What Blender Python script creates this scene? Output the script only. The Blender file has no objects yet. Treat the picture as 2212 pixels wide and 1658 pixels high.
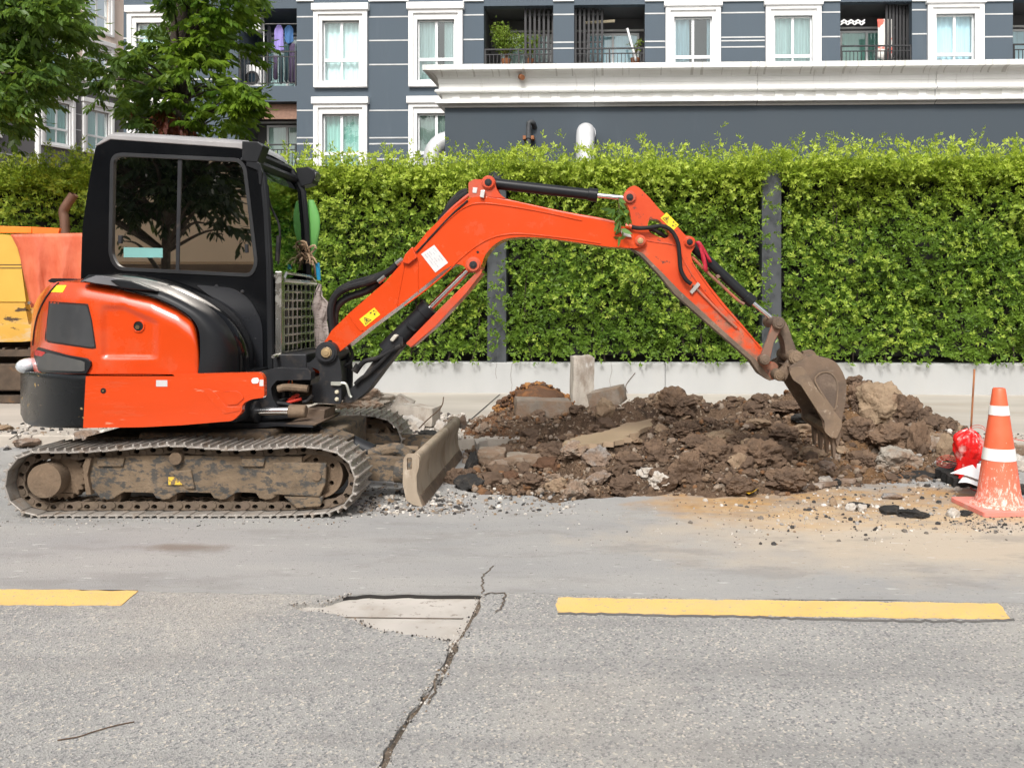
import bpy, bmesh, math, random
import numpy as np
from mathutils import Vector, Matrix, noise
from mathutils.geometry import tessellate_polygon
random.seed(7)
rng = np.random.default_rng(11)
S = bpy.context.scene
COL = S.collection

# ------------------------------------------------------------------ camera, sky, sun, exposure
CH = 1.55                       # eye height
YAW = math.radians(2.0)         # street runs 2 degrees off the picture plane
FPX, CX, HY = 1900.0, 1275.0, 637.0   # focal length and principal point measured on a 2212 px wide print
cam_d = bpy.data.cameras.new('camera'); cam = bpy.data.objects.new('camera', cam_d); COL.objects.link(cam)
cam_d.sensor_width = 36.0; cam_d.lens = 36.0 * FPX / 2212.0
cam_d.shift_x = -(CX - 1106.0) / 2212.0
cam_d.shift_y = -(829.2 - HY) / 2212.0
cam_d.clip_start = 0.05; cam_d.clip_end = 600
cam.location = (0, 0, CH); cam.rotation_euler = (math.radians(90), 0, YAW)
S.camera = cam

SUN_EL, SUN_DIR = math.radians(47), Vector((-0.10, -0.80))   # horizontal direction towards the sun
w = bpy.data.worlds.new('World'); S.world = w; w.use_nodes = True
nt = w.node_tree; nt.nodes.clear()
sky = nt.nodes.new('ShaderNodeTexSky'); sky.sky_type = 'NISHITA'; sky.sun_disc = False
sky.sun_elevation = SUN_EL; sky.sun_rotation = math.atan2(SUN_DIR.x, SUN_DIR.y)
sky.air_density = 1.0; sky.dust_density = 6.0; sky.ozone_density = 0.6
hs = nt.nodes.new('ShaderNodeHueSaturation'); hs.inputs['Saturation'].default_value = 0.28
bg = nt.nodes.new('ShaderNodeBackground'); bg.inputs['Strength'].default_value = 0.15
wo = nt.nodes.new('ShaderNodeOutputWorld')
nt.links.new(sky.outputs[0], hs.inputs['Color']); nt.links.new(hs.outputs[0], bg.inputs['Color']); nt.links.new(bg.outputs[0], wo.inputs['Surface'])
sd = bpy.data.lights.new('sun', 'SUN'); sd.energy = 2.4; sd.angle = math.radians(12); sd.color = (1.0, 0.97, 0.925)
so = bpy.data.objects.new('sun', sd); COL.objects.link(so)
ce = math.cos(SUN_EL); h = SUN_DIR.normalized()
so.rotation_euler = Vector((h.x * ce, h.y * ce, math.sin(SUN_EL))).to_track_quat('Z', 'Y').to_euler()
S.view_settings.view_transform = 'Standard'; S.view_settings.look = 'None'
S.view_settings.gamma = 1.0; S.view_settings.exposure = 0.20

# ------------------------------------------------------------------ measuring helpers (print pixels -> metres)
CT, ST = math.cos(YAW), math.sin(YAW)
def c2w(u, v, z): return Vector((u * CT - v * ST, u * ST + v * CT, z))
def E(px, py, v): return ((px - CX) * v / FPX, v, CH - (py - HY) * v / FPX)
def W(px, py, v): return c2w(*E(px, py, v))
def onY(px, py, Y):
    a = (px - CX) / FPX
    v = Y / (a * ST + CT)
    return c2w(a * v, v, CH - (py - HY) * v / FPX)
def G(px, py, z=0.0):
    v = (CH - z) * FPX / (py - HY)
    return c2w((px - CX) / FPX * v, v, z)

# ------------------------------------------------------------------ mesh builder
class MB:
    def __init__(s): s.v = []; s.f = []
    def add(s, vs, fs):
        o = len(s.v); s.v += [tuple(p) for p in vs]; s.f += [tuple(i + o for i in f) for f in fs]; return s
    def box(s, x0, x1, y0, y1, z0, z1):
        return s.add([(x0,y0,z0),(x1,y0,z0),(x1,y1,z0),(x0,y1,z0),(x0,y0,z1),(x1,y0,z1),(x1,y1,z1),(x0,y1,z1)],
                     [(0,3,2,1),(4,5,6,7),(0,1,5,4),(1,2,6,5),(2,3,7,6),(3,0,4,7)])
    def obox(s, c, ax, ay, az):      # oriented box: centre, three half-axis vectors
        c, ax, ay, az = Vector(c), Vector(ax), Vector(ay), Vector(az)
        vs = [c + i*ax + j*ay + k*az for k in (-1,1) for (i,j) in ((-1,-1),(1,-1),(1,1),(-1,1))]
        return s.add(vs, [(0,3,2,1),(4,5,6,7),(0,1,5,4),(1,2,6,5),(2,3,7,6),(3,0,4,7)])
    def prism(s, loops, c0, c1, fn):  # loops: outer [+ holes] as (a,b); fn(a,b,c)->xyz
        tris = tessellate_polygon([[Vector((p[0], p[1], 0)) for p in L] for L in loops])
        flat = [p for L in loops for p in L]; n = len(flat)
        vs = [fn(p[0], p[1], c0) for p in flat] + [fn(p[0], p[1], c1) for p in flat]
        fs = [tuple(t) for t in tris] + [tuple(i + n for i in reversed(t)) for t in tris]
        k = 0
        for L in loops:
            m = len(L)
            for i in range(m):
                a, b = k + i, k + (i + 1) % m
                fs.append((a, b, b + n, a + n))
            k += m
        return s.add(vs, fs)
    def tube(s, pts, r, seg=10, cap=True):
        P = [Vector(p) for p in pts]; n = len(P)
        R = r if hasattr(r, '__len__') else [r] * n
        T = [(P[min(i+1,n-1)] - P[max(i-1,0)]).normalized() for i in range(n)]
        up = Vector((0,0,1)) if abs(T[0].z) < .9 else Vector((1,0,0))
        N = (up - T[0]*up.dot(T[0])).normalized(); vs = []
        for i in range(n):
            N = (N - T[i]*N.dot(T[i])).normalized(); B = T[i].cross(N)
            for k in range(seg):
                a = 2*math.pi*k/seg
                vs.append(P[i] + (N*math.cos(a) + B*math.sin(a))*R[i])
        fs = [(i*seg+k, i*seg+(k+1)%seg, (i+1)*seg+(k+1)%seg, (i+1)*seg+k) for i in range(n-1) for k in range(seg)]
        if cap: fs += [tuple(reversed(range(seg))), tuple(range((n-1)*seg, n*seg))]
        return s.add(vs, fs)
    def cyl(s, a, b, r, seg=20): return s.tube([a, b], r, seg)
    def lathe(s, prof, c, seg=32):
        n = len(prof); vs = [(c[0]+r*math.cos(2*math.pi*k/seg), c[1]+r*math.sin(2*math.pi*k/seg), c[2]+z) for r, z in prof for k in range(seg)]
        fs = [(i*seg+k, i*seg+(k+1)%seg, (i+1)*seg+(k+1)%seg, (i+1)*seg+k) for i in range(n-1) for k in range(seg)]
        return s.add(vs, fs)
    def grid(s, P, close=False):      # P[i][j]
        n, m = len(P), len(P[0]); vs = [p for row in P for p in row]
        fs = [(i*m+j, i*m+(j+1)%m, (i+1)*m+(j+1)%m, (i+1)*m+j) for i in range(n-1) for j in range(m if close else m-1)]
        return s.add(vs, fs)

ORG = {}
def finish(name, me, mats, smooth, bevel, seg=2, autos=None):
    if not isinstance(mats, (list, tuple)): mats = [mats]
    for m in mats: me.materials.append(m)
    o = bpy.data.objects.new(name, me); COL.objects.link(o)
    if smooth:
        me.polygons.foreach_set('use_smooth', [True]*len(me.polygons))
        if autos: me.set_sharp_from_angle(angle=math.radians(autos))
    if bevel:
        b = o.modifiers.new('Bevel', 'BEVEL'); b.width = bevel; b.segments = seg; b.limit_method = 'ANGLE'; b.angle_limit = math.radians(35)
    return o
def mesh_of(name, mb, off):
    me = bpy.data.meshes.new(name)
    me.from_pydata([(p[0]-off[0], p[1]-off[1], p[2]-off[2]) for p in mb.v], [], mb.f); me.validate(); me.update()
    if not getattr(mb, 'flat', False):
        bm = bmesh.new(); bm.from_mesh(me); bmesh.ops.remove_doubles(bm, verts=bm.verts, dist=1e-5); bmesh.ops.recalc_face_normals(bm, faces=bm.faces); bm.to_mesh(me); bm.free()
    return me
def tag(o, label=None, cat=None, group=None, kind=None):
    if label: o['label'] = label
    if cat: o['category'] = cat
    if group: o['group'] = group
    if kind: o['kind'] = kind
    return o
def thing(name, org, label, cat, group=None, rot=0.0, src=None):
    """Empty at the thing's base. org: point in source coordinates; src: world position when the source is not world."""
    o = bpy.data.objects.new(name, None); COL.objects.link(o); o.empty_display_size = .2
    o.location = src if src is not None else org; o.rotation_euler = (0, 0, rot)
    ORG[o.name] = tuple(org); return tag(o, label, cat, group)
def part(name, mb, mat, parent, smooth=False, bevel=0, seg=2, autos=35, label=None):
    off = ORG[parent.name]
    o = finish(name, mesh_of(name, mb, off), mat, smooth, bevel, seg, autos)
    o.parent = parent; ORG[o.name] = off
    if label: o['label'] = label
    return o
def solo(name, mb, mat, label, cat, group=None, kind=None, smooth=False, bevel=0, seg=2, autos=35, org=None):
    a = np.array(mb.v)
    if org is None: org = ((a[:,0].min()+a[:,0].max())/2, (a[:,1].min()+a[:,1].max())/2, a[:,2].min())
    o = finish(name, mesh_of(name, mb, org), mat, smooth, bevel, seg, autos)
    o.location = org; ORG[o.name] = tuple(org); return tag(o, label, cat, group, kind)
def struct(name, mb, mat, **k): 
    o = solo(name, mb, mat, None, None, kind='structure', org=(0,0,0), **k); return o
def copy_tree(o, parent=None):
    c = o.copy(); COL.objects.link(c)
    if parent: c.parent = parent
    ORG[c.name] = ORG.get(o.name, (0,0,0))
    for ch in list(o.children): copy_tree(ch, c)
    return c

def rp(pts, r, n=4):              # round the corners of a polygon
    out = []; m = len(pts)
    for i in range(m):
        p, a, b = Vector(pts[i][:2]), Vector(pts[i-1][:2]), Vector(pts[(i+1) % m][:2])
        rr = pts[i][2] if len(pts[i]) > 2 else r
        da, db = (a-p), (b-p); la, lb = da.length, db.length
        q = min(rr, la*.48, lb*.48)
        if q < 1e-6: out.append((p.x, p.y)); continue
        A, B = p + da.normalized()*q, p + db.normalized()*q
        for k in range(n+1):
            t = k/n; s_ = A*(1-t)**2 + p*2*t*(1-t) + B*t*t; out.append((s_.x, s_.y))
    return out
def circ(cx, cy, r, n=16, a0=0, a1=2*math.pi):
    full = abs(a1-a0) > 6.2
    return [(cx+r*math.cos(a0+(a1-a0)*k/(n if full else n-1)), cy+r*math.sin(a0+(a1-a0)*k/(n if full else n-1))) for k in range(n)]
def spl(pts, n=6):                # catmull-rom
    P = [Vector(p) for p in pts]; P = [P[0]*2-P[1]] + P + [P[-1]*2-P[-2]]; out = []
    for i in range(1, len(P)-2):
        for k in range(n):
            t = k/n; a,b,c,d = P[i-1],P[i],P[i+1],P[i+2]
            out.append(.5*((2*b)+(c-a)*t+(2*a-5*b+4*c-d)*t*t+(3*b-a-3*c+d)*t**3))
    out.append(P[-2]); return out

# ------------------------------------------------------------------ materials
class N:
    def __init__(s, name):
        s.m = bpy.data.materials.new(name); s.m.use_nodes = True; s.t = s.m.node_tree; s.t.nodes.clear()
        s.o = s.n('OutputMaterial'); s.geo = None
    def n(s, t, **k):
        x = s.t.nodes.new('ShaderNode'+t)
        for a, b in k.items():
            if a.startswith('i_'): 
                key = a[2:]; key = int(key) if key.isdigit() else key.replace('_', ' ')
                s.set(x.inputs[key], b)
            else: setattr(x, a, b)
        return x
    def set(s, inp, b):
        if isinstance(b, bpy.types.NodeSocket): s.t.links.new(b, inp)
        else:
            if isinstance(b, (tuple, list)) and len(b) == 3 and inp.type == 'RGBA': b = (*b, 1)
            inp.default_value = b
    def pos(s, obj=True, scale=(1,1,1)):
        x = s.n('TexCoord').outputs['Object'] if obj else s.n('NewGeometry').outputs['Position']
        if scale != (1,1,1): x = s.n('Mapping', i_Vector=x, i_Scale=scale).outputs[0]
        return x
    def noise(s, vec, scale, detail=4, rough=.55, dist=0): 
        return s.n('TexNoise', i_Vector=vec, i_Scale=scale, i_Detail=detail, i_Roughness=rough, i_Distortion=dist).outputs['Fac']
    def rng(s, v, a, b, c=0, d=1): return s.n('MapRange', i_Value=v, i_1=a, i_2=b, i_3=c, i_4=d).outputs[0]
    def mix(s, f, a, b, mode='MIX'):
        x = s.n('Mix', data_type='RGBA', blend_type=mode); s.set(x.inputs[0], f); s.set(x.inputs[6], a); s.set(x.inputs[7], b); return x.outputs[2]
    def math(s, op, a, b=0.0): 
        x = s.n('Math', operation=op); s.set(x.inputs[0], a); s.set(x.inputs[1], b); return x.outputs[0]
    def bump(s, hgt, strength=.5, dist=.01): return s.n('Bump', i_Height=hgt, i_Strength=strength, i_Distance=dist).outputs[0]
    def bsdf(s, col, rough=.5, metal=0, normal=None, coat=0, spec=.5, out=True, **k):
        b = s.n('BsdfPrincipled'); s.set(b.inputs['Base Color'], col); s.set(b.inputs['Roughness'], rough); s.set(b.inputs['Metallic'], metal)
        b.inputs['Specular IOR Level'].default_value = spec; b.inputs['Coat Weight'].default_value = coat; b.inputs['Coat Roughness'].default_value = .06
        if normal is not None: s.t.links.new(normal, b.inputs['Normal'])
        if out: s.t.links.new(b.outputs[0], s.o.inputs[0])
        return b
def mul(c, k): return tuple(min(1, x*k) for x in c)
def mk(name, col, rough=.5, metal=0., var=.12, vs=3., bump=0., bs=60., bd=.004, dirt=None, dirt2=None, coat=0., spec=.5, stretch=(1,1,1), rvar=.1):
    m = N(name); p = m.pos(); ps = m.pos(scale=stretch) if stretch != (1,1,1) else p
    f = m.rng(m.noise(ps, vs, 5), .3, .7)
    c = m.mix(f, mul(col, 1-var), mul(col, 1+var))
    r = m.rng(f, 0, 1, rough-rvar*.5, min(1, rough+rvar*.5)); mt = metal
    for k, d in enumerate((dirt, dirt2)):
        if d:
            dc, lo, hi, sc, amt = d
            g = m.math('MULTIPLY', m.rng(m.noise(m.n('Mapping', i_Vector=ps, i_Location=(3+k*5, 1, 2)).outputs[0], sc, 7, .65), lo, hi), amt)
            c = m.mix(g, c, dc); r = m.n('Mix', i_0=g, i_2=r, i_3=.85).outputs[0]
            if metal: mt = m.math('MULTIPLY', m.math('SUBTRACT', 1.0, g), metal if not hasattr(mt, 'links') else mt)
    nm = None
    if bump: nm = m.bump(m.noise(p, bs, 6, .6), bump, bd)
    m.bsdf(c, r, mt, nm, coat, spec); return m.m

DUST = (.30, .235, .17)
def leafmat(name, c1, c2, c3, trans=.35, vs=2.2, ctop=None, z0=0, z1=1, rough=.45):
    m = N(name); g = m.n('NewGeometry'); r = g.outputs['Random Per Island']
    p = m.pos(obj=False)
    nz = m.rng(m.noise(p, vs, 3), .35, .68)
    f_ = m.math('ADD', m.math('MULTIPLY', r, .5), m.math('MULTIPLY', m.rng(m.noise(p, 13, 2), .36, .64), .5)); c = m.mix(f_, c1, c2); c = m.mix(m.math('MULTIPLY', nz, .75), c, c3)
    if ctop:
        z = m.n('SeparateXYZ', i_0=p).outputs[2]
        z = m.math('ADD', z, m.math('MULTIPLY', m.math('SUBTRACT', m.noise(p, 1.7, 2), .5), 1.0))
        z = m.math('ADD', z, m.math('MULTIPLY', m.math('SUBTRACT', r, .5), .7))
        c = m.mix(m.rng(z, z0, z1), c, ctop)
    b = m.bsdf(c, rough, out=False, spec=.35)
    t = m.n('BsdfTranslucent'); m.set(t.inputs[0], m.mix(.5, c, (.35, .5, .05), 'MIX'))
    x = m.n('MixShader'); x.inputs[0].default_value = trans
    m.t.links.new(b.outputs[0], x.inputs[1]); m.t.links.new(t.outputs[0], x.inputs[2]); m.t.links.new(x.outputs[0], m.o.inputs[0])
    return m.m
def leaves_mesh(name, C, D, U, L, Wd, six=False):
    """C base points, D direction, U side vectors, L lengths, Wd widths -> rhombic leaves (numpy, n each)"""
    n = len(C); D = D/np.linalg.norm(D, axis=1, keepdims=True)
    U = U - D*(U*D).sum(1, keepdims=True); U = U/np.maximum(np.linalg.norm(U, axis=1, keepdims=True), 1e-6)
    Nn = np.cross(D, U); L = L[:,None]; Wd = Wd[:,None]
    if six:
        P = np.stack([C, C+D*L*.3+U*Wd*.5+Nn*L*.04, C+D*L*.68+U*Wd*.4+Nn*L*.02, C+D*L-Nn*L*.10, C+D*L*.68-U*Wd*.4+Nn*L*.02, C+D*L*.3-U*Wd*.5+Nn*L*.04], 1)
        k = 6
    else:
        P = np.stack([C, C+D*L*.5+U*Wd*.5+Nn*L*.05, C+D*L-Nn*L*.05, C+D*L*.5-U*Wd*.5+Nn*L*.05], 1); k = 4
    me = bpy.data.meshes.new(name)
    me.vertices.add(n*k); me.vertices.foreach_set('co', P.reshape(-1).astype(np.float32))
    me.loops.add(n*k); me.loops.foreach_set('vertex_index', np.arange(n*k, dtype=np.int32))
    me.polygons.add(n); me.polygons.foreach_set('loop_start', np.arange(0, n*k, k, dtype=np.int32)); me.polygons.foreach_set('loop_total', np.full(n, k, dtype=np.int32))
    me.update(calc_edges=True); return me
# ================================================================== GROUND
def jag(pts, step=.12, amp=.012, closed=False, sd=3):
    r = random.Random(sd); out = []
    for i in range(len(pts) - (0 if closed else 1)):
        a, b = Vector(pts[i]), Vector(pts[(i+1) % len(pts)]); n = max(1, int((b-a).length/step))
        nrm = Vector((-(b-a).y, (b-a).x, 0)).normalized()
        for k in range(n):
            p = a.lerp(b, k/n)
            if k: p = p + nrm*r.gauss(0, amp)
            out.append(p)
    if not closed: out.append(Vector(pts[-1]))
    return out
def sheet(name, pts, z0, z1, mat):
    mb = MB(); mb.prism([[(p[0], p[1]) for p in pts]], z0, z1, lambda a, b, c: (a, b, c))
    return struct(name, mb, mat)

def ground_mats():
    m = N('coarse_asphalt'); p = m.pos(obj=False)
    v = m.n('TexVoronoi', i_Vector=p, i_Scale=200.0); cc = m.n('SeparateXYZ', i_0=v.outputs['Color']).outputs[0]
    v2 = m.n('TexVoronoi', i_Vector=p, i_Scale=110.0); c2 = m.n('SeparateXYZ', i_0=v2.outputs['Color']).outputs[1]
    base = m.mix(m.rng(m.noise(p, 1.3, 5), .3, .7), (.31, .305, .29), (.42, .41, .385))
    c = m.mix(m.rng(cc, .0, 1.0, 0, .85), m.mix(.35, base, (.20, .195, .19)), base)
    c = m.mix(m.math('GREATER_THAN', cc, .92), c, (.47, .455, .43)); c = m.mix(m.math('LESS_THAN', c2, .15), c, (.20, .20, .20))
    c = m.mix(m.math('GREATER_THAN', c2, .94), c, (.55, .50, .43))
    c = m.mix(m.rng(m.noise(p, .55, 4), .5, .7, 0, .4), c, (.46, .405, .33)); tw_ = m.noise(m.n('Mapping', i_Vector=p, i_Scale=(.12, 1.6, 1)).outputs[0], 1.6, 4, .6); c = m.mix(m.rng(tw_, .50, .66, 0, .38), c, (.20, .195, .19))
    c = m.mix(m.rng(m.noise(m.n('Mapping', i_Vector=p, i_Scale=(1, 3, 1)).outputs[0], 1.5, 7, .7), .54, .72, 0, .45), c, (.22, .21, .20))
    h = m.math('ADD', v.outputs['Distance'], m.math('MULTIPLY', v2.outputs['Distance'], 1.3))
    m.bsdf(c, .85, normal=m.bump(h, .9, .0035)); A = m.m
    m = N('fine_asphalt'); p = m.pos(obj=False)
    c = m.mix(m.rng(m.noise(m.n('Mapping', i_Vector=p, i_Scale=(.5, 1.8, 1)).outputs[0], 1.1, 6, .6), .3, .7), (.27, .27, .265), (.36, .348, .325))
    v = m.n('TexVoronoi', i_Vector=p, i_Scale=150.0); cc = m.n('SeparateXYZ', i_0=v.outputs['Color']).outputs[0]
    c = m.mix(m.rng(cc, 0, 1, 0, .3), c, (.26, .26, .26))
    pit = m.math('LESS_THAN', m.noise(m.n('Mapping', i_Vector=p, i_Scale=(.6, 1, 1)).outputs[0], 42, 3, .7), .352)
    c = m.mix(m.math('MULTIPLY', pit, .8), c, (.13, .12, .11))
    # dried sand spread over the road in front of the spoil heap
    sep = m.n('SeparateXYZ', i_0=p)
    ctr = G(1850, 1105)
    dx = m.math('DIVIDE', m.math('SUBTRACT', sep.outputs[0], ctr.x), 1.75); dy = m.math('DIVIDE', m.math('SUBTRACT', sep.outputs[1], ctr.y+.15), .75)
    d = m.math('SQRT', m.math('ADD', m.math('MULTIPLY', dx, dx), m.math('MULTIPLY', dy, dy)))
    d = m.math('ADD', d, m.math('MULTIPLY', m.math('SUBTRACT', m.noise(p, 1.6, 7, .62), .5), 1.5))
    sand = m.rng(d, .72, .98, 1, 0)
    c = m.mix(m.math('MULTIPLY', sand, m.rng(m.noise(m.n('Mapping', i_Vector=p, i_Scale=(1, 2.5, 1)).outputs[0], 1.7, 7, .65), .38, .58, .45, 1.0)), c, m.mix(m.rng(m.noise(p, 9, 5), .35, .65), (.45, .285, .125), (.34, .19, .072)))
    c2r = G(2100, 1180); dx = m.math('DIVIDE', m.math('SUBTRACT', sep.outputs[0], c2r.x), 1.9); dy = m.math('DIVIDE', m.math('SUBTRACT', sep.outputs[1], c2r.y+.2), .8)
    d = m.math('ADD', m.math('SQRT', m.math('ADD', m.math('MULTIPLY', dx, dx), m.math('MULTIPLY', dy, dy))), m.math('MULTIPLY', m.math('SUBTRACT', m.noise(p, 2.1, 7, .62), .5), 1.5))
    c = m.mix(m.rng(d, .5, 1.3, .6, 0), c, (.55, .44, .31))
    c3 = G(395, 1182); dx = m.math('DIVIDE', m.math('SUBTRACT', sep.outputs[0], c3.x), .34); dy = m.math('DIVIDE', m.math('SUBTRACT', sep.outputs[1], c3.y), .1)
    d = m.math('ADD', m.math('SQRT', m.math('ADD', m.math('MULTIPLY', dx, dx), m.math('MULTIPLY', dy, dy))), m.math('MULTIPLY', m.math('SUBTRACT', m.noise(p, 6, 6, .62), .5), 1.6))
    c = m.mix(m.rng(d, .4, 1.1, .75, 0), c, (.17, .13, .10))
    c = m.mix(m.rng(m.noise(m.n('Mapping', i_Vector=p, i_Scale=(3.5, 14, 1), i_Rotation=(0, 0, .3)).outputs[0], 2, 4, .5), .66, .70, 0, .5), c, (.58, .57, .55)); c = m.mix(m.rng(m.noise(m.n('Mapping', i_Vector=p, i_Scale=(1, 2.4, 1), i_Location=(7, 3, 0)).outputs[0], 1.3, 7, .68), .52, .62, 0, .45), c, (.215, .205, .19))
    m.bsdf(c, .82, normal=m.bump(m.math('ADD', v.outputs['Distance'], m.noise(p, 40, 4)), .5, .004)); B = m.m
    return A, B
M_COARSE, M_FINE = ground_mats()
M_SLAB = mk('bare_concrete', (.44, .41, .37), .8, var=.14, vs=2.5, bump=.4, bs=90, dirt=((.30, .25, .20), .5, .7, 4, .65), dirt2=((.20, .17, .14), .60, .66, 22, .7))
M_PAVE = mk('pavement_concrete', (.41, .375, .33), .85, var=.16, vs=.9, bump=.3, bs=70, dirt=((.36, .29, .22), .52, .72, 1.3, .55), dirt2=((.25, .2, .16), .68, .74, 8, .8), stretch=(.5, 1.6, 1))
M_KERB = mk('kerb_concrete', (.40, .36, .31), .85, var=.2, vs=4, bump=.5, bs=50)
M_CRACK = mk('crack_fill', (.135, .105, .078), .95, var=.6, vs=26, bump=1, bs=140, bd=.01)
M_DARK = mk('dark_gap', (.02, .018, .016), .95)
M_EARTH = mk('subgrade', (.14, .10, .07), .95, var=.3, vs=6, bump=.8, bs=30, bd=.02)

KY, SWZ, WY = 8.75, .12, 12.78          # kerb line, pavement height, low wall face
sheet('ground', [(-150, -60), (150, -60), (150, 200), (-150, 200)], -.9, -.5, M_EARTH)
Zl, Zc, Zb = 0.0, -.004, -.024         # fine lane / coarse lane / slab below
lane_edge = [G(px, py) for px, py in ((-900, 1262), (0, 1272), (300, 1275), (620, 1281), (740, 1285), (800, 1279), (900, 1280), (1041, 1282), (1090, 1279), (1500, 1290), (2212, 1301), (3200, 1316))]
lane_edge = [Vector((-30, lane_edge[0].y, 0))] + lane_edge + [Vector((30, lane_edge[-1].y, 0))]
le = jag(lane_edge, .07, .006)
pit = [(1000, 1012), (1010, 1062), (1080, 1068), (1150, 1070), (1188, 1086), (1260, 1078), (1330, 1073), (1450, 1064), (1600, 1050), (1780, 1035), (1880, 1010)]
pl = jag([G(*p) for p in pit], .06, .02)
kl = [Vector((30, KY, 0)), Vector((pl[-1].x, KY, 0))] + list(reversed(pl)) + [Vector((pl[0].x, KY, 0)), Vector((-30, KY, 0))]
lane = [Vector((p.x, p.y, 0)) for p in le] + kl
sheet('road', lane, -.22, Zl, M_FINE)
# slab under the worn top layer
sheet('road_base', [(-30, -6.0), (30, -6.0), (30, 5.6), (-30, 5.6)], -.45, Zb, M_SLAB)
crackC = [(1041, 1284, 5), (1018, 1334, 7), (996, 1372, 9), (973, 1413, 12), (959, 1442, 14), (946, 1471, 13), (920, 1497, 13), (893, 1536, 15), (866, 1575, 13), (838, 1618, 16), (823, 1657, 14), (800, 1720, 16), (770, 1850, 16)]
L = [G(x - w_*.64, y) for x, y, w_ in crackC]; R = [G(x + w_*.64, y) for x, y, w_ in crackC]
patch = [(1041, 1284), (1018, 1334), (973, 1413), (971, 1383), (951, 1379), (862, 1366), (803, 1354), (776, 1342), (721, 1323), (651, 1317), (627, 1305), (698, 1301), (741, 1288), (760, 1282)]
pj = jag([G(*p) for p in patch[3:13]], .035, .007, sd=5)
le_left = [p for p in le if p.x < G(755, 1283).x]; le_right = [p for p in le if p.x > G(1046, 1283).x]
Lj = jag(L[3:], .05, .013, sd=8); Rj = jag(R, .05, .010, sd=9)
cl = [Vector((p.x, p.y-.002, 0)) for p in le_left] + list(reversed(pj)) + Lj + [Vector((Lj[-1].x, -5.9, 0)), Vector((-30, -5.9, 0))]
sheet('road', cl, Zb, Zc, M_COARSE)
cr = [Vector((p.x, p.y-.002, 0)) for p in reversed(le_right)] + [Vector((R[0].x, le_right[0].y-.006, 0))] + Rj[1:] + [Vector((Rj[-1].x, -5.9, 0)), Vector((30, -5.9, 0))]
sheet('road', cr, Zb, Zc, M_COARSE)
mb = MB(); 
for i in range(2, len(crackC)-1): mb.add([G(crackC[i][0]-9, crackC[i][1]) , G(crackC[i][0]+9, crackC[i][1]), G(crackC[i+1][0]+9, crackC[i+1][1]), G(crackC[i+1][0]-9, crackC[i+1][1])], [(0,1,2,3)])
mb.v = [(x, y, Zb+.006) for x, y, z in mb.v]
for (a, b, w_) in (((721, 1323), (1000, 1326), .006), ((1041, 1284), (1018, 1334), .012), ((1018, 1334), (985, 1392), .014)):
    a, b = G(*a), G(*b); n_ = Vector((-(b-a).y, (b-a).x, 0)).normalized()*w_
    mb.add([(q.x, q.y, Zb+.003) for q in (a-n_, b-n_, b+n_, a+n_)], [(0,1,2,3)])
struct('road_crack', mb, M_CRACK)
# hairline cracks cut in the fine lane are thin dark ribbons of filler
mb = MB()
for path in ([(1041, 1282), (1043, 1268), (1041, 1250), (1050, 1238), (1058, 1228), (1066, 1222)], [(1044, 1285), (1062, 1280), (1090, 1280), (1090, 1296), (1082, 1312), (1070, 1322)], [(945, 1455), (938, 1475), (936, 1500), (924, 1520)]):
    P = jag([G(*p) for p in path], .02, .006, sd=len(path))
    for a, b in zip(P[:-1], P[1:]):
        n_ = Vector((-(b-a).y, (b-a).x, 0)).normalized()*.004
        mb.add([(q.x, q.y, Zl+.003) for q in (a-n_, b-n_, b+n_, a+n_)], [(0,1,2,3)])
struct('road_crack', mb, M_CRACK)
# yellow lines
M_YEL = mk('road_paint', (.73, .47, .155), .7, var=.06, vs=3, bump=.8, bs=110, dirt=((.36, .33, .27), .565, .64, 34, .8), dirt2=((.55, .43, .24), .5, .75, 2.5, .6))
def ystripe(c4, sd):
    P = jag([G(*p) for p in c4], .05, .004, closed=True, sd=sd)
    sheet('road_marking', P, Zc+.0005, Zc+.004, M_YEL)
ystripe([(-400, 1270), (299, 1274), (262, 1306), (-420, 1303)], 1)
ystripe([(1206, 1290), (2155, 1302), (2183, 1336), (1205, 1322), (1200, 1305)], 2)
mb = MB()                                    # tar lip under the right stripe
P = [G(px, py) for px, py in ((1205, 1324), (1500, 1329), (1640, 1331), (1750, 1336), (1900, 1339), (2100, 1341), (2190, 1337))]
mb.tube([(p.x, p.y, Zc) for p in jag(P, .03, .006)], .009, 5)
struct('tar_and_shade_seam', mb, mk('tar', (.10, .095, .09), .9, bump=1, bs=80))
mb = MB(); P = [p for p in le if G(700, 1283).x < p.x < G(1046, 1283).x]
mb.tube([(p.x, p.y-.008, Zb+.004) for p in jag(P, .03, .004)], .012, 5)
struct('tar_and_shade_seam', mb, M_DARK)  # dark strip painted as the shade below the fine lane's edge

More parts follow.
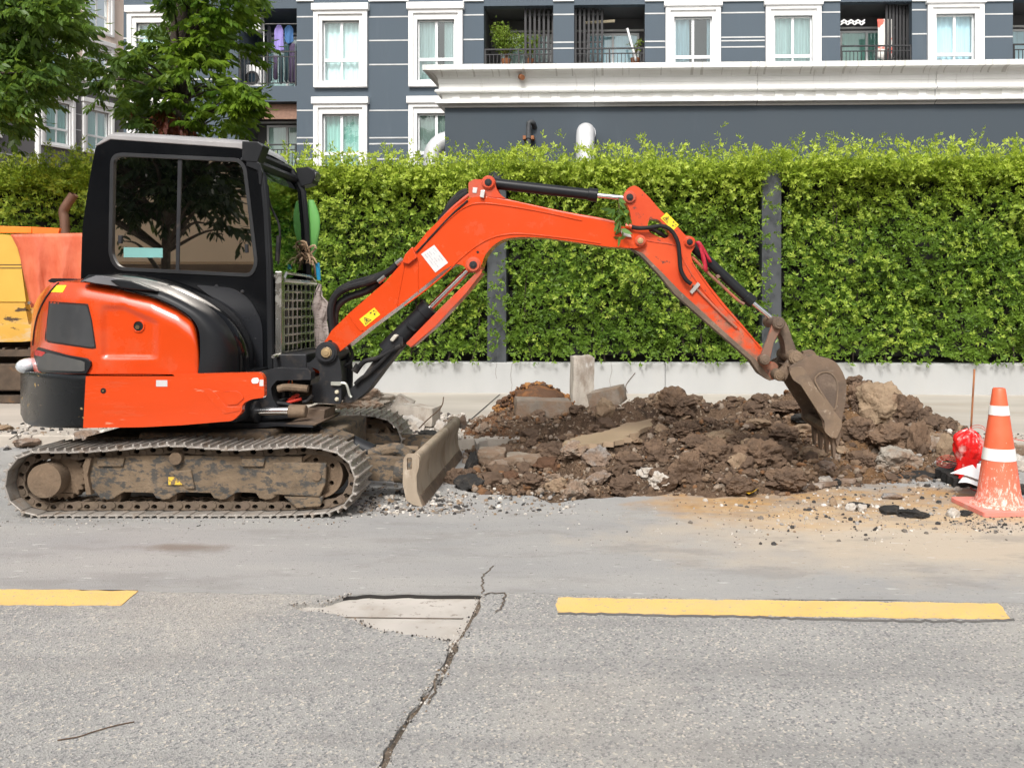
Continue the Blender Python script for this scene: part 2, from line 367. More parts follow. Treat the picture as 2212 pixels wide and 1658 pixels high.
# kerb and pavement (cut open where the crew dug)
PX0, PX1 = G(1015, 985).x, G(1890, 985).x
pave = [Vector((-30, KY+.16, 0)), Vector((PX0-.05, KY+.16, 0))] + jag([G(1030, 960, SWZ), G(1085, 930, SWZ), G(1200, 905, SWZ), G(1400, 900, SWZ), G(1650, 905, SWZ), G(1800, 930, SWZ), G(1870, 955, SWZ)], .08, .03)+ [Vector((PX1+.15, KY+.16, 0)), Vector((30, KY+.16, 0)), Vector((30, WY+.4, 0)), Vector((-30, WY+.4, 0))]
sheet('sidewalk', pave, -.1, SWZ, M_PAVE)
mb = MB(); x = -26.0
while x < 26:
    if not (PX0+.45 < x+.5 < PX1-.6): mb.box(x+.006, x+.994, KY, KY+.155, -.25, SWZ+.004)
    x += 1.0
struct('kerb', mb, M_KERB, bevel=.015)
mb = MB()
for a, b in (((1080, 852), (1009, 914)), ((180, 853), (20, 950))):
    a, b = G(*a, SWZ), G(*b, SWZ); n_ = Vector((-(b-a).y, (b-a).x, 0)).normalized()*.009
    mb.add([(q.x, q.y, SWZ+.004) for q in (a-n_, b-n_, b+n_, a+n_)], [(0,1,2,3)])
struct('pavement_joint', mb, M_DARK)

# ================================================================== LOW WALL, POSTS, HEDGES
M_WALL = mk('white_render', (.40, .405, .40), .8, var=.06, vs=1.2, bump=.15, bs=40, dirt=((.46, .43, .38), .5, .8, 1.1, .3), dirt2=((.30, .25, .2), .70, .75, 6, .6), stretch=(1.6, 1, .8))
WT = onY(1100, 783, WY).z
mb = MB(); xs = [-30, onY(1437, 0, WY).x, 30]
for a, b in zip(xs[:-1], xs[1:]): mb.box(a+.002, b-.002, WY, WY+.22, -.1, WT)
solo('low_wall', mb, M_WALL, 'low white rendered wall with hairline cracks at the foot of the hedges', 'wall', bevel=.012)
mb = MB()
for (pts) in ([(1320, 783), (1322, 800), (1317, 822), (1320, 846)], [(1106, 784), (1103, 810), (1106, 830), (1104, 847)], [(1073, 784), (1071, 805), (1073, 818)]):
    P = [onY(a, b, WY) for a, b in pts]; P = jag([(p.x, p.y, p.z) for p in P], .05, .0)
    for a, b in zip(P[:-1], P[1:]):
        a.x += random.gauss(0, .004)
        mb.add([(a.x-.003, WY-.003, a.z), (a.x+.003, WY-.003, a.z), (b.x+.003, WY-.003, b.z), (b.x-.003, WY-.003, b.z)], [(0,1,2,3)])
struct('wall_crack', mb, mk('hairline', (.22, .2, .18), .9))
mb = MB(); mb.box(-30, 30, WY+.23, WY+1.6, 0, WT-.06)
struct('planting_bed', mb, mk('bed_soil', (.055, .032, .022), .95, var=.5, vs=12, bump=1, bs=40, bd=.02))
PY = WY + .06
M_POST = mk('charcoal_paint', (.058, .064, .072), .6, var=.05, bump=.1, bs=200)
px_posts = [(455, 'hidden behind the cab'), (1073, 'between the hedge above the boom cylinder and the next hedge'), (1667, 'standing behind the bucket cylinder'), (2262, 'x')]
for px, _ in px_posts:
    c = onY(px, 600, PY); w_ = .14
    mb = MB(); mb.box(c.x-w_, c.x+w_, PY, PY+.3, WT+.001, 3.36)
    lab = {455: 'charcoal square post of the green wall directly behind the excavator cab', 1073: 'charcoal square post of the green wall seen below the boom elbow',
           1667: 'charcoal square post of the green wall seen right of the dipper arm', 2262: 'charcoal square post of the green wall at the far right edge'}[px]
    solo('fence_post', mb, M_POST, lab, 'post', group='charcoal posts between hedge panels', bevel=.006)
xe = [-16.0] + [onY(px, 600, PY).x for px, _ in px_posts] + [onY(2262, 600, PY).x + 4.2]
M_FENCE = mk('dark_slats_backing', (.016, .015, .014), .8)
mb = MB()
for k in range(11):
    z = WT+.08+k*.27
    mb.box(-16, 12, PY+.34, PY+.37, z, z+.16)
mb.box(-16, 12, PY+.42, PY+.44, WT-.05, 3.46)  # added dark sheet, keeps bright walls from showing through the leaves
solo('slat_fence_and_backing', mb, M_FENCE, 'dark horizontal slat fence and added dark backing sheet behind the hedges, its lowest slat showing above the white wall', 'fence')

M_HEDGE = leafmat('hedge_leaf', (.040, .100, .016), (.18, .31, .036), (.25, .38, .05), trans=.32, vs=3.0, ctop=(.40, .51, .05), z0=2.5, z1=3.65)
M_TWIG = mk('twig', (.10, .06, .035), .9)
M_STEM = mk('hedge_stem', (.035, .026, .018), .95)
M_HEDGE_LIT = leafmat('lit_hedge_leaf', (.20, .36, .035), (.38, .50, .06), (.46, .54, .10), trans=.38, vs=3.0, ctop=(.50, .60, .08), z0=2.5, z1=3.65)  # lit copy of the hedge leaf for the outer sprigs
def hedge(x0, x1, ztop, label, sd, y=PY, zb=None, dens=560):
    r = np.random.default_rng(sd); zb = WT+.03 if zb is None else zb
    Wd, H = x1-x0, ztop-zb
    n = int(Wd*H*dens); X = r.uniform(x0, x1, n); Z = r.uniform(zb, ztop, n)
    nt_ = int(Wd*900); Xt = r.uniform(x0-.06, x1+.06, nt_); Zt = ztop + r.gamma(1.4, .085, nt_) - .26          # shaggy top
    # long shoots above the top
    base = np.concatenate([X, Xt]); zz = np.concatenate([Z, Zt])
    dep = np.array([noise.noise((a*1.7, b*1.7, sd*3.1))*.24 + noise.noise((a*4.6, b*4.6, sd+9.))*.17 for a, b in zip(base, zz)])
    over = np.clip((zz-ztop+.45)/.6, 0, 1)
    bulge = .17*np.clip((zz-ztop+.75)/.6, 0, 1)*(1-np.clip((zz-ztop)/.3, 0, 1))
    Y = y + .04 - dep - bulge + np.abs(r.normal(0, .09, len(base))); Y[n:] = y + r.uniform(-.15, .45, nt_)
    # irregular lower and side edges
    low = zb + .10 + np.array([noise.noise((a*2.6, sd, 4.))*.16 for a in base])
    side = .03 + np.array([abs(noise.noise((3., b*2.2, sd+20.)))*.10 for b in zz])
    keep = (zz > low) & (np.minimum(base-x0, x1-base) > side - .12*over)
    base, zz, Y, over = base[keep], zz[keep], Y[keep], over[keep]; dep_k = dep[keep]
    # stray sprigs that hang over the wall and the posts
    k = int(Wd*50); sx = np.where(r.random(k) < .45, r.uniform(x0, x1, k), np.where(r.random(k) < .5, x0+r.normal(-.04, .08, k), x1+r.normal(.04, .08, k)))
    sz = np.where((sx > x0+.1) & (sx < x1-.1), zb+r.uniform(-.02, .14, k), r.uniform(zb, ztop, k))
    base = np.concatenate([base, sx]); zz = np.concatenate([zz, sz]); Y = np.concatenate([Y, np.full(k, y-.12)]); over = np.concatenate([over, np.zeros(k)])
    # upright shoots
    shoots = []
    for _ in range(int(Wd*11)):
        a = r.uniform(x0, x1); hh = min(.38, r.gamma(1.8, .07)*(1.2+.9*noise.noise((a*.9, sd, 0)))); lean = r.normal(0, .35); yy = y + r.uniform(-.05, .4)
        for t in np.linspace(0, 1, max(2, int(hh/.035))): shoots.append((a+lean*hh*t, yy, ztop+.03+hh*t))
    sh = np.array(shoots); base = np.concatenate([base, sh[:,0]]); Y = np.concatenate([Y, sh[:,1]]); zz = np.concatenate([zz, sh[:,2]]); over = np.concatenate([over, np.ones(len(sh))])
    n = len(base)
    out = np.stack([r.normal(0, .55, n), -1.0*(1-over*.8)+r.normal(0, .2, n), r.normal(.12, .45, n)+over*.9], 1); out /= np.linalg.norm(out, axis=1, keepdims=True)
    K = 8; C = np.repeat(np.stack([base, Y, zz], 1), K, 0); O = np.repeat(out, K, 0)
    t = np.tile(np.linspace(0, 1, K), n)[:,None]
    rd = r.normal(0, 1, (n*K, 3)); rd -= O*(rd*O).sum(1, keepdims=True); rd /= np.linalg.norm(rd, axis=1, keepdims=True)
    C = C + O*(t*.085); D = O*(.35+.5*t) + rd*(1.0-.45*t)
    U = np.cross(D, O) + r.normal(0, .25, (n*K, 3))
    Ln = r.uniform(.048, .088, n*K)*(1.05-.35*t[:,0]); me = leaves_mesh('foliage', C, D, U, Ln, Ln*r.uniform(.30, .42, n*K))
    root = thing('hedge', ((x0+x1)/2, y, zb), label, 'hedge', group='clipped hedge panels of the green wall')
    me.transform(Matrix.Translation((-(x0+x1)/2, -y, -zb)))
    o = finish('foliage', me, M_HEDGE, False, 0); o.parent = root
    tw = MB()
    for _ in range(int(Wd*2)):
        a = r.uniform(x0+.1, x1-.1); pts = [(a+noise.noise((a, q*2., 1.))*.25, y+.12, zb-.12+q*(H+.1)) for q in np.linspace(0, 1, 9)]
        tw.tube(pts, [.014-.009*q for q in np.linspace(0, 1, 9)], 5)
    part('stem', tw, M_STEM, root, autos=None)
    # outer sprigs bright over dark inner leaves, depth shading put into the colour
    n = int(Wd*H*150); X = r.uniform(x0+.03, x1-.03, n); Z = zb + .12 + (H+.12)*r.random(n)**.85
    dp = np.array([noise.noise((a*1.7, b*1.7, sd*3.1))*.24 + noise.noise((a*4.6, b*4.6, sd+9.))*.17 for a, b in zip(X, Z)])
    gate = np.array([noise.noise((a*1.1, b*1.4, sd+40.)) for a, b in zip(X, Z)]); kp = r.random(n) < .35+gate*.9+.35*np.clip((Z-ztop+.6)/.6, 0, 1)
    X, Z, dp = X[kp], Z[kp], dp[kp]; n = len(X); Y = y - .03 - dp - .17*np.clip((Z-ztop+.75)/.6, 0, 1) - np.abs(r.normal(0, .04, n))
    out = np.stack([r.normal(0, .6, n), -1+r.normal(0, .2, n), r.normal(.1, .6, n)], 1); out /= np.linalg.norm(out, axis=1, keepdims=True)
    K = 9; C = np.repeat(np.stack([X, Y, Z], 1), K, 0); O = np.repeat(out, K, 0); t = np.tile(np.linspace(0, 1, K), n)[:,None]
    rd = r.normal(0, 1, (n*K, 3)); rd -= O*(rd*O).sum(1, keepdims=True); rd /= np.linalg.norm(rd, axis=1, keepdims=True)
    C = C + O*(t*.07); D = O*(.25+.5*t) + rd; U = np.cross(D, O) + r.normal(0, .15, (n*K, 3)); Ln = r.uniform(.05, .082, n*K)*(1.05-.4*t[:,0])
    me = leaves_mesh('lit_foliage', C, D, U, Ln, Ln*r.uniform(.34, .44, n*K)); me.transform(Matrix.Translation((-(x0+x1)/2, -y, -zb)))
    o = finish('lit_foliage', me, M_HEDGE_LIT, False, 0); o.parent = root
    return root
hw = .15
HT = 3.42
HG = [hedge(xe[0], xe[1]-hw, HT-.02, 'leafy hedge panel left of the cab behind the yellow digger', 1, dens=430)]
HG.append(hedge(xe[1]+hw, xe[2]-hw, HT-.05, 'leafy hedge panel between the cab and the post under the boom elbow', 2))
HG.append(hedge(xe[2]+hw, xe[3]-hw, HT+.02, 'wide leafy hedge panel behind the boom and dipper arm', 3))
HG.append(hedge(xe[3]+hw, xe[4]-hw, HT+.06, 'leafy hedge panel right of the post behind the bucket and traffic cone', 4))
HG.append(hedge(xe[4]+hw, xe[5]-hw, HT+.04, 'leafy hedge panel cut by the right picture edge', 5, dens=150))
# shaggy top growth closes over the posts
def topbridge(xc, sd):
    r = np.random.default_rng(sd); n = 300
    base = xc + r.uniform(-.28, .28, n); zz = r.uniform(3.3, 3.62, n); Y = PY + r.uniform(-.22, .3, n)
    K = 8; C = np.repeat(np.stack([base, Y, zz], 1), K, 0); O = r.normal(0, .5, (n*K, 3)) + np.array([0, -.5, .7])
    Ln = r.uniform(.028, .046, n*K); me = leaves_mesh('foliage', C + r.normal(0, .03, C.shape), O, r.normal(0, 1, C.shape), Ln, Ln*.5)
    me.transform(Matrix.Translation((-xc, -PY, -3.3))); return me
for px, _ in px_posts:
    xc = onY(px, 600, PY).x
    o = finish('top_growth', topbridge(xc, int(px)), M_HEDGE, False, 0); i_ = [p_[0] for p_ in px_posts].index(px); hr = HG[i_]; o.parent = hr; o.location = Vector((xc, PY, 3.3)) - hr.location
    continue
# ================================================================== ANNEX WITH CORNICE
AY = 19.0
M_GREY = mk('slate_render', (.046, .062, .078), .75, var=.05, vs=.8, bump=.25, bs=60, bd=.003, dirt=((.09, .105, .12), .6, .85, .9, .5), stretch=(1.5, 1, .4))
def cornice_mat():
    m = N('weathered_white'); p = m.pos(obj=False)
    c = m.mix(m.rng(m.noise(p, 1.2, 5), .3, .7), (.78, .78, .75), (.87, .87, .85))
    st = m.noise(m.n('Mapping', i_Vector=p, i_Scale=(3.2, 1, .22)).outputs[0], 2.4, 6, .7)
    c = m.mix(m.rng(st, .60, .72, 0, .5), c, (.34, .32, .27))
    z = m.n('SeparateXYZ', i_0=p).outputs[2]
    ln = m.n('TexNoise', noise_dimensions='1D', i_W=m.math('MULTIPLY', m.n('SeparateXYZ', i_0=p).outputs[0], 9.0), i_Scale=1.0, i_Detail=2.0).outputs[0]
    hz = m.math('GREATER_THAN', m.n('SeparateXYZ', i_0=p).outputs[2], za(171))
    c = m.mix(m.math('MULTIPLY', hz, m.rng(m.math('ADD', ln, m.math('MULTIPLY', m.math('SUBTRACT', m.noise(p, .8, 3), .5), .3)), .63, .66, 0, .40)), c, (.30, .28, .23))
    m.bsdf(c, .8, normal=m.bump(m.noise(p, 40, 4), .2, .004)); return m.m
aL = onY(961, 400, AY).x; aR = aL + 30
def za(py, p=0.): return onY(945, py, AY-p).z
M_CORN = cornice_mat()
aT = za(141)
root = thing('annex_building', (aL+6, AY, 0), 'single storey charcoal annex with a stained white classical cornice behind the hedge', 'building')
mb = MB(); mb.box(aL, aR, AY, AY+5.5, -.4, za(181)); part('wall', mb, M_GREY, root)
prof = [(.0, 233.6), (.02, 233), (.05, 229), (.17, 223), (.17, 220.8), (.05, 220.4), (.05, 201.5), (.13, 201), (.18, 199), (.19, 196), (.17, 193.5), (.11, 192.5), (.11, 181), (.125, 180.5), (.125, 170.5), (.14, 170), (.17, 163), (.25, 156), (.36, 152), (.40, 151), (.40, 140), (.0, 139.8)]
P = [(p, za(y, p)) for p, y in prof]
segs = [aL, onY(1285, 190, AY).x, onY(1634, 190, AY).x, onY(2018, 190, AY).x, aL+21, aR]
for i in range(5):
    mb = MB(); rows = []; dx = (.0, .007, -.004, .006, 0)[i]
    for p, z in P:
        q = p + dx
        row = [(segs[i]+.004, AY-q, z), (segs[i+1]-.004, AY-q, z)]
        if i == 0: row = [(aL-p, AY+5.6+p, z), (aL-p, AY-p, z), (segs[1]-.004, AY-p, z)]
        rows.append(row)
    rows.append([(r_[0], AY+.3, P[-1][1]) if j else (aL+.3 if i == 0 else r_[0], AY+.3 if i else AY+5.3, P[-1][1]) for j, r_ in enumerate(rows[-1])] if i else [(aL+.3, AY+5.3, P[-1][1]), (aL+.3, AY+.3, P[-1][1]), (segs[1]-.004, AY+.3, P[-1][1])])
    mb.grid(rows); part('cornice', mb, M_CORN, root)
mb = MB(); mb.box(aL-.1, aR, AY+.2, AY+5.5, aT-.12, aT-.015); part('roof', mb, M_CORN, root)
x = aL + .17; k = 0
dz0, dz1 = za(220.6, .05), za(201.6, .05)
while x < aR and k < 60:
    mb = MB(); mb.box(x, x+.17, AY-.085, AY-.048, dz0, dz1-.002); part('dentil', mb, M_CORN, root); x += .434; k += 1
M_STEEL = mk('galvanised_duct', (.70, .71, .72), .45, metal=.35, var=.08, vs=3, bump=.05, bs=30)
M_IRON = mk('black_iron', (.05, .055, .06), .6, var=.3, vs=8, bump=.3)
M_RUST = mk('rust', (.30, .12, .05), .85, var=.3, vs=20, bump=.5)
# pipe stub in the cornice
p = onY(1125, 166, AY-.2); mb = MB(); mb.tube([p + Vector((-.04, .2, .03)), p + Vector((0, -.02, 0)), p + Vector((.05, -.12, -.05))], .055, 12)
part('drain_stub', mb, M_RUST, root, smooth=True)
def duct(px, w_px, pytop, label, Y=AY-.55, r=.2, left=False):
    c = onY(px, pytop, Y); mb = MB(); R_ = .42
    zt = c.z - r
    if not left:
        pts = [(c.x, Y, .1), (c.x, Y, zt-R_)] + [(c.x, Y + R_*(1-math.cos(a)), zt-R_+R_*math.sin(a)) for a in np.linspace(.15, math.pi/2, 8)] + [(c.x, AY+.05, zt)]
    else:
        pts = [(c.x, Y, .1), (c.x, Y, zt-R_)] + [(c.x + R_*(1-math.cos(a)), Y, zt-R_+R_*math.sin(a)) for a in np.linspace(.15, math.pi/2, 8)] + [(aL+.06, Y, zt)]
    mb.tube(pts, r, 24)
    root = thing('duct', (c.x, Y, .1), label, 'duct', group='silver ventilation ducts'); part('pipe', mb, M_STEEL, root, smooth=True)
    mb = MB(); mb.cyl((c.x, Y, zt-R_-.03), (c.x, Y, zt-R_+.03), r+.012, 24)
    part('joint_band', mb, M_STEEL, root, smooth=True)
    mb = MB()
    if not left: mb.cyl((c.x, AY-.03, zt), (c.x, AY+.02, zt), r+.012, 24)
    else: mb.cyl((aL-.02, Y, zt), (aL+.03, Y, zt), r+.05, 24)
    part('wall_flange', mb, M_STEEL, root, smooth=True)
duct(1264, 38, 258, 'big silver ventilation duct bending into the charcoal annex wall', r=.195)
duct(934, 38, 283, 'silver ventilation duct elbow entering the annex at its left corner', Y=AY+.42, r=.2, left=True)
duct(957, 20, 340, 'smaller silver duct tucked inside the bigger elbow at the annex corner', Y=AY+.1, r=.08, left=True)
c = onY(1142, 262, AY-.18); root = thing('standpipe', (c.x, AY-.18, .1), 'thin black iron standpipe with a rusty clamp on the annex wall', 'pipe')
mb = MB(); mb.tube(spl([(c.x, AY-.18, .1), (c.x, AY-.18, 4.4), (c.x, AY-.18, c.z-.12), (c.x+.03, AY-.17, c.z-.03), (c.x+.09, AY-.12, c.z-.03), (c.x+.11, AY, c.z-.1)], 5), .055, 12)
part('pipe', mb, M_IRON, root, smooth=True)
z = onY(1142, 298, AY-.18).z; mb = MB(); mb.box(c.x-.12, c.x-.055, AY-.24, AY-.02, z-.04, z+.04).box(c.x+.055, c.x+.12, AY-.24, AY-.02, z-.04, z+.04); part('clamp', mb, M_RUST, root, bevel=.006)
mb = MB(); mb.cyl((c.x, AY-.18, z-.015), (c.x, AY-.18, z+.015), .075, 14); part('clamp_ring', mb, M_IRON, root, smooth=True)

# ================================================================== APARTMENT BLOCK
BY = 28.0
M_WHITE = mk('white_trim', (.78, .78, .77), .7, var=.04, vs=1, dirt=((.50, .48, .43), .58, .8, 2.5, .4), stretch=(2, 1, .5))
M_BAND = mk('band_paint', (.52, .53, .53), .8, var=.12, vs=2)
M_SASH = mk('white_upvc', (.82, .84, .84), .35, var=.02)
M_BGREY = mk('facade_grey', (.070, .094, .119), .8, var=.05, vs=.5, bump=.15, bs=30, dirt=((.11, .135, .16), .55, .8, .7, .5), dirt2=((.07, .09, .11), .58, .75, 2.2, .5), stretch=(1.8, 1, .3))
M_BDARK = mk('balcony_grey', (.095, .094, .098), .8, var=.08)
M_RAIL = mk('black_rail', (.018, .018, .02), .5)
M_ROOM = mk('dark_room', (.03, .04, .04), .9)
def curtmat(name, c):
    m = N(name); p = m.pos(obj=False)
    wv = m.noise(m.n('Mapping', i_Vector=p, i_Scale=(16, 1, .3)).outputs[0], 1.5, 3)
    m.bsdf(m.mix(m.rng(wv, .3, .7), mul(c, .8), mul(c, 1.12)), .9); return m.m
M_CUR = [curtmat('curtain_aqua', (.76, .88, .87)), curtmat('curtain_blue', (.58, .74, .82)), curtmat('curtain_green', (.32, .55, .48)), curtmat('blind_grey', (.60, .68, .62))]
def glassmat(name, tint, refl):
    m = N(name); t = m.n('BsdfTransparent'); t.inputs[0].default_value = (*tint, 1)
    g = m.n('BsdfGlossy'); g.inputs['Roughness'].default_value = .02; g.inputs[0].default_value = (.9, .95, .95, 1)
    fr = m.n('Fresnel'); fr.inputs[0].default_value = 1.5
    f = m.math('ADD', m.math('MULTIPLY', fr.outputs[0], .9), refl)
    x = m.n('MixShader'); m.t.links.new(f, x.inputs[0]); m.t.links.new(t.outputs[0], x.inputs[1]); m.t.links.new(g.outputs[0], x.inputs[2]); m.t.links.new(x.outputs[0], m.o.inputs[0]); return m.m
M_PANE = glassmat('window_glass', (.86, .96, .96), .08)

def frame_map(o, d, n=(0, -1, 0)):   # local (a along wall, c outward, z) -> world
    o, d, n = Vector(o), Vector(d), Vector(n)
    return lambda a, z, c: tuple(o + d*a + n*c + Vector((0, 0, z)))
def wbox(mb, f, a0, a1, z0, z1, c0, c1):
    vs = [f(a, z, c) for z in (z0, z1) for a, c in ((a0, c0), (a1, c0), (a1, c1), (a0, c1))]
    return mb.add(vs, [(0,3,2,1),(4,5,6,7),(0,1,5,4),(1,2,6,5),(2,3,7,6),(3,0,4,7)])
def ring(mb, f, o, i, c0, c1):   # o,i = (a0,a1,z0,z1)
    mb.prism([[(o[0], o[2]), (o[1], o[2]), (o[1], o[3]), (o[0], o[3])], [(i[0], i[2]), (i[0], i[3]), (i[1], i[3]), (i[1], i[2])]], c0, c1, f)
def window(root, f, a, zt, kind=0, gap=None, wide=1.2, low=True):
    """a centre, zt top of the cap; opening is wide x 1.94"""
    h_ = wide/2; o = (a-h_-.27, a+h_+.27, zt-2.68, zt-.2)
    op = (a-h_, a+h_, zt-2.47, zt-.53)
    mb = MB(); ring(mb, f, o, (a-h_-.12, a+h_+.12, zt-2.56, zt-.34), -.02, .13)
    ring(mb, f, (a-h_-.125, a+h_+.125, zt-2.565, zt-.335), op, -.02, .07)
    wbox(mb, f, a-h_-.32, a+h_+.32, zt-.22, zt, -.02, .19)
    wi = part('window', mb, M_WHITE, root, bevel=.012)
    ORG[wi.name] = ORG[root.name]
    mb = MB(); zs = zt-1.78
    ring(mb, f, (op[0]-.01, op[1]+.01, op[2]-.01, op[3]+.01), (op[0]+.05, op[1]-.05, op[2]+.05, op[3]-.05), -.14, -.06)
    wbox(mb, f, op[0]+.04, op[1]-.04, zs-.05, zs+.05, -.13, -.05); wbox(mb, f, a-.03, a+.03, op[2]+.04, zs-.05, -.13, -.07); wbox(mb, f, a-.04, a+.04, zs+.05, op[3]-.04, -.13, -.055)
    part('sash', mb, M_SASH, wi)
    mb = MB(); mb.add([f(op[0]+.03, op[2]+.03, -.10), f(op[1]-.03, op[2]+.03, -.10), f(op[1]-.03, op[3]-.03, -.10), f(op[0]+.03, op[3]-.03, -.10)], [(0,1,2,3)])
    part('pane', mb, M_PANE, wi)
    mb = MB(); rr = random.Random(int(a*100+zt*7))
    g0, g1 = gap if gap else (9, 9)
    def strip(x0, x1):
        n_ = max(4, int((x1-x0)/.035)); ph = rr.random()*6
        mb.grid([[f(x0+(x1-x0)*k/n_, z, -.24+.03*math.sin(k*1.25+ph+.4*math.sin(k*.37))) for k in range(n_+1)] for z in (op[2], op[3])])
    if gap: strip(op[0]-.02, op[0]+(op[1]-op[0])*g0); strip(op[0]+(op[1]-op[0])*g1, op[1]+.02)
    else: strip(op[0]-.02, op[1]+.02)
    part('curtain', mb, M_CUR[kind], wi, smooth=True, autos=None)
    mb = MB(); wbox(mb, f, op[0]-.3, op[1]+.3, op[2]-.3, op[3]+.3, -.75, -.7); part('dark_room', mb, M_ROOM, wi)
    return wi, op
def bands(root, f, x0, x1, zs):
    for z in zs:
        mb = MB(); wbox(mb, f, x0, x1, z-.022, z+.022, -.01, .012); part('band', mb, M_BAND, root)
def bx(px): return onY(px, 100, BY).x
def bz(py, px=1200): return onY(px, py, BY).z
bL = bx(267); bR = bx(2700)
f0 = frame_map((0, BY, 0), (1, 0, 0))
root = thing('apartment_building', ((bL+bR)/2, BY, 0), 'grey apartment building with white framed windows and black railed balconies', 'building')
wins = [(737, bz(5), 0, None), (942, bz(5), 0, (.5, .68)), (737, bz(208), 2, None), (942, bz(208), 3, None), (1497, bz(5), 1, (.42, .88)), (1713, bz(5), 0, None), (2063, bz(5), 1, None), (2420, bz(5), 0, None), (1140, bz(208), 2, None), (1500, bz(208), 0, None), (335, bz(5), 0, None), (335, bz(208), 0, None)]
zf, zc_ = bz(186, 590), bz(12, 1200)          # balcony floor and ceiling heights
ST3 = bz(5)-bz(208)
bal = [(515, 641, 0), (1045, 1195, 0), (1240, 1393, 0), (1815, 1970, 0), (2188, 2330, 0), (515, 641, 1)]
holes = []
for px, zt, k, g in wins: a = bx(px); holes.append((a-.6, a+.6, zt-2.47, zt-.53))
for a, b, lv in bal: holes.append((bx(a), bx(b), zf-lv*ST3, zc_-lv*ST3))
Z1 = 13.4
outer = [(bL, -.5), (bR, -.5), (bR, Z1), (bL, Z1)]
mb = MB(); mb.prism([outer] + [[(h_[0], h_[2]), (h_[0], h_[3]), (h_[1], h_[3]), (h_[1], h_[2])] for h_ in holes], 0, .28, lambda a, b, c: (a, BY+c, b))
mb.box(bL, bR, BY+1.9, BY+2.1, -.5, Z1); mb.box(bL, bL+.2, BY+.29, BY+1.89, -.5, Z1); mb.box(bL, bR, BY, BY+9, Z1+.002, Z1+.4)
part('wall', mb, M_BGREY, root)
for px, zt, k, g in wins: window(root, f0, bx(px), zt, k, g)
# white bands on each pier
def pier(a, b, ys): bands(root, f0, bx(a), bx(b), [bz(y, (a+b)/2) for y in ys])
top = [37, 88, 140]; low = [239, 298, 311, 344]
for a, b in ((641, 678), (797, 883)): pier(a+.5, b-.5, top + low)
pier(1001, 1045, [33, 86, 140]); pier(1195, 1240, [32, 92, 105]); pier(1393, 1437, [30, 90, 103]); pier(1558, 1652, [28, 81, 88.5, 102])
pier(1775, 1815, [27, 80]); pier(1970, 2003, [22, 74]); pier(2124, 2188, [31, 80]); pier(267, 515, [82, 172, 239])
mb = MB()
for a, b in ((641, 678), (797, 883), (1001, 1045), (1195, 1240), (1393, 1437), (1558, 1652), (1775, 1815), (1970, 2003), (2124, 2188)): wbox(mb, f0, bx(a), bx(b), bz(4, (a+b)/2), bz(-6, (a+b)/2), -.01, .06)
part('string_course', mb, M_WHITE, root)
def railing(mbv, f, x0, x1, z0, zt):
    wbox(mbv, f, x0, x1, zt-.045, zt, -.05, .0); wbox(mbv, f, x0, x1, zt-.2, zt-.17, -.04, -.01); wbox(mbv, f, x0, x1, z0+.08, z0+.11, -.04, -.01)
    x = x0+.05
    while x < x1: wbox(mbv, f, x-.01, x+.01, z0+.1, zt-.18, -.035, -.015); x += .12
    for x in (x0+.02, (x0+x1)/2, x1-.02): wbox(mbv, f, x-.022, x+.022, z0, zt-.045, -.045, -.002)
for i, (a, b, lv) in enumerate(bal):
    x0, x1, z0, z1 = bx(a), bx(b), zf-lv*ST3, zc_-lv*ST3
    mb = MB(); wbox(mb, f0, x0-.02, x1+.02, z0-.12, z0, -1.6, -.01); wbox(mb, f0, x0-.02, x1+.02, z1, z1+.15, -1.6, -.29)
    wbox(mb, f0, x0-.13, x0-.001, z0, z1, -1.6, -.29); wbox(mb, f0, x1+.001, x1+.13, z0, z1, -1.6, -.29); wbox(mb, f0, x0, x1, z0, z1, -1.6, -1.5)
    bo = part('balcony', mb, M_BDARK if i else M_BGREY, root)
    mb = MB(); railing(mb, f0, x0+.02, x1-.02, z0, z0+1.13); part('railing', mb, M_RAIL, bo)
    mb = MB(); dx0, dx1 = (x0+.35, x1-.15); ring(mb, f0, (dx0, dx1, z0, z0+2.0), (dx0+.07, dx1-.07, z0+.06, z0+1.93), -1.5, -1.42)
    wbox(mb, f0, (dx0+dx1)/2-.04, (dx0+dx1)/2+.04, z0+.06, z0+1.93, -1.49, -1.40); part('sliding_door', mb, M_SASH, bo)
    mb = MB(); mb.grid([[f0(dx0+(dx1-dx0)*k/30, z, -1.485+.012*math.sin(k*1.7)) for k in range(31)] for z in (z0+.05, z0+1.94)]); part('door_curtain', mb, M_CUR[(0, 0, 1, 2, 1, 3)[i]], bo, smooth=True, autos=None)
    mb = MB(); mb.add([f0(dx0+.05, z0+.05, -1.44), f0(dx1-.05, z0+.05, -1.44), f0(dx1-.05, z0+1.94, -1.44), f0(dx0+.05, z0+1.94, -1.44)], [(0,1,2,3)]); part('door_glass', mb, M_PANE, bo)
    mb = MB(); wbox(mb, f0, x0, x1, z1-.42, z1-.36, -1.5, -1.43); part('conduit', mb, M_WHITE, bo)
    lv_x = {1: (x1-.95, x1), 2: (x0, x0+.92), 3: (x1-.75, x1)}.get(i)
    if lv_x:
        mb = MB(); a0, a1 = lv_x
        for j in range(7):
            t = j/6; xx = a0+(a1-a0-.07)*t
            wbox(mb, f0, xx, xx+.07, z0+.02, z1-.02, -.30-.02*j, -.24-.02*j)
        for zz in (z0+.1, z0+.75, z0+1.4, z1-.2): wbox(mb, f0, a0, a1, zz, zz+.05, -.44, -.40)
        part('louvre_screen', mb, M_RAIL, bo)
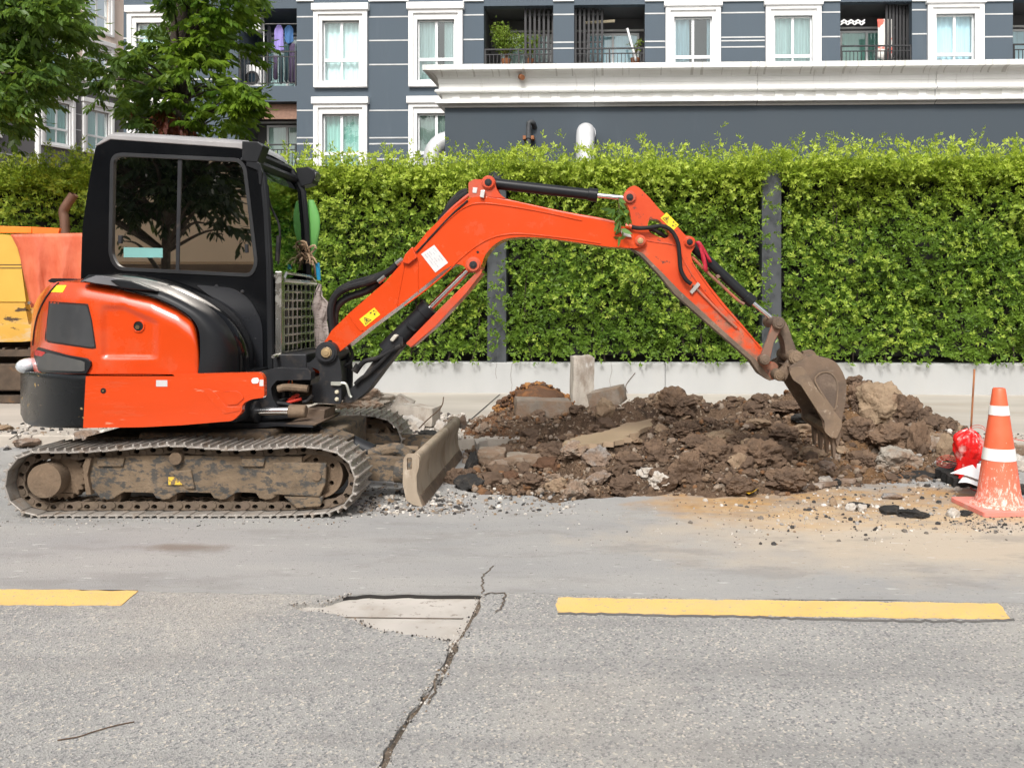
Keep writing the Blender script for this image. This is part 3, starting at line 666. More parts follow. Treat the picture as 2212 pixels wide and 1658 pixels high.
# ---- things on the balconies
def cloth(px0, px1, py0, py1, Y, mat, label, name='shirt', fold=.04, sleeves=False, cat='clothing', group=None):
    mb = MB(); nx, ny = 12, 14; rr = random.Random(int(px0*7+py1)); ph = rr.random()*6; rows = []
    for j in range(ny+1):
        t = j/ny; row = []
        for k in range(nx+1):
            s_ = k/nx; wv = 1.0 if not sleeves else (.35+.65*min(1, t*5))
            px = (px0+px1)/2 + (s_-.5)*(px1-px0)*wv*(1-.12*math.sin(t*3)); py = py0+(py1-py0)*t + (3*math.cos((s_-.5)*6) if t > .9 else 0)
            p = onY(px, py, Y); row.append((p.x, p.y + fold*math.sin(s_*9+ph+t*2)*t, p.z))
        rows.append(row)
    mb.grid(rows); o = solo(name, mb, mat, label, cat, group=group, smooth=True, autos=None)
    sm = o.modifiers.new('Solidify', 'SOLIDIFY'); sm.thickness = .012; return o
LY = BY+.55
c1, c2 = onY(570, 52, LY), onY(660, 52, LY)
mb = MB(); mb.tube([c1, c2], .013, 6); mb.tube([(c1.x, LY, c1.z+.1), (c1.x, LY, zf)], .02, 6); solo('clothes_rack', mb, M_WHITE, 'pale drying rack on the balcony left of the windows', 'rack')
cloth(576, 586, 55, 112, LY, mk('black_cloth', (.02, .022, .03), .9), 'black shirt hanging left of the purple one', sleeves=True)
cloth(592, 613, 54, 112, LY-.04, mk('purple_cloth', (.32, .26, .62), .9), 'light purple shirt hanging on the balcony rack', sleeves=True)
cloth(614, 634, 55, 93, LY-.02, mk('denim', (.06, .16, .36), .9), 'blue denim shirt hanging right of the purple one', sleeves=True)
M_DT = mk('dark_teal_cloth', (.02, .05, .06), .9); M_DP = mk('dark_plum_cloth', (.07, .05, .1), .9)
for k, (a, b, c, d, m_) in enumerate(((577, 588, 118, 178, M_DT), (590, 600, 120, 172, M_DP), (602, 612, 118, 180, M_DT), (614, 624, 96, 176, M_DT), (625, 637, 94, 180, M_DP))):
    cloth(a, b, c, d, LY-.1+.03*k, m_, 'dark garment hanging low behind the balcony railing', name='garment', group='dark clothes behind the railing')
c = onY(548, 150, BY+.7); root2 = thing('washing_machine', (c.x, BY+.9, zf), 'white front loading washing machine on the left balcony', 'washing machine')
mb = MB(); mb.box(c.x-.3, c.x+.3, BY+.6, BY+1.15, zf+.002, zf+.85); part('cabinet', mb, M_WHITE, root2, bevel=.02)
mb = MB(); mb.prism([circ(c.x, zf+.42, .22, 20), list(reversed(circ(c.x, zf+.42, .15, 20)))], BY+.56, BY+.6, lambda a, b, q: (a, q, b)); part('door_ring', mb, M_RAIL, root2)
mb = MB(); mb.prism([circ(c.x, zf+.42, .15, 20)], BY+.575, BY+.59, lambda a, b, q: (a, q, b)); part('door_glass', mb, mk('drum_glass', (.03, .05, .07), .1), root2)
def acunit(px, py, Y, label):
    c = onY(px, py, Y); r2 = thing('air_conditioner', (c.x, Y, c.z-.3), label, 'air conditioner')
    mb = MB(); mb.box(c.x-.38, c.x+.38, Y, Y+.3, c.z-.28, c.z+.28); part('casing', mb, M_WHITE, r2, bevel=.015)
    mb = MB()
    for k in range(6): mb.prism([circ(c.x-.08, c.z, .06+.03*k, 20), list(reversed(circ(c.x-.08, c.z, .05+.03*k, 20)))], Y-.012, Y-.002, lambda a, b, q: (a, q, b))
    part('fan_grille', mb, M_RAIL, r2)
acunit(538, 48, BY+.35, 'white air conditioner hung high in the corner of the left balcony')
pb = [(1065, 0), (1180, 0)]
M_PLANT = leafmat('balcony_leaf', (.10, .18, .03), (.22, .34, .04), (.26, .33, .05), trans=.3, vs=4)
def bush(px, py0, py1, Y, hw_, label, n=420, name='potted_shrub', mat=None, ll=.09):
    r = np.random.default_rng(int(px)); b0 = onY(px, py1, Y); t0 = onY(px, py0, Y); H = t0.z-b0.z
    root3 = thing(name, tuple(b0), label, 'plant')
    mb = MB(); brs = []
    for k in range(9):
        a = r.uniform(0, 6.28); e = Vector((b0.x+math.cos(a)*hw_*r.uniform(.2, 1), Y+math.sin(a)*hw_*.5, b0.z+H*r.uniform(.5, 1))); m_ = Vector(b0).lerp(e, .5)+Vector((0, 0, H*.1))
        pts = spl([b0, m_, e], 5); brs.append(pts); mb.tube(pts, [.018*(1-q/len(pts))+.004 for q in range(len(pts))], 5)
    part('stem', mb, M_TWIG, root3, autos=None)
    C = np.array([brs[r.integers(9)][int(r.integers(3, 10))] + Vector(r.normal(0, hw_*.16, 3)) for _ in range(n)]); D = r.normal(0, 1, (n, 3)); D[:,2] += .5
    L_ = r.uniform(ll*.6, ll*1.2, n); me = leaves_mesh('foliage', C, D, r.normal(0, 1, (n, 3)), L_, L_*.4); me.transform(Matrix.Translation(-Vector(b0)))
    o = finish('foliage', me, mat or M_PLANT, False, 0); o.parent = root3
    mb = MB(); mb.lathe([(0.001, -.25), (.11, -.25), (.16, .02), (.14, .02), (.001, .0)], b0, 16); part('pot', mb, M_RUST, root3, smooth=True)
bush(1093, 52, 130, BY+.5, .62, 'bushy yellow green shrub on the balcony left of the louvres', n=1900, ll=.11)
bush(1145, 66, 130, BY+.5, .45, 'smaller shrub beside the bushy one on the same balcony', n=1100, ll=.10)
bush(1372, 80, 128, BY+.45, .22, 'small dark pot plant on the balcony right of the louvres', n=160)
mb = MB(); a, b = onY(1355, 62, BY+.2), onY(1374, 132, BY+.2); mb.tube([a, b], .04, 8); solo('white_pole', mb, M_WHITE, 'white pole leaning behind the railing of the second balcony', 'pole')
mb = MB(); a, b = onY(1328, 46, BY+.5), onY(1262, 50, BY+.5); mb.tube([a, b], .05, 8); solo('bracket_bar', mb, mk('cream_plastic', (.6, .52, .36), .6), 'cream rolled tube under the ceiling of the second balcony', 'tube')
def spotted():
    m = N('patterned_sheet'); p = m.pos(obj=False); v = m.noise(p, 2.4, 2)
    m.bsdf(m.mix(m.rng(v, .58, .62), (.78, .76, .72), (.75, .16, .12)), .9); return m.m
cloth(1895, 1932, 42, 130, BY+.35, spotted(), 'white sheet with red patches hanging on the right balcony', name='sheet', fold=.06, cat='sheet')
mb = MB()
for k in range(7):
    a = onY(1816+k*7.5, 43 if k % 2 else 48, BY+.1); b = onY(1816+(k+1)*7.5, 48 if k % 2 else 43, BY+.1); a2, b2 = a+Vector((0, 0, .07*(1 if k % 2 else -1)-.02)), b+Vector((0, 0, .07*(-1 if k % 2 else 1)-.02))
    mb.tube([a, b], .018, 6); mb.tube([a+Vector((0,0,-.1)), b+Vector((0,0,-.1 )) ], .012, 6); mb.tube([a+Vector((0,0,-.1)), b], .014, 6); mb.tube([a, b+Vector((0,0,-.1))], .014, 6)
solo('folding_rack', mb, M_WHITE, 'white lattice folding rack on the balcony with the patterned sheet', 'rack')
mb = MB(); z = zf-ST3; p0, p1 = bx(560), bx(641)
for k in range(14): 
    zz = zc_-ST3-.03-k*.035; mb.box(p0, p1, BY+.25, BY+.262, zz-.03, zz)
solo('bamboo_blind', mb, mk('bamboo', (.30, .18, .13), .85, var=.2, vs=9), 'brown bamboo roller blind at the top of the lower left balcony', 'blind')

# ================================================================== CREAM WING ON THE LEFT
d3 = Vector((math.cos(YAW)*.38 - math.sin(YAW), math.sin(YAW)*.38 + math.cos(YAW), 0)).normalized()
o3 = c2w(*E(124, 200, 41.5)); n3 = Vector((d3.y, -d3.x, 0))        # outward, to the right and front
M_CREAM = mk('cream_render', (.80, .66, .56), .8, var=.04, vs=.5); M_WGREY = mk('wing_grey', (.15, .145, .15), .8, var=.05, vs=.5)
f3 = frame_map((o3.x, o3.y, 0), d3, n3)
def wa(px):      # position along the wing wall seen at px
    u0, v0 = o3.x*CT + o3.y*ST, -o3.x*ST + o3.y*CT; du, dv = d3.x*CT + d3.y*ST, -d3.x*ST + d3.y*CT; t = (px-CX)/FPX
    return (t*v0 - u0)/(du - t*dv)
def wz(px, py):
    a = wa(px); p = o3 + d3*a; return CH - (py-HY)*(-p.x*ST+p.y*CT)/FPX
root = thing('cream_apartment_block', (o3.x, o3.y, 0), 'cream and grey apartment block with white window surrounds at the far left', 'building')
A0, A1 = -9.0, wa(330)
split = wz(180, 188)
c1a, c2a = wa(124), wa(211)
zt1 = wz(124, 197); rows_ = [zt1, zt1+3.0, zt1+6.0]
w3 = [(c1a, zt1, 2), (c1a, zt1+3, 1), (c2a, zt1, 2), (c2a, zt1+3, 1), (c2a, zt1+6, 2), (c1a, zt1+6, 2), (c1a-3.6, zt1, 2), (c1a-3.6, zt1+3, 2)]
for nm, zA, zB, mt in (('lower_wall', -.5, split, M_WGREY), ('upper_wall', split+.002, zt1+9, M_CREAM)):
    hl = []
    for a, zt, k in w3:
        lo, hi = max(zt-2.47, zA+.01), min(zt-.53, zB-.01)
        if hi > lo+.2: hl.append([(a-.6, lo), (a-.6, hi), (a+.6, hi), (a+.6, lo)])
    mb = MB(); mb.prism([[(A0, zA), (A1, zA), (A1, zB), (A0, zB)]] + hl, -.3, 0, f3); part(nm, mb, mt, root)
for a, zt, k in w3: window(root, f3, a, zt, k)
mb = MB(); wbox(mb, f3, A0, A1, split-.15, split+.22, 0, .16); wbox(mb, f3, A0, A1, split+.22, split+.3, 0, .22); part('string_course', mb, M_WHITE, root, bevel=.01)
bands(root, f3, A0, c1a-.9, [wz(60, 300), wz(60, 340)]); bands(root, f3, c1a+.92, c2a-.92, [wz(168, 247), wz(168, 281), wz(168, 316)])
mb = MB(); wbox(mb, f3, A0, A1, -.5, zt1+9, -8, -7.7); wbox(mb, f3, A0, A1, zt1+9.002, zt1+9.3, -8, .2); wbox(mb, f3, A1, A1+.2, -.5, zt1+9, -8, 0); part('rear_wall', mb, M_CREAM, root)
mb = MB(); p = W(82, 300, 36.0); z1_ = W(82, 215, 36.).z; mb.tube(spl([(p.x-.3, p.y, z1_+.12), (p.x-.08, p.y, z1_+.05), (p.x, p.y, z1_-.15), (p.x, p.y, z1_-2), (p.x, p.y, 0)], 5), .11, 10)
solo('downpipe', mb, M_WHITE, 'white pipe rising beside the lowest window of the cream block', 'pipe', smooth=True)

# ================================================================== TREES
M_BARK = mk('bark', (.055, .042, .032), .95, var=.4, vs=7, bump=1, bs=25, bd=.03, stretch=(1, 1, .35), dirt=((.14, .13, .10), .55, .7, 6, .6))
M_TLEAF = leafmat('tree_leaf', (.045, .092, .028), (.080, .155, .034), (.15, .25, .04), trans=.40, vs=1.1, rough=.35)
M_TLEAF_LIT = leafmat('tree_leaf_lit', (.055, .13, .018), (.11, .22, .02), (.24, .34, .03), trans=.42, vs=1.3, rough=.35)  # lit copy of the leaf, sunlight on the crown's right painted in
M_TRED = leafmat('tree_leaf_red', (.20, .03, .02), (.26, .07, .03), (.12, .03, .03), trans=.3)
def sprays(ends, r, leaf=.15, pairs=6, rach=.36, per=6, droop=.5):
    """pinnate leaves round each branch end"""
    C, D, U, L_, Wd = [], [], [], [], []
    for (e, d) in ends:
        for _ in range(per):
            dd = np.array(d)*.9 + r.normal(0, .75, 3); dd[2] = dd[2]*.5 - droop*.25; dd /= np.linalg.norm(dd)
            sde = np.cross(dd, (0, 0, 1)); sde /= max(1e-6, np.linalg.norm(sde)); up = np.cross(sde, dd); s0 = np.array(e) + r.normal(0, .10, 3); ln = rach*r.uniform(.7, 1.2)
            for k in range(pairs):
                t = (k+.8)/pairs; q = s0 + dd*ln*t + np.array([0, 0, -droop*.35*ln*t*t])
                for sg in (-1, 1):
                    C.append(q); D.append(sde*sg*(1-.35*t) + dd*(.45+.5*t) + np.array([0, 0, -1.5*droop-.1]) + r.normal(0, .18, 3)); U.append(dd*sg*1.0+up*.2+r.normal(0, .35, 3)); l = leaf*(1-.35*abs(t-.55))*r.uniform(.8, 1.15); L_.append(l); Wd.append(l*.36)
            C.append(s0+dd*ln); D.append(dd+np.array([0, 0, -.3*droop])); U.append(sde); L_.append(leaf); Wd.append(leaf*.35)
    return [np.array(q) for q in (C, D, U, L_, Wd)]
def tree(name, base, htop, r0, ends, label, leaf, per, sd, trunkpts=None, mats=None, groups=None, rach=.36, pairs=6, cat='tree', group=None):
    r = np.random.default_rng(sd); root = thing(name, base, label, cat, group)
    tp = trunkpts or [(base[0]+noise.noise((q, sd, 0))*.2*q/htop, base[1], base[2]+q) for q in np.linspace(0, htop, 12)]
    mb = MB(); mb.tube(spl(tp, 3), list(np.linspace(r0*1.25, r0*.45, (len(tp)-1)*3+1)), 14); part('trunk', mb, M_BARK, root, smooth=True)
    mb = MB(); tv = [Vector(q) for q in tp]
    for (e, d) in ends:
        e = Vector(e); zz = e.z - (e-Vector((tv[0].x, tv[0].y, e.z))).length*.35
        s0 = min(tv, key=lambda q: abs(q.z-zz)); m_ = s0.lerp(e, .55)+Vector((0, 0, .12*(e-s0).length)); P = spl([s0, m_, e], 5)
        mb.tube(P, [max(.008, .045*(1-q/len(P))*min(1.3, (e-s0).length/1.6)) for q in range(len(P))], 6)
    part('branches', mb, M_BARK, root, smooth=True)
    for gi, (mt, sel) in enumerate(groups or [(M_TLEAF, lambda e: True)]):
        ee = [x for x in ends if sel(x[0])]
        if not ee: continue
        C, D, U, L_, Wd = sprays(ee, r, leaf, pairs, rach, per)
        me = leaves_mesh('crown', C, D, U, L_, Wd, six=True); me.transform(Matrix.Translation(-Vector(base)))
        o = finish('crown', me, mt, False, 0); o.parent = root
    return root
def px_ends(n, x0, x1, y0, y1, v0, v1, cx, sd, ok=None):
    r = np.random.default_rng(sd); out = []
    while len(out) < n:
        px, py, v = r.uniform(x0, x1), r.uniform(y0, y1), r.uniform(v0, v1)
        if ok and not ok(px, py): continue
        p = W(px, py, v); d = Vector((p.x-cx.x, (p.y-cx.y), .2)); d.normalize(); out.append((tuple(p), tuple(d)))
    return out
tb = W(388, 900, 16.5); tb.z = 0
def ok1(px, py):
    if py > 265: return 185 < px < 560
    if px < 325 and py < 120: return False
    w_ = 105+max(0, py-60)*.60; return abs(px-385+(20 if px < 385 else -10)) < w_*1.25 and not (px > 500 and py < 150 and random.random() < .85)
ends1 = px_ends(66, 190, 545, 30, 272, 15.2, 17.8, tb, 21, ok1) + px_ends(46, 170, 560, -420, 10, 15.0, 18.2, tb, 22, lambda a, b: a > 330 or b < -200)
red = [(tuple(W(x, y, 15.9)), (.1, -.4, -.8)) for x, y in ((350, 225), (338, 250), (372, 240), (392, 265), (362, 268))]
xr = W(400, 200, 16.5).x
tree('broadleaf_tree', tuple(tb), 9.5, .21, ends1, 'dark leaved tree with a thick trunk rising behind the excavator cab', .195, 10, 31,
     groups=[(M_TLEAF, lambda e: e[0] < xr or e[2] > W(0, 90, 16.5).z and e[0] < xr+.5), (M_TLEAF_LIT, lambda e: not (e[0] < xr or e[2] > W(0, 90, 16.5).z and e[0] < xr+.5))])
tr_ = bpy.data.objects['broadleaf_tree']
r_ = np.random.default_rng(5); C, D, U, L_, Wd = sprays(red, r_, .17, 4, .25, 5, droop=2.2)
me = leaves_mesh('dried_leaves', C, D, U, L_, Wd, six=True); me.transform(Matrix.Translation(-Vector(ORG['broadleaf_tree']))); o = finish('dried_leaves', me, M_TRED, False, 0); o.parent = tr_
tb2 = W(-190, 900, 12.5); tb2.z = 0
def ok2(px, py): return px < 150 - max(0, py-100)*.72 + random.uniform(-10, 22)
ends2 = px_ends(70, -150, 165, -60, 275, 11.6, 14.2, tb2, 41, ok2) + px_ends(30, -500, 160, -500, -60, 11., 15, tb2, 42)
tree('broadleaf_tree', tuple(tb2), 8.5, .2, ends2, 'leafy tree overhanging the top left corner, its trunk outside the picture', .15, 12, 33, groups=[(M_TLEAF, lambda e: True)])
# ================================================================== EXCAVATOR (all in its own frame: u right, v away, z up)
SP = (.30, .10, .03)
M_OR = mk('orange_paint', (.60, .056, .007), .24, var=.05, vs=2, coat=.45, dirt=((.42, .13, .06), .55, .85, 3.5, .4), bump=.02, bs=8)
M_ORS = mk('scratched_orange_paint', (.60, .056, .007), .24, var=.05, vs=2, coat=.4, dirt=((.38, .11, .05), .55, .8, 3, .4), dirt2=((.62, .33, .22), .655, .675, 5, .7), stretch=(.5, 1, 3.5))
M_ORW = mk('worn_orange_paint', (.57, .056, .011), .36, var=.12, vs=3, coat=.25, dirt=((.26, .11, .07), .46, .72, 3, .6), dirt2=((.08, .05, .045), .64, .69, 13, .9))
M_ORM = mk('muddy_orange_paint', (.42, .10, .05), .6, var=.25, vs=4, dirt=((.17, .11, .08), .40, .58, 4, .95), dirt2=((.55, .12, .05), .64, .70, 9, .9), bump=.3, bs=40)
M_BLK = mk('black_plastic', (.016, .017, .019), .36, var=.12, vs=3, spec=.18, dirt=((.10, .09, .08), .62, .9, 3, .35), bump=.05, bs=120)
M_CWT = mk('black_counterweight', (.009, .010, .011), .26, spec=.2, var=.12, vs=3, dirt=((.40, .27, .11), .62, .63, 4.2, .9), dirt2=((.12, .11, .10), .6, .85, 3, .35), stretch=(1, 1, 1.8))
M_CAB = mk('cab_gloss_black', (.0045, .005, .006), .16, var=.1, vs=3, coat=.03, spec=.25, dirt=((.05, .043, .035), .62, .9, 2.5, .3))
M_ROOF_SHEEN = mk('cab_roof_sheen', (.30, .29, .29), .35, var=.1, vs=4, coat=.3, dirt=((.2, .18, .16), .5, .8, 5, .4))  # black roof made pale, its bright reflection put into the colour
M_RUB = mk('rubber', (.011, .011, .012), .6, spec=.25, var=.2, vs=8, dirt=((.10, .085, .07), .5, .8, 8, .5))
M_MET = mk('dull_black_steel', (.022, .023, .026), .5, metal=.1, spec=.3, var=.2, vs=5, dirt=((.16, .12, .085), .55, .8, 6, .6))
M_CHR = mk('chrome_rod', (.80, .80, .80), .14, metal=1., var=.03)
M_SST = mk('stainless_guard', (.55, .54, .50), .25, metal=.95, var=.1, dirt=((.20, .16, .11), .55, .8, 7, .5))
M_TRK = mk('worn_track_steel', (.40, .37, .335), .45, metal=.5, var=.2, vs=9, dirt=((.20, .145, .10), .50, .66, 8, .85), bump=.35, bs=60)
M_CHN = mk('track_chain', (.135, .102, .072), .8, metal=.2, var=.3, vs=8, dirt=((.13, .095, .07), .45, .6, 9, .9), bump=.6, bs=45)
M_MUD = mk('mud_caked_steel', (.165, .120, .078), .9, var=.3, vs=5, dirt=((.035, .042, .046), .50, .58, 15, .8), dirt2=((.24, .175, .115), .58, .72, 4, .6), bump=.9, bs=45, bd=.01, stretch=(1, 1, 1.6))
M_MUDB = mk('mud_brown', (.155, .108, .070), .92, var=.3, vs=6, dirt=((.24, .175, .12), .52, .7, 5, .7), bump=.8, bs=50, bd=.01)
M_BUCK = mk('bucket_steel', (.165, .115, .080), .6, metal=.25, var=.3, vs=3, dirt=((.095, .07, .052), .45, .62, 5, .85), dirt2=((.33, .265, .21), .60, .68, 10, .75), bump=.4, bs=40, bd=.006)
M_BLADE = mk('blade_steel', (.40, .325, .245), .6, metal=.15, var=.2, vs=3, dirt=((.22, .155, .10), .50, .66, 5, .75), dirt2=((.55, .48, .39), .58, .66, 8, .7), bump=.35, bs=30, bd=.006, stretch=(1, 1, .45))
M_LABY = mk('yellow_sticker', (.85, .60, .02), .45, dirt=((.5, .33, .1), .6, .75, 20, .4)); M_LABW = mk('white_sticker', (.56, .56, .56), .5, dirt=((.55, .5, .5), .5, .7, 12, .6)); M_INK = mk('ink', (.02, .02, .02), .6)
M_TINT = N('tinted_glass'); _g = M_TINT.n('BsdfGlossy'); _g.inputs['Roughness'].default_value = .012; _g.inputs[0].default_value = (1, .95, .88, 1)
_d = M_TINT.n('BsdfPrincipled'); _d.inputs['Base Color'].default_value = (.002, .003, .003, 1); _d.inputs['Roughness'].default_value = .1
_x = M_TINT.n('MixShader'); _x.inputs[0].default_value = .80; M_TINT.t.links.new(_d.outputs[0], _x.inputs[1]); M_TINT.t.links.new(_g.outputs[0], _x.inputs[2]); M_TINT.t.links.new(_x.outputs[0], M_TINT.o.inputs[0]); M_TINT = M_TINT.m
M_CLEAR = glassmat('clear_glass', (.55, .66, .62), .06)
M_REDL = mk('red_lens', (.50, .006, .008), .3, spec=.3); M_LENS = mk('clear_lens', (.62, .66, .70), .08, metal=.3, coat=1.)

def armmat():
    m = N('muddy_arm_paint'); p = m.pos(); z = m.n('SeparateXYZ', i_0=p).outputs[2]
    c = m.mix(m.rng(m.noise(p, 3, 5), .3, .7), (.53, .050, .010), (.61, .078, .020))
    n1 = m.noise(p, 4.5, 7, .7); g = m.rng(m.math('ADD', n1, m.rng(z, 1.7, .75, -.12, .24)), .52, .66)
    c = m.mix(m.math('MULTIPLY', g, .88), c, m.mix(m.rng(m.noise(p, 14, 4), .4, .6), (.17, .10, .065), (.27, .155, .10)))
    s = m.rng(m.noise(m.n('Mapping', i_Vector=p, i_Location=(4, 1, 2)).outputs[0], 15, 6, .75), .60, .65); c = m.mix(m.math('MULTIPLY', s, .85), c, (.06, .045, .04))
    m.bsdf(c, m.n('Mix', i_0=g, i_2=.34, i_3=.8).outputs[0], normal=m.bump(m.noise(p, 40, 5), .15, .004), coat=.1); return m.m
M_ARM = armmat()
UC, VC = -2.84, 7.1
EX = thing('mini_excavator', (UC, VC, 0), 'orange and black mini excavator reaching its arm into the dug up pavement', 'excavator', rot=YAW, src=c2w(UC, VC, 0))
def epoly(pts, v): return [E(p[0], p[1], v)[::2] + ((p[2],) if len(p) > 2 else ()) for p in pts]
def plate(mb, pts, vref, v0, v1, r=0, holes=(), n=4):
    """polygon measured in print pixels on the plane vref, extruded from v0 to v1"""
    P = epoly(pts, vref); sc_ = vref/FPX
    P = rp([(a[0], a[1]) + ((a[2]*sc_,) if len(a) > 2 else ()) for a in P], r*sc_, n) if (r or any(len(a) > 2 for a in P)) else P
    mb.prism([P] + [[E(h_[0], h_[1], vref)[::2] for h_ in reversed(hh)] for hh in holes], v0, v1, lambda a, b, c: (a, c, b)); return mb
z1 = lambda pts: [(x*.3419, 270+y*.3419) + tuple(k*.3419 for k in q) for x, y, *q in pts]
z2 = lambda pts: [(x*.3419, 702+y*.3419) + tuple(k*.3419 for k in q) for x, y, *q in pts]
z3 = lambda pts: [(648+x*.3419, 324+y*.3419) + tuple(k*.3419 for k in q) for x, y, *q in pts]
z4 = lambda pts: [(1296+x*.2686, 324+y*.2686) + tuple(k*.2686 for k in q) for x, y, *q in pts]
z5 = lambda pts: [(1618+x*.2686, 702+y*.2686) + tuple(k*.2686 for k in q) for x, y, *q in pts]
z6 = lambda pts: [(648+x*.2442, 702+y*.2442) + tuple(k*.2442 for k in q) for x, y, *q in pts]
z7 = lambda pts: [(540+x*.17915, 729+y*.17915) + tuple(k*.17915 for k in q) for x, y, *q in pts]   # [1000,1350,1700,1900]
def pin(parent, p, v0, v1, r, mat=None, name='pin', cap=True):
    a, b = E(*p, v0), E(*p, v0); a = (a[0], v0, a[2]); b = (a[0], v1, a[2])
    mb = MB(); mb.cyl(a, b, r, 24); mb.cyl((a[0], v0-.018, a[2]), (a[0], v0-.001, a[2]), r*.55, 8); mb.cyl((a[0], v0-.012, a[2]), (a[0], v0-.001, a[2]), r*.85, 20)
    part(name, mb, mat or M_MET, parent, smooth=True, bevel=.003)

# ---------------------------------------------------------------- tracks
TV = 6.10
def track(v0, v1, ox=0., near=True):
    """loop measured on the near outer face; v0 outer edge of the shoes (towards the viewer for the near track)"""
    def P(x, y): a = E(x, y, TV); return (a[0]+ox, a[2])
    rr = 73.0
    cl, cr = (78, 1045), (697, 1040)
    px = []
    for k in range(10): a = math.pi/2 + math.pi*k/9; px.append((cl[0]+rr*math.cos(a), cl[1]+rr*math.sin(a)))
    px += [(130, 974), (190, 973), (260, 968), (330, 962), (376, 959), (430, 964), (500, 969), (560, 967), (620, 963), (665, 962)]
    for k in range(11): a = -math.pi/2 + .12 + (math.pi-.12)*k/10; px.append((cr[0]+rr*math.cos(a)*1.02, cr[1]+rr*math.sin(a)))
    px += [(600, 1117), (500, 1117), (400, 1117), (300, 1117), (200, 1117), (130, 1117)]
    L_ = [Vector(P(x, y)) for x, y in px]
    seg = [(L_[(i+1) % len(L_)]-L_[i]).length for i in range(len(L_))]; tot = sum(seg); cnt = 46; pitch = tot/cnt
    def at(s_):
        s_ %= tot
        for i, l in enumerate(seg):
            if s_ <= l: return L_[i].lerp(L_[(i+1) % len(L_)], s_/l)
            s_ -= l
        return L_[0]
    cen = sum(L_, Vector((0, 0)))/len(L_)
    fr_v = (v0+v1)/2; inset = .012
    chain = MB()
    shoes = []
    for k in range(cnt):
        a, b = at(k*pitch), at((k+1)*pitch); m_ = (a+b)/2; t = (b-a).normalized(); n_ = Vector((t.y, -t.x))
        if n_.dot(m_-cen) < 0: n_ = -n_
        Q = lambda s_, h_: m_ + t*s_ + n_*h_
        hp = pitch/2
        prof = [Q(-hp*.98, -.020), Q(hp*1.02, -.014), Q(hp*1.02, -.006), Q(hp*.86, -.004), Q(hp*.80, .020), Q(hp*.60, .020), Q(hp*.52, -.004), Q(-hp*.24, -.006), Q(-hp*.30, .016), Q(-hp*.48, .016), Q(-hp*.54, -.006), Q(-hp*.98, -.010)]
        mb = MB(); mb.prism([[(q.x, q.y) for q in prof]], v0, v1, lambda a_, b_, c_: (a_, c_, b_))
        for vv in (v0+.12, v1-.12):
            for s_ in (-hp*.65, hp*.15):
                c_ = Q(s_, -.006); e_ = Q(s_, .006); mb.cyl((c_.x, vv, c_.y), (e_.x, vv, e_.y), .009, 6)
        shoes.append(mb)
        # two link plates of the chain under each shoe, with their bushings
        for (va, vb) in ((v0+.105, v0+.135), (v1-.135, v1-.105)):
            lk = [Q(-hp*1.15, -.058), Q(-hp*.9, -.024), Q(hp*.7, -.022), Q(hp*1.15, -.030), Q(hp*1.22, -.062), Q(hp*.95, -.085), Q(hp*.2, -.074), Q(-hp*.6, -.084), Q(-hp*1.05, -.080)]
            hc = Q(hp*.1, -.046); hole = [(hc.x+.022*math.cos(q), hc.y+.018*math.sin(q)) for q in np.linspace(0, 6.283, 11)[:-1]]
            chain.prism([rp([(q.x, q.y) for q in lk], .012, 2), hole], va+(.004 if k % 2 else 0), vb, lambda a_, b_, c_: (a_, c_, b_))
        pc = Q(hp, -.058); chain.cyl((pc.x, v0+.10, pc.y), (pc.x, v1-.10, pc.y), .021, 10)
    tr = part('track', chain, M_CHN, EX, bevel=0)
    for mb in shoes: part('track_shoe', mb, M_TRK, tr, bevel=.003, seg=1)
    # frame, wheels
    va, vb = v0+.06, v1-.06
    def Z(pts): return [P(x*.3419, 702+y*.3419) for x, y in pts]
    fm = MB()
    low = []
    for cx_ in (640, 1000, 1370, 1660): low += [(cx_-75, 1080), (cx_-55, 1112), (cx_-10, 1122), (cx_+30, 1115), (cx_+75, 1085), (cx_+100, 1072)]
    pl_ = [(500, 870), (560, 848), (900, 838), (1880, 846), (1880, 1060), (1765, 1072)] + list(reversed(low[:-1])) + [(545, 1060), (500, 1050), (515, 960)]
    fm.prism([Z(pl_)], va+.03, vb-.03, lambda a_, b_, c_: (a_, c_, b_))
    frm = part('track_frame', fm, M_MUD, EX, bevel=.008)
    mb = MB(); mb.prism([Z([(1700, 880), (2045, 884), (2038, 1015), (2000, 1098), (1700, 1082)])], va, va+.04, lambda a_, b_, c_: (a_, c_, b_)); part('guard_plate', mb, M_MUD, frm, bevel=.008); mb = MB(); mb.prism([Z([(1765, 1096), (2022, 1096), (2004, 1160), (1850, 1172)])], va+.012, va+.05, lambda a_, b_, c_: (a_, c_, b_))
    part('guard_plate', mb, M_MUD, frm, bevel=.008); mb = MB()
    mb.prism([Z([(1500, 855), (1650, 855), (1640, 905), (1500, 905)])], va+.008, va+.035, lambda a_, b_, c_: (a_, c_, b_)); part('lug', mb, M_MUD, frm, bevel=.006); mb = MB(); mb.prism([Z([(575, 850), (750, 850), (740, 905), (575, 905)])], va+.012, va+.035, lambda a_, b_, c_: (a_, c_, b_))
    part('lug', mb, M_MUD, frm, bevel=.006); mb = MB()
    mb.prism([Z([(1040, 938), (1175, 928), (1200, 1050), (1150, 1050)])], va+.012, va+.035, lambda a_, b_, c_: (a_, c_, b_))
    part('guard_plate', mb, M_MUD, frm, bevel=.008)
    mb = MB(); mb.prism([Z([(488, 900), (510, 850), (545, 850), (520, 960), (545, 1085), (510, 1085), (500, 1000)])], va+.0, va+.05, lambda a_, b_, c_: (a_, c_, b_)); part('rock_guard', mb, M_MUDB, frm, bevel=.005)
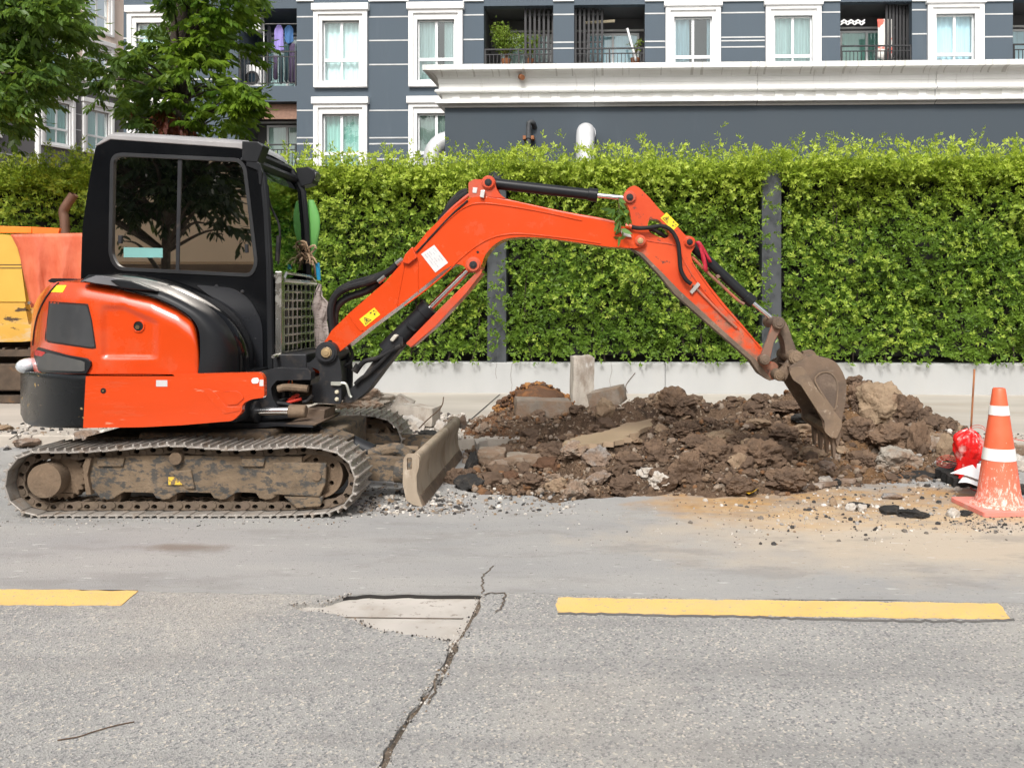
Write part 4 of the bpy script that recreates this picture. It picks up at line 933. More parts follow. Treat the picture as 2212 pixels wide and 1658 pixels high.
    def wheel(name, cx_, cy_, r, ra, vb0, vb1, mat, teeth=0, holes=0):
        c_ = P(cx_*.3419, 702+cy_*.3419); s_ = .3419*TV/FPX; r *= s_; mb = MB()
        if teeth:
            out = []
            for k in range(teeth*4): rr_ = r*(1.0 if k % 4 in (0, 1) else .88); an = 2*math.pi*k/(teeth*4); out.append((c_[0]+rr_*math.cos(an), c_[1]+rr_*math.sin(an)))
        else: out = circ(c_[0], c_[1], r, 36)
        hl = [list(reversed(circ(c_[0]+r*.62*math.cos(q), c_[1]+r*.62*math.sin(q), r*.11, 8))) for q in np.linspace(.6, 6.88, holes+1)[:-1]] if holes else []
        mb.prism([out]+hl, vb0+.02, vb1-.02, lambda a_, b_, c2: (a_, c2, b_))
        if holes: mb.prism([circ(c_[0], c_[1], r, 36), list(reversed(circ(c_[0], c_[1], r*.86, 36)))], vb0, vb0+.019, lambda a_, b_, c2: (a_, c2, b_))
        if ra: mb.prism([rp(circ(c_[0], c_[1], ra*s_, 24), 0)], vb0-.06, vb0+.019, lambda a_, b_, c2: (a_, c2, b_))
        part(name, mb, mat, frm, smooth=True, bevel=.006, autos=30)
    wheel('sprocket', 322, 985, 150, 0, va+.06, vb-.06, M_MUDB, teeth=21)
    wheel('drive_motor', 265, 990, 108, 0, v0+.005, va+.12, M_MUDB)
    wheel('idler', 1985, 965, 152, 30, va+.05, vb-.05, M_MUDB, holes=5)
    wheel('carrier_roller', 1085, 852, 40, 0, va-.03, vb-.02, M_MUDB)
    for cx_ in (650, 1010, 1380, 1670): wheel('track_roller', cx_, 1112, 52, 0, va+.05, vb-.05, M_MUDB)
    mb = MB(); plate(mb, [(352, 1035), (383, 1035), (383, 1052), (352, 1052)], TV, va+.018, va+.021) if near else None
    if near: part('yellow_sticker', mb, mk('scuffed_sticker', (.70, .46, .05), .7, dirt=((.14, .10, .07), .48, .52, 28, .95)), frm)
    return tr
track(6.10, 6.50)
track(7.70, 8.10, ox=-.02, near=False)

# ---------------------------------------------------------------- undercarriage centre, slew ring, blade
mb = MB(); a = E(300, 970, 7.1)
mb.box(-3.75, -1.95, 6.52, 7.68, .22, .50); mb.box(-3.3, -2.35, 6.42, 7.78, .36, .545); mb.cyl((UC, VC, .50), (UC, VC, .62), .46, 32)
part('undercarriage', mb, M_MUD, EX, bevel=.02)
mb = MB(); plate(mb, z7([(560, 1010, 30), (610, 1010, 30), (700, 1080, 20), (735, 1190, 10), (560, 1230), (220, 1230), (0, 1240), (-900, 1240), (-900, 1000), (300, 1000)]), 6.9, 6.88, 6.94); part('slew_guard', mb, M_MET, EX, bevel=.006)
for pts, r_h in (([(738, 1090), (830, 1060), (880, 1130), (905, 1190)], .013), ([(760, 1130), (850, 1110), (940, 1230)], .011), ([(700, 1120), (760, 1180), (900, 1200)], .012), ([(590, 1010), (680, 1060), (740, 1150)], .012)):
    mb = MB(); mb.tube(spl([E(*p, 6.75) for p in z7(pts)], 6), r_h, 8); part('hose', mb, M_RUB, EX, smooth=True)
BN, BF = 6.44, 8.46
def bp(pts): return [E(*p, BN)[::2] for p in z6(pts)]
front = spl([(a_, 0, b_) for a_, b_ in bp([(1000, 1140), (1045, 1150), (1060, 1200), (1040, 1290), (1028, 1380), (1040, 1480), (1082, 1605)])], 4)
back = [(a_, 0, b_) for a_, b_ in bp([(1035, 1585), (1000, 1480), (985, 1380), (995, 1290), (1010, 1200), (990, 1165)])]
mb = MB(); mb.prism([[(q[0], q[2]) for q in front] + [(q[0], q[2]) for q in back]], BN+.03, BF-.03, lambda a_, b_, c_: (a_, c_, b_))
BL = part('dozer_blade', mb, M_BLADE, EX, smooth=True, bevel=.004, autos=35)
side_ = z6([(915, 1180, 20), (945, 1138, 20), (1020, 1142, 30), (1058, 1175, 20), (1052, 1260), (1030, 1330), (1035, 1470), (1085, 1612, 6), (1000, 1588), (938, 1548, 14), (908, 1400)])
slot = rp(z6([(945, 1170, 18), (992, 1170, 18), (992, 1278, 18), (945, 1285, 18)]), 4)
for a_, b_ in ((BN, BN+.03), (BF-.03, BF)):
    mb = MB(); plate(mb, side_, BN, a_, b_, holes=[slot]); part('end_plate', mb, M_BLADE, BL, bevel=.004)
mb = MB(); p0, p1 = E(*z6([(1058, 1520)])[0], BN), E(*z6([(1090, 1612)])[0], BN)
mb.prism([[(p0[0], p0[2]), (p1[0]+.005, p1[2]), (p1[0]-.02, p1[2]), (p0[0]-.012, p0[2])]], BN+.035, BF-.035, lambda a_, b_, c_: (a_+.006, c_, b_)); part('cutting_edge', mb, M_BUCK, BL, bevel=.003)
for vv in (6.74, 7.78):
    p = [E(*q, 6.6) for q in z6([(-200, 1180), (520, 1185), (1000, 1215)])]; x0_, x1_ = -2.2, E(*z6([(995, 0)])[0], BN)[0]
    mb = MB(); mb.prism([[(x0_, .345), (x1_, .30), (x1_, .12), (x0_, .16)]], vv-.05, vv+.05, lambda a_, b_, c_: (a_, c_, b_)); mb.cyl((x1_-.18, vv-.06, .21), (x1_+.0, vv-.06, .20), .085, 16)
    part('blade_arm', mb, M_MUD, BL, smooth=True, bevel=.012)
mb = MB(); a_, b_ = E(*z6([(330, 990)])[0], 6.95), E(*z6([(640, 1130)])[0], 6.95); mb.cyl(a_, b_, .068, 20); part('blade_cylinder', mb, M_MET, BL, smooth=True, bevel=.006)
mb = MB(); c_ = E(*z6([(900, 1180)])[0], 6.95); mb.cyl(b_, c_, .036, 14); mb.tube(spl([E(*q, 6.9) for q in z6([(620, 1150), (760, 1110), (880, 1100), (960, 1160)])], 5), .05, 10); part('blade_rod', mb, M_MUD, BL, smooth=True)
mb = MB(); mb.cyl(E(*z6([(600, 1085)])[0], 7.2), E(*z6([(1050, 1100)])[0], 7.2), .028, 12); part('brace', mb, M_MUD, BL, smooth=True); mb = MB(); mb.obox(E(*z6([(330, 965)])[0], 6.8), (.10, 0, -.035), (0, .12, 0), (.005, 0, .012)); part('brace', mb, M_MUD, BL, smooth=True)

# ---------------------------------------------------------------- upper body
def ease(px, a, b): t = max(0., min(1., (a-px)/(a-b))); return 1-math.sqrt(max(0, 1-t*t))
V6 = 6.15
def shell(cols, top, bot, vf, ny=14, thick=.05, mirror=False):
    """grid of a bulged body panel: columns at print px, top/bot give y; vf(px, py, ytop, ybot) -> depth"""
    rows = []
    for j in range(ny+1):
        row = []
        for x in cols:
            y0, y1 = top(x), bot(x); s_ = j/ny; s_ = .5-.5*math.cos(math.pi*s_); y = y0+(y1-y0)*s_; row.append(E(x, y, min(VC, vf(x, y, y0, y1))))
        rows.append(row)
    if mirror: rows = [[(p[0], 2*VC-p[1], p[2]) for p in r_] for r_ in rows]
    mb = MB(); mb.grid(rows); n, m = len(rows), len(rows[0])
    idx = [(0, j) for j in range(m)] + [(i, m-1) for i in range(1, n)] + [(n-1, j) for j in range(m-2, -1, -1)] + [(i, 0) for i in range(n-2, 0, -1)]
    sg = -1 if mirror else 1
    ringp = [rows[i][j] for i, j in idx]; mb.grid([ringp, [(p[0]+(.07 if p[0] < -4.2 else 0), p[1]+sg*thick, p[2]) for p in ringp]], close=True)
    return mb
def interp(pts): xs_, ys_ = zip(*pts); return lambda x: float(np.interp(x, xs_, ys_))
# counterweight (black, wraps the rear)
cw_t = interp([(45, 806), (55, 802), (90, 806), (187, 809.5)]); cw_b = interp([(45, 895), (52, 912), (70, 920), (110, 924), (187, 925)])
def cwv(x, y, y0, y1):
    d = min(y-y0, y1-y); return V6 + .95*ease(x, 185, 44) + (.03*(1-math.sqrt(max(0, 1-(1-min(d, 9)/9)**2))))
cols = list(187-143*np.sin(np.linspace(0, math.pi/2, 22)))[::-1]; cols[0] = 44
for mi in (False, True): part('counterweight', shell(cols, cw_t, cw_b, cwv, mirror=mi), M_CWT, EX, smooth=True, autos=50)
# lower orange side cover
def V(pts): return pts
low_out = z2([(542, 322, 4), (1640, 298, 60), (1668, 330, 20), (1670, 458, 18), (1580, 470, 30), (1530, 500, 30), (1528, 548, 15), (1475, 605, 30), (1150, 632), (900, 645), (525, 650, 4)])
mb = MB(); plate(mb, low_out, V6, V6, V6+.05)
sc = part('side_cover', mb, M_ORS, EX, bevel=.014, seg=4, smooth=True, autos=40)
mb = MB(); mb.prism([[(a, b) for a, b in rp([(q[0], 2*0+q[1]) for q in epoly(low_out, V6)], .01)]], 2*VC-V6-.05, 2*VC-V6, lambda a_, b_, c_: (a_, c_, b_)); part('side_cover', mb, M_OR, EX, bevel=.014)
mb = MB()
plate(mb, z2([(1405, 418, 12), (1505, 415, 20), (1545, 460, 14), (1500, 500), (1440, 505)]), V6, V6-.007, V6+.02); plate(mb, z2([(1280, 400), (1330, 405), (1370, 440), (1430, 515), (1520, 520), (1520, 540), (1420, 560), (1340, 480)]), V6, V6-.004, V6+.02)
part('pressed_rib', mb, M_OR, sc, bevel=.006, seg=3, smooth=True)
mb = MB(); plate(mb, z2([(987, 348), (1058, 348), (1058, 388), (987, 388)]), V6, V6-.002, V6+.01); plate(mb, z2([(1640, 345), (1665, 345), (1665, 385), (1640, 385)]), V6, V6-.002, V6+.01); part('white_sticker', mb, M_LABW, sc)
mb = MB(); plate(mb, rp(z2([(1590, 335), (1636, 330), (1636, 368), (1590, 370)]), 6), V6, V6-.004, V6+.01); part('reflector', mb, mk('reflector_white', (.8, .8, .8), .2), sc)
mb = MB()
for r_, a_, b_ in ((6.0, .003, .02),): plate(mb, circ(*z2([(653, 415)])[0][:2], r_), V6, V6-a_, V6+b_)
part('latch', mb, M_BLK, sc, bevel=.002)
mb = MB(); a_ = E(*z2([(653, 415)])[0], V6); mb.cyl((a_[0], V6-.006, a_[2]), (a_[0], V6, a_[2]), .006, 10); part('lock', mb, mk('brass', (.5, .35, .15), .4, metal=.8), sc)
# rear orange bonnet (bulged)
bt = interp([(66, 725), (68, 690), (72, 665), (80, 645), (90, 632), (106, 615), (125, 608), (180, 610), (260, 624), (330, 641), (386, 667), (414, 688), (424, 705), (430, 728), (431, 745)])
bb = interp([(66, 770), (75, 808), (431, 807)])
def bnv(x, y, y0, y1):
    v = V6+.04 + .86*ease(x, 175, 64)
    d = (y-y0)/309.0; r_ = .16
    if d < r_: v += .10*(1-math.sqrt(max(0, 1-(1-d/r_)**2)))
    e = (431-x)/309.0
    if e < .05: v += .03*(1-math.sqrt(max(0, 1-(1-e/.05)**2)))
    # pressed panel on the right half
    u0, u1, w0, w1 = 216, 344, 660, 775
    ix = min(x-u0, u1-x); tt = (x-u0)/(u1-u0); wt = w0+max(0, tt-.4)*60; iy = min(y-wt, w1-y)
    dd = min(ix*.45, iy); v += .024*max(0, min(1, dd/7.0)); 
    # recess under the black arch
    q = 18*math.exp(-((x-262)/26.)**2); 
    if y < 640+q: v += .0
    return v
cols = [66, 67, 69, 72, 76, 82, 90, 100] + list(np.linspace(110, 415, 62)) + [420, 425, 428, 430, 431]
bon = None
for mi in (False, True):
    o = part('bonnet', shell(cols, bt, bb, bnv, ny=44, mirror=mi), M_OR, EX, smooth=True, autos=60)
    bon = bon or o
mb = MB(); rws = []
for x in cols:
    y0, y1 = bt(x), bb(x); p = E(x, y0, bnv(x, y0, y0, y1)); rws.append([p, (p[0], (p[1]+VC)/2, p[2]+.03*(x > 80)), (p[0], VC, p[2]+.04*(x > 80)), (p[0], 2*VC-(p[1]+VC)/2, p[2]+.03*(x > 80)), (p[0], 2*VC-p[1], p[2])])
mb.grid(rws); part('bonnet_top', mb, M_OR, EX, smooth=True, autos=None)
def onb(pts, off, thick=.02, r=4, mat=None, name='panel', par=None, bevel=.003, res=14):
    """a patch that lies on the bulged bonnet"""
    P = pts; xs_ = [p[0] for p in P]; x0_, x1_ = min(xs_), max(xs_)
    up = []; dn = []
    n = len(P)
    def span(x):
        ys = []
        for i in range(n):
            (xa, ya), (xb, yb) = P[i][:2], P[(i+1) % n][:2]
            if (xa <= x <= xb or xb <= x <= xa) and abs(xa-xb) > 1e-9: ys.append(ya+(yb-ya)*(x-xa)/(xb-xa))
        return min(ys), max(ys)
    rows = [[] for _ in range(7)]
    for x in np.linspace(x0_+.3, x1_-.3, res):
        a, b = span(x)
        for j in range(7): y = a+(b-a)*j/6; rows[j].append(E(x, y, bnv(x, y, bt(x), bb(x))-off))
    mb = MB(); mb.grid(rows); m = res
    idx = [(0, j) for j in range(m)] + [(i, m-1) for i in range(1, 7)] + [(6, j) for j in range(m-2, -1, -1)] + [(i, 0) for i in range(5, 0, -1)]
    rg = [rows[i][j] for i, j in idx]; mb.grid([rg, [(p[0], p[1]+thick, p[2]) for p in rg]], close=True)
    return part(name, mb, mat, par or bon, smooth=True, bevel=bevel, autos=45)
M_GRIL = mk('dark_mesh_grille', (.035, .037, .04), .5, var=.3, vs=4, dirt=((.10, .095, .09), .5, .8, 2.2, .6), bump=.6, bs=320, bd=.002)
onb(rp(z1([(298, 1124, 16), (560, 1142, 30), (600, 1408, 16), (290, 1362, 20)]), 4), .006, mat=M_GRIL, name='grille', par=bon)
onb(rp(z1([(290, 1112), (566, 1130), (610, 1420), (282, 1372)]), 6), .001, mat=mk('panel_shadow_gap', (.03, .008, .004), .6), name='grille_gasket', par=bon)
onb(rp(z1([(215, 1395), (300, 1420), (430, 1455), (565, 1478, 20), (572, 1500), (567, 1572), (245, 1565), (212, 1460)]), 4), .022, mat=M_BLK, name='lamp_housing', par=bon, bevel=.006)
onb(rp(z1([(232, 1462), (300, 1438), (420, 1468), (535, 1495), (535, 1558), (262, 1550)]), 3), .027, mat=mk('panel_grey', (.07, .07, .068), .6, dirt=((.14, .13, .11), .5, .8, 5, .5)), name='lamp_panel', par=bon)
onb(rp(z1([(217, 1418), (232, 1420), (288, 1438), (262, 1462), (217, 1455)]), 2), .030, mat=M_REDL, name='tail_lamp', par=bon, bevel=.002)
mb = MB(); a_ = E(62, 790, 6.86); 
rws = []
for i in range(9):
    t = i/8*math.pi
    rws.append([(a_[0]+.085*math.sin(t)*math.cos(q), a_[1]+.10*math.sin(t)*math.sin(q), a_[2]+.062*math.cos(t)) for q in np.linspace(0, 2*math.pi, 17)[:-1]])
mb.grid(rws, close=True); part('work_lamp', mb, M_LENS, EX, smooth=True)
mb = MB(); c_ = z1([(877, 1271)])[0]; vq = bnv(c_[0], c_[1], bt(c_[0]), bb(c_[0]))
plate(mb, circ(c_[0], c_[1], 13.5, 28), vq, vq-.008, vq+.02, holes=[circ(c_[0], c_[1], 10.5, 28)]); part('port_ring', mb, M_OR, bon, smooth=True, bevel=.005)
mb = MB(); plate(mb, circ(c_[0], c_[1], 10.4, 24), vq, vq-.0025, vq+.01); part('port', mb, M_RUB, bon)
mb = MB(); plate(mb, circ(c_[0]-2, c_[1]+2, 5, 6), vq, vq-.008, vq); part('lock', mb, mk('dark_brass', (.12, .08, .04), .5, metal=.5), bon)
onb(z1([(345, 1012), (420, 1012), (395, 1058), (318, 1056)]), .003, mat=M_LABY, name='yellow_sticker', par=bon, bevel=0, thick=.002)
mb = MB(); mb.tube(spl([E(x, y, bnv(x, y, bt(x), bb(x))-.004) for x, y in z3([]) + z1([(372, 998), (330, 1040), (280, 1110), (240, 1200), (218, 1300), (210, 1390)])], 4), .008, 6); part('seam', mb, M_RUB, bon, smooth=True)
mb = MB(); plate(mb, z1([(350, 985), (375, 970), (500, 972), (512, 992), (400, 1000), (365, 996)]), 6.6, 6.5, 7.7); part('rear_ledge', mb, M_BLK, EX, bevel=.008)
# black arch between bonnet and cab
inn = z1([(505, 990), (620, 1004), (760, 1030), (960, 1082), (1130, 1160), (1215, 1225), (1256, 1300), (1264, 1400), (1262, 1480), (1250, 1572)])
out_ = z1([(560, 945), (720, 950), (900, 975), (1100, 1030), (1290, 1130), (1400, 1220), (1475, 1330), (1503, 1420), (1506, 1500), (1506, 1568)])
out2 = z1([(700, 935), (860, 945), (1040, 975), (1230, 1040), (1420, 1140), (1520, 1230), (1580, 1340), (1602, 1430), (1606, 1500), (1606, 1560)])
def archsurf(A, B, vA, vB, mat, name, curve=.5, nx=6):
    A_ = spl([(a, b, 0) for a, b in A], 5); B_ = spl([(a, b, 0) for a, b in B], 5); rows = []
    for a, b in zip(A_, B_):
        row = []
        for k in range(nx+1):
            t = k/nx; q = a.lerp(b, t); vv = vA+(vB-vA)*(t**3*curve + t*(1-curve)*.6 + (1-curve)*.4*t**6); row.append(E(q.x, q.y, vv))
        rows.append([(E(a.x, a.y, vA)[0], vA+.06, E(a.x, a.y, vA)[2])] + row)
    mb = MB(); mb.grid(rows); return part(name, mb, mat, EX, smooth=True, autos=60)
archsurf(inn, out_, V6+.03, 6.42, M_BLK, 'arch_cover', .9)
archsurf(out_, out2, 6.425, 6.86, M_CAB, 'arch_liner', .6)
mb = MB(); plate(mb, z1([(690, 982), (740, 974), (830, 985), (965, 1036), (985, 1052), (850, 1040), (760, 1030)]), V6, V6+.0, V6+.09); part('handle_cover', mb, M_BLK, EX, bevel=.01, seg=3)
mb = MB(); plate(mb, z1([(510, 984), (600, 950), (700, 965), (745, 976), (760, 1022), (600, 1000)]), V6, V6+.012, V6+.10); part('arch_cap', mb, mk('grey_plastic', (.16, .16, .17), .35, var=.1), EX, bevel=.012, seg=3)
# deck, core volumes
mb = MB(); dk = E(0, 806, V6)[2]
mb.box(-3.5, E(500, 0, V6)[0]-.02, 6.3, 7.9, .64, dk-.02); mb.box(-4.25, -3.51, 6.75, 7.45, .64, dk-.02); mb.box(-3.95, -3.3, 6.5, 7.75, dk-.02, 1.42)
part('deck', mb, M_BLK, EX)
mb = MB(); plate(mb, z7([(-60, 415), (150, 400), (350, 360), (720, 372), (760, 410), (760, 500), (350, 510), (280, 590, 30), (290, 700, 60), (370, 850, 30), (480, 870), (520, 960), (300, 985), (60, 1000), (-500, 1030), (-500, 700), (-60, 700)]), 6.75, 6.70, 6.80); 
plate(mb, z7([(-60, 380), (540, 400), (790, 470), (770, 560), (200, 560), (-60, 700)]), 7.3, 7.2, 7.5); plate(mb, z7([(-300, 960), (520, 965), (900, 985), (905, 1015), (500, 1000), (-300, 1080)]), 6.9, 6.6, 7.3)
part('swing_frame', mb, M_MET, EX, bevel=.006)
mb = MB(); plate(mb, z7([(300, 560), (780, 540), (760, 800), (340, 830)]), 7.4, 7.38, 7.42); part('frame_web', mb, M_MUDB, EX)
mb = MB(); a_, b_ = E(*z7([(-120, 900)])[0], 6.6), E(*z7([(85, 895)])[0], 6.6); mb.cyl(a_, b_, .075, 22); mb.cyl(E(*z7([(60, 895)])[0], 6.6), E(*z7([(100, 893)])[0], 6.6), .083, 22); SC = part('swing_cylinder', mb, M_MET, EX, smooth=True, bevel=.006)
mb = MB(); mb.cyl(E(*z7([(85, 893)])[0], 6.6), E(*z7([(480, 885)])[0], 6.6), .033, 18); part('rod', mb, M_CHR, SC, smooth=True)
mb = MB(); mb.cyl(E(*z7([(470, 885)])[0], 6.6), E(*z7([(680, 890)])[0], 6.6), .05, 16); part('rod_eye', mb, M_MUDB, SC, smooth=True, bevel=.01)
mb = MB(); plate(mb, z7([(725, 830), (950, 850), (930, 1010), (830, 990), (725, 940)]), 6.9, 6.8, 7.1); plate(mb, z7([(470, 1000), (760, 960), (930, 985), (880, 1015), (520, 1010)]), 6.8, 6.6, 7.2); part('swing_bracket', mb, M_BUCK, EX, bevel=.008)
M_REDH = mk('red_sleeve', (.6, .04, .02), .5)
for i, (pts, r_h, mt) in enumerate((([(350, 520), (400, 560), (400, 700), (440, 790), (560, 760), (740, 720)], .016, M_RUB), ([(320, 770), (450, 740), (600, 710)], .016, M_RUB), ([(470, 760), (560, 700), (590, 710)], .015, M_REDH), ([(440, 790), (540, 760), (620, 740)], .013, M_REDH), ([(490, 500), (490, 570), (495, 680)], .007, M_MET), ([(300, 790), (420, 800), (520, 830)], .018, M_RUB), ([(340, 620), (450, 600), (700, 620)], .03, M_MUDB), ([(640, 780), (700, 760), (750, 700)], .014, M_RUB))):
    mb = MB(); mb.tube(spl([E(*p, 6.85-.02*i) for p in z7(pts)], 6), r_h, 9); part('hose', mb, mt, EX, smooth=True)
mb = MB(); plate(mb, z7([(440, 370), (500, 342), (545, 348), (545, 385), (500, 392)]), 7., 6.98, 7.05); plate(mb, z7([(455, 575), (480, 530), (495, 505), (515, 505), (520, 545), (540, 575)]), 6.9, 6.85, 6.9); part('red_bracket', mb, M_OR, EX, bevel=.004)

# ---------------------------------------------------------------- cab
CV0, CV1 = 6.90, 7.92
side = z1([(510, 975, 6), (520, 640, 60), (572, 300, 60), (606, 128, 30), (690, 66, 18), (1530, 118, 20), (1570, 175, 30), (1600, 240), (1660, 330, 60), (1680, 560, 60), (1700, 900, 60), (1704, 1545, 4), (1604, 1560), (1250, 1575), (1000, 1300)])
win = rp(z1([(702, 176, 78), (1512, 214, 66), (1555, 270, 30), (1628, 880, 60), (1590, 958, 70), (738, 916, 88), (690, 830, 50)]), 10, 8)
mb = MB(); plate(mb, side, CV0, CV0, CV0+.06, holes=[win]); CAB = part('cab', mb, M_CAB, EX, bevel=.012, seg=3, smooth=True, autos=40)
mb = MB(); plate(mb, side, CV0, CV1-.06, CV1, holes=[win]); part('far_side_frame', mb, M_CAB, CAB, bevel=.01)
def scale_loop(L, k):
    cx_, cy_ = sum(p[0] for p in L)/len(L), sum(p[1] for p in L)/len(L); return [(cx_+(p[0]-cx_)*k, cy_+(p[1]-cy_)*k) for p in L]
def inset_loop(L, d):
    out = []; n = len(L)
    for i in range(n):
        a, p, b = Vector(L[i-1]), Vector(L[i]), Vector(L[(i+1) % n]); t = (b-a)
        if t.length < 1e-6: out.append(L[i]); continue
        t.normalize(); out.append((p.x - t.y*d, p.y + t.x*d))
    return out
wi_ = inset_loop(win, 6.5)
if abs(wi_[0][0]-win[5][0]) > 9e9: pass
mb = MB(); plate(mb, inset_loop(win, -1.2), CV0, CV0-.006, CV0+.03, holes=[wi_]); part('window_seal', mb, mk('rubber_seal', (.022, .023, .025), .35, coat=.2), CAB, bevel=.005, smooth=True, autos=50)
mb = MB(); plate(mb, win, CV0, CV0+.016, CV0+.022); part('side_window', mb, M_TINT, CAB)
mb = MB(); plate(mb, z1([(1121, 205), (1144, 205), (1126, 925), (1106, 925)]), CV0, CV0+.008, CV0+.0155); part('window_bar', mb, M_MET, CAB)
mb = MB(); plate(mb, z1([(745, 697), (768, 697), (764, 748), (744, 748)]), CV0, CV0+.002, CV0+.015); part('window_catch', mb, M_MET, CAB, bevel=.002); mb = MB(); plate(mb, z1([(1544, 755), (1562, 752), (1564, 806), (1546, 808)]), CV0, CV0+.002, CV0+.015); part('window_catch', mb, M_MET, CAB, bevel=.002)
mb = MB(); plate(mb, z1([(776, 772), (1022, 778), (1022, 838), (776, 836)]), CV0, CV0+.012, CV0+.0155); part('window_sticker', mb, mk('aqua_sticker', (.16, .36, .34), .5), CAB)
mb = MB(); plate(mb, win, CV0, CV1-.03, CV1-.024); part('far_window', mb, M_CLEAR, CAB)
# roof skin
top_l = [E(*p[:2], CV0)[::2] for p in z1([(600, 134), (624, 108), (690, 63), (1000, 80), (1300, 98), (1530, 117), (1572, 174)])]
mb = MB(); rws = []
for a, b in top_l: rws.append([(a, CV0-.004+.02, b-.012), (a, CV0+.03, b+.012), (a, CV0+.10, b+.040), (a, (CV0+CV1)/2, b+.055), (a, CV1-.10, b+.040), (a, CV1-.01, b+.0)])
mb.grid(rws); part('roof', mb, M_ROOF_SHEEN, CAB, smooth=True, autos=None)
mb = MB(); plate(mb, z1([(600, 135), (615, 118), (690, 62), (1530, 114), (1560, 160), (1500, 148), (700, 92), (628, 128)]), CV0, CV0-.005, CV0+.03); part('roof_edge', mb, M_ROOF_SHEEN, CAB, bevel=.006, smooth=True)
# rear wall and floor, front frame
def q4(mb, p0, p1, v0, v1, th):   # slab between two profile points
    a, b = E(*p0, CV0)[::2], E(*p1, CV0)[::2]; d = Vector((b[0]-a[0], b[1]-a[1])).normalized(); n_ = Vector((-d.y, d.x))*th
    mb.prism([[(a[0], a[1]), (b[0], b[1]), (b[0]+n_.x, b[1]+n_.y), (a[0]+n_.x, a[1]+n_.y)]], v0, v1, lambda x, y, c: (x, c, y)); return mb
L1 = z1([(514, 975), (524, 640), (576, 300), (608, 135)])
mb = MB(); 
for a, b in zip(L1[:-1], L1[1:]): q4(mb, a, b, CV0+.061, CV1-.061, -.03)
q4(mb, z1([(514, 1300)])[0], z1([(514, 975)])[0], CV0+.061, CV1-.061, -.03)
part('rear_wall', mb, M_CAB, CAB)
mb = MB(); a_ = E(*z1([(520, 1450)])[0], CV0); b_ = E(*z1([(1690, 1545)])[0], CV0); mb.box(a_[0]+.2, b_[0], CV0+.061, CV1-.061, b_[2], b_[2]+.09); mb.box(b_[0]-.05, b_[0]-.005, CV0+.061, CV1-.061, b_[2]+.091, E(0, 590, CV0)[2]-.32); part('cab_floor', mb, M_CAB, CAB)
fr = z1([(1566, 176), (1604, 240), (1650, 330), (1672, 560), (1690, 900), (1698, 1540)])
mb = MB(); F3 = [E(*p, CV0)[::2] for p in fr]
for vv in (CV0+.03, CV1-.03):
    mb.tube([(a, vv, b) for a, b in F3], .034, 8)
mb.tube([(F3[1][0], CV0+.03, F3[1][1]), (F3[1][0], CV1-.03, F3[1][1])], .036, 8); mb.tube([(F3[0][0]-.02, CV0+.03, F3[0][1]+.01), (F3[0][0]-.02, CV1-.03, F3[0][1]+.01)], .04, 8); mb.tube([(F3[4][0]-.01, CV0+.03, F3[4][1]-.3), (F3[4][0]-.01, CV1-.03, F3[4][1]-.3)], .03, 8)
part('front_frame', mb, M_BLK, CAB, smooth=True)
mb = MB(); mb.grid([[(a-.006, v_, b) for v_ in (CV0+.05, CV1-.05)] for a, b in F3[1:5]]); part('windscreen', mb, M_CLEAR, CAB)
mb = MB(); mb.tube(spl([E(*p, 7.0) for p in z1([(1690, 380), (1705, 500), (1765, 640), (1762, 800), (1758, 880)])], 4), .009, 6); mb.tube([E(*p, 7.0) for p in z1([(1762, 700), (1752, 860)])], .02, 6); part('wiper', mb, M_RUB, CAB, smooth=True)
# seat, visible as a dark shape inside
mb = MB(); mb.box(-3.35, -2.95, 7.2, 7.6, 1.2, 1.33); mb.box(-3.45, -3.3, 7.2, 7.6, 1.33, 1.9); part('seat', mb, M_RUB, CAB, bevel=.04)
for i, p in enumerate(z1([(1368, 1022), (1532, 1054), (1614, 1197), (1614, 1350), (1611, 1498), (1530, 218), (1556, 220)])):
    a_ = E(*p, CV0); mb = MB(); mb.tube([(a_[0], CV0-.012, a_[2]), (a_[0], CV0-.006, a_[2]), (a_[0], CV0+.002, a_[2])], [.008, .014, .018], 12); part('bolt', mb, M_MET, CAB, smooth=True)
mb = MB(); plate(mb, z1([(1240, 1010, 20), (1480, 1030, 60), (1590, 1110, 60), (1660, 1250, 60), (1665, 1540, 6), (1600, 1540, 6), (1560, 1330, 60), (1430, 1160, 60)]), CV0, CV0-.010, CV0+.01); part('lower_panel', mb, mk('satin_black', (.014, .015, .018), .3, coat=.3, dirt=((.06, .05, .05), .6, .9, 3, .3)), CAB, bevel=.005, seg=3)
# lamps
def lamp(pts, v, vd, face, label):
    mb = MB(); plate(mb, pts, v, v, v+vd); o = part('work_lamp', mb, M_BLK, CAB, bevel=.008); o['label'] = label
    mb = MB(); plate(mb, face, v, v+.01, v+vd-.01); part('lens', mb, mk('lamp_lens', (.20, .20, .20), .2, metal=.5), o, bevel=.003)
lamp(z1([(1528, 102), (1630, 106), (1665, 130), (1625, 235), (1560, 232), (1527, 222)]), CV0-.02, .14, z1([(1622, 145), (1648, 138), (1650, 160), (1612, 215), (1604, 200)]), 'near lamp above the side window')
lamp(z1([(1868, 272), (1950, 264), (1982, 285), (1992, 320), (1970, 370), (1900, 390), (1875, 330)]), 7.85, .16, z1([(1950, 305), (1998, 300), (1985, 345), (1950, 362)]), 'far lamp beside the windscreen')
mb = MB(); plate(mb, z1([(1560, 200), (1640, 240), (1660, 300), (1655, 380), (1640, 375), (1635, 290), (1560, 260)]), CV0, CV0-.015, CV0+.02); mb.cyl(E(*z1([(1910, 380)])[0], 7.9), E(*z1([(1890, 440)])[0], 7.9), .03, 8); part('lamp_bracket', mb, M_BLK, CAB, bevel=.004)
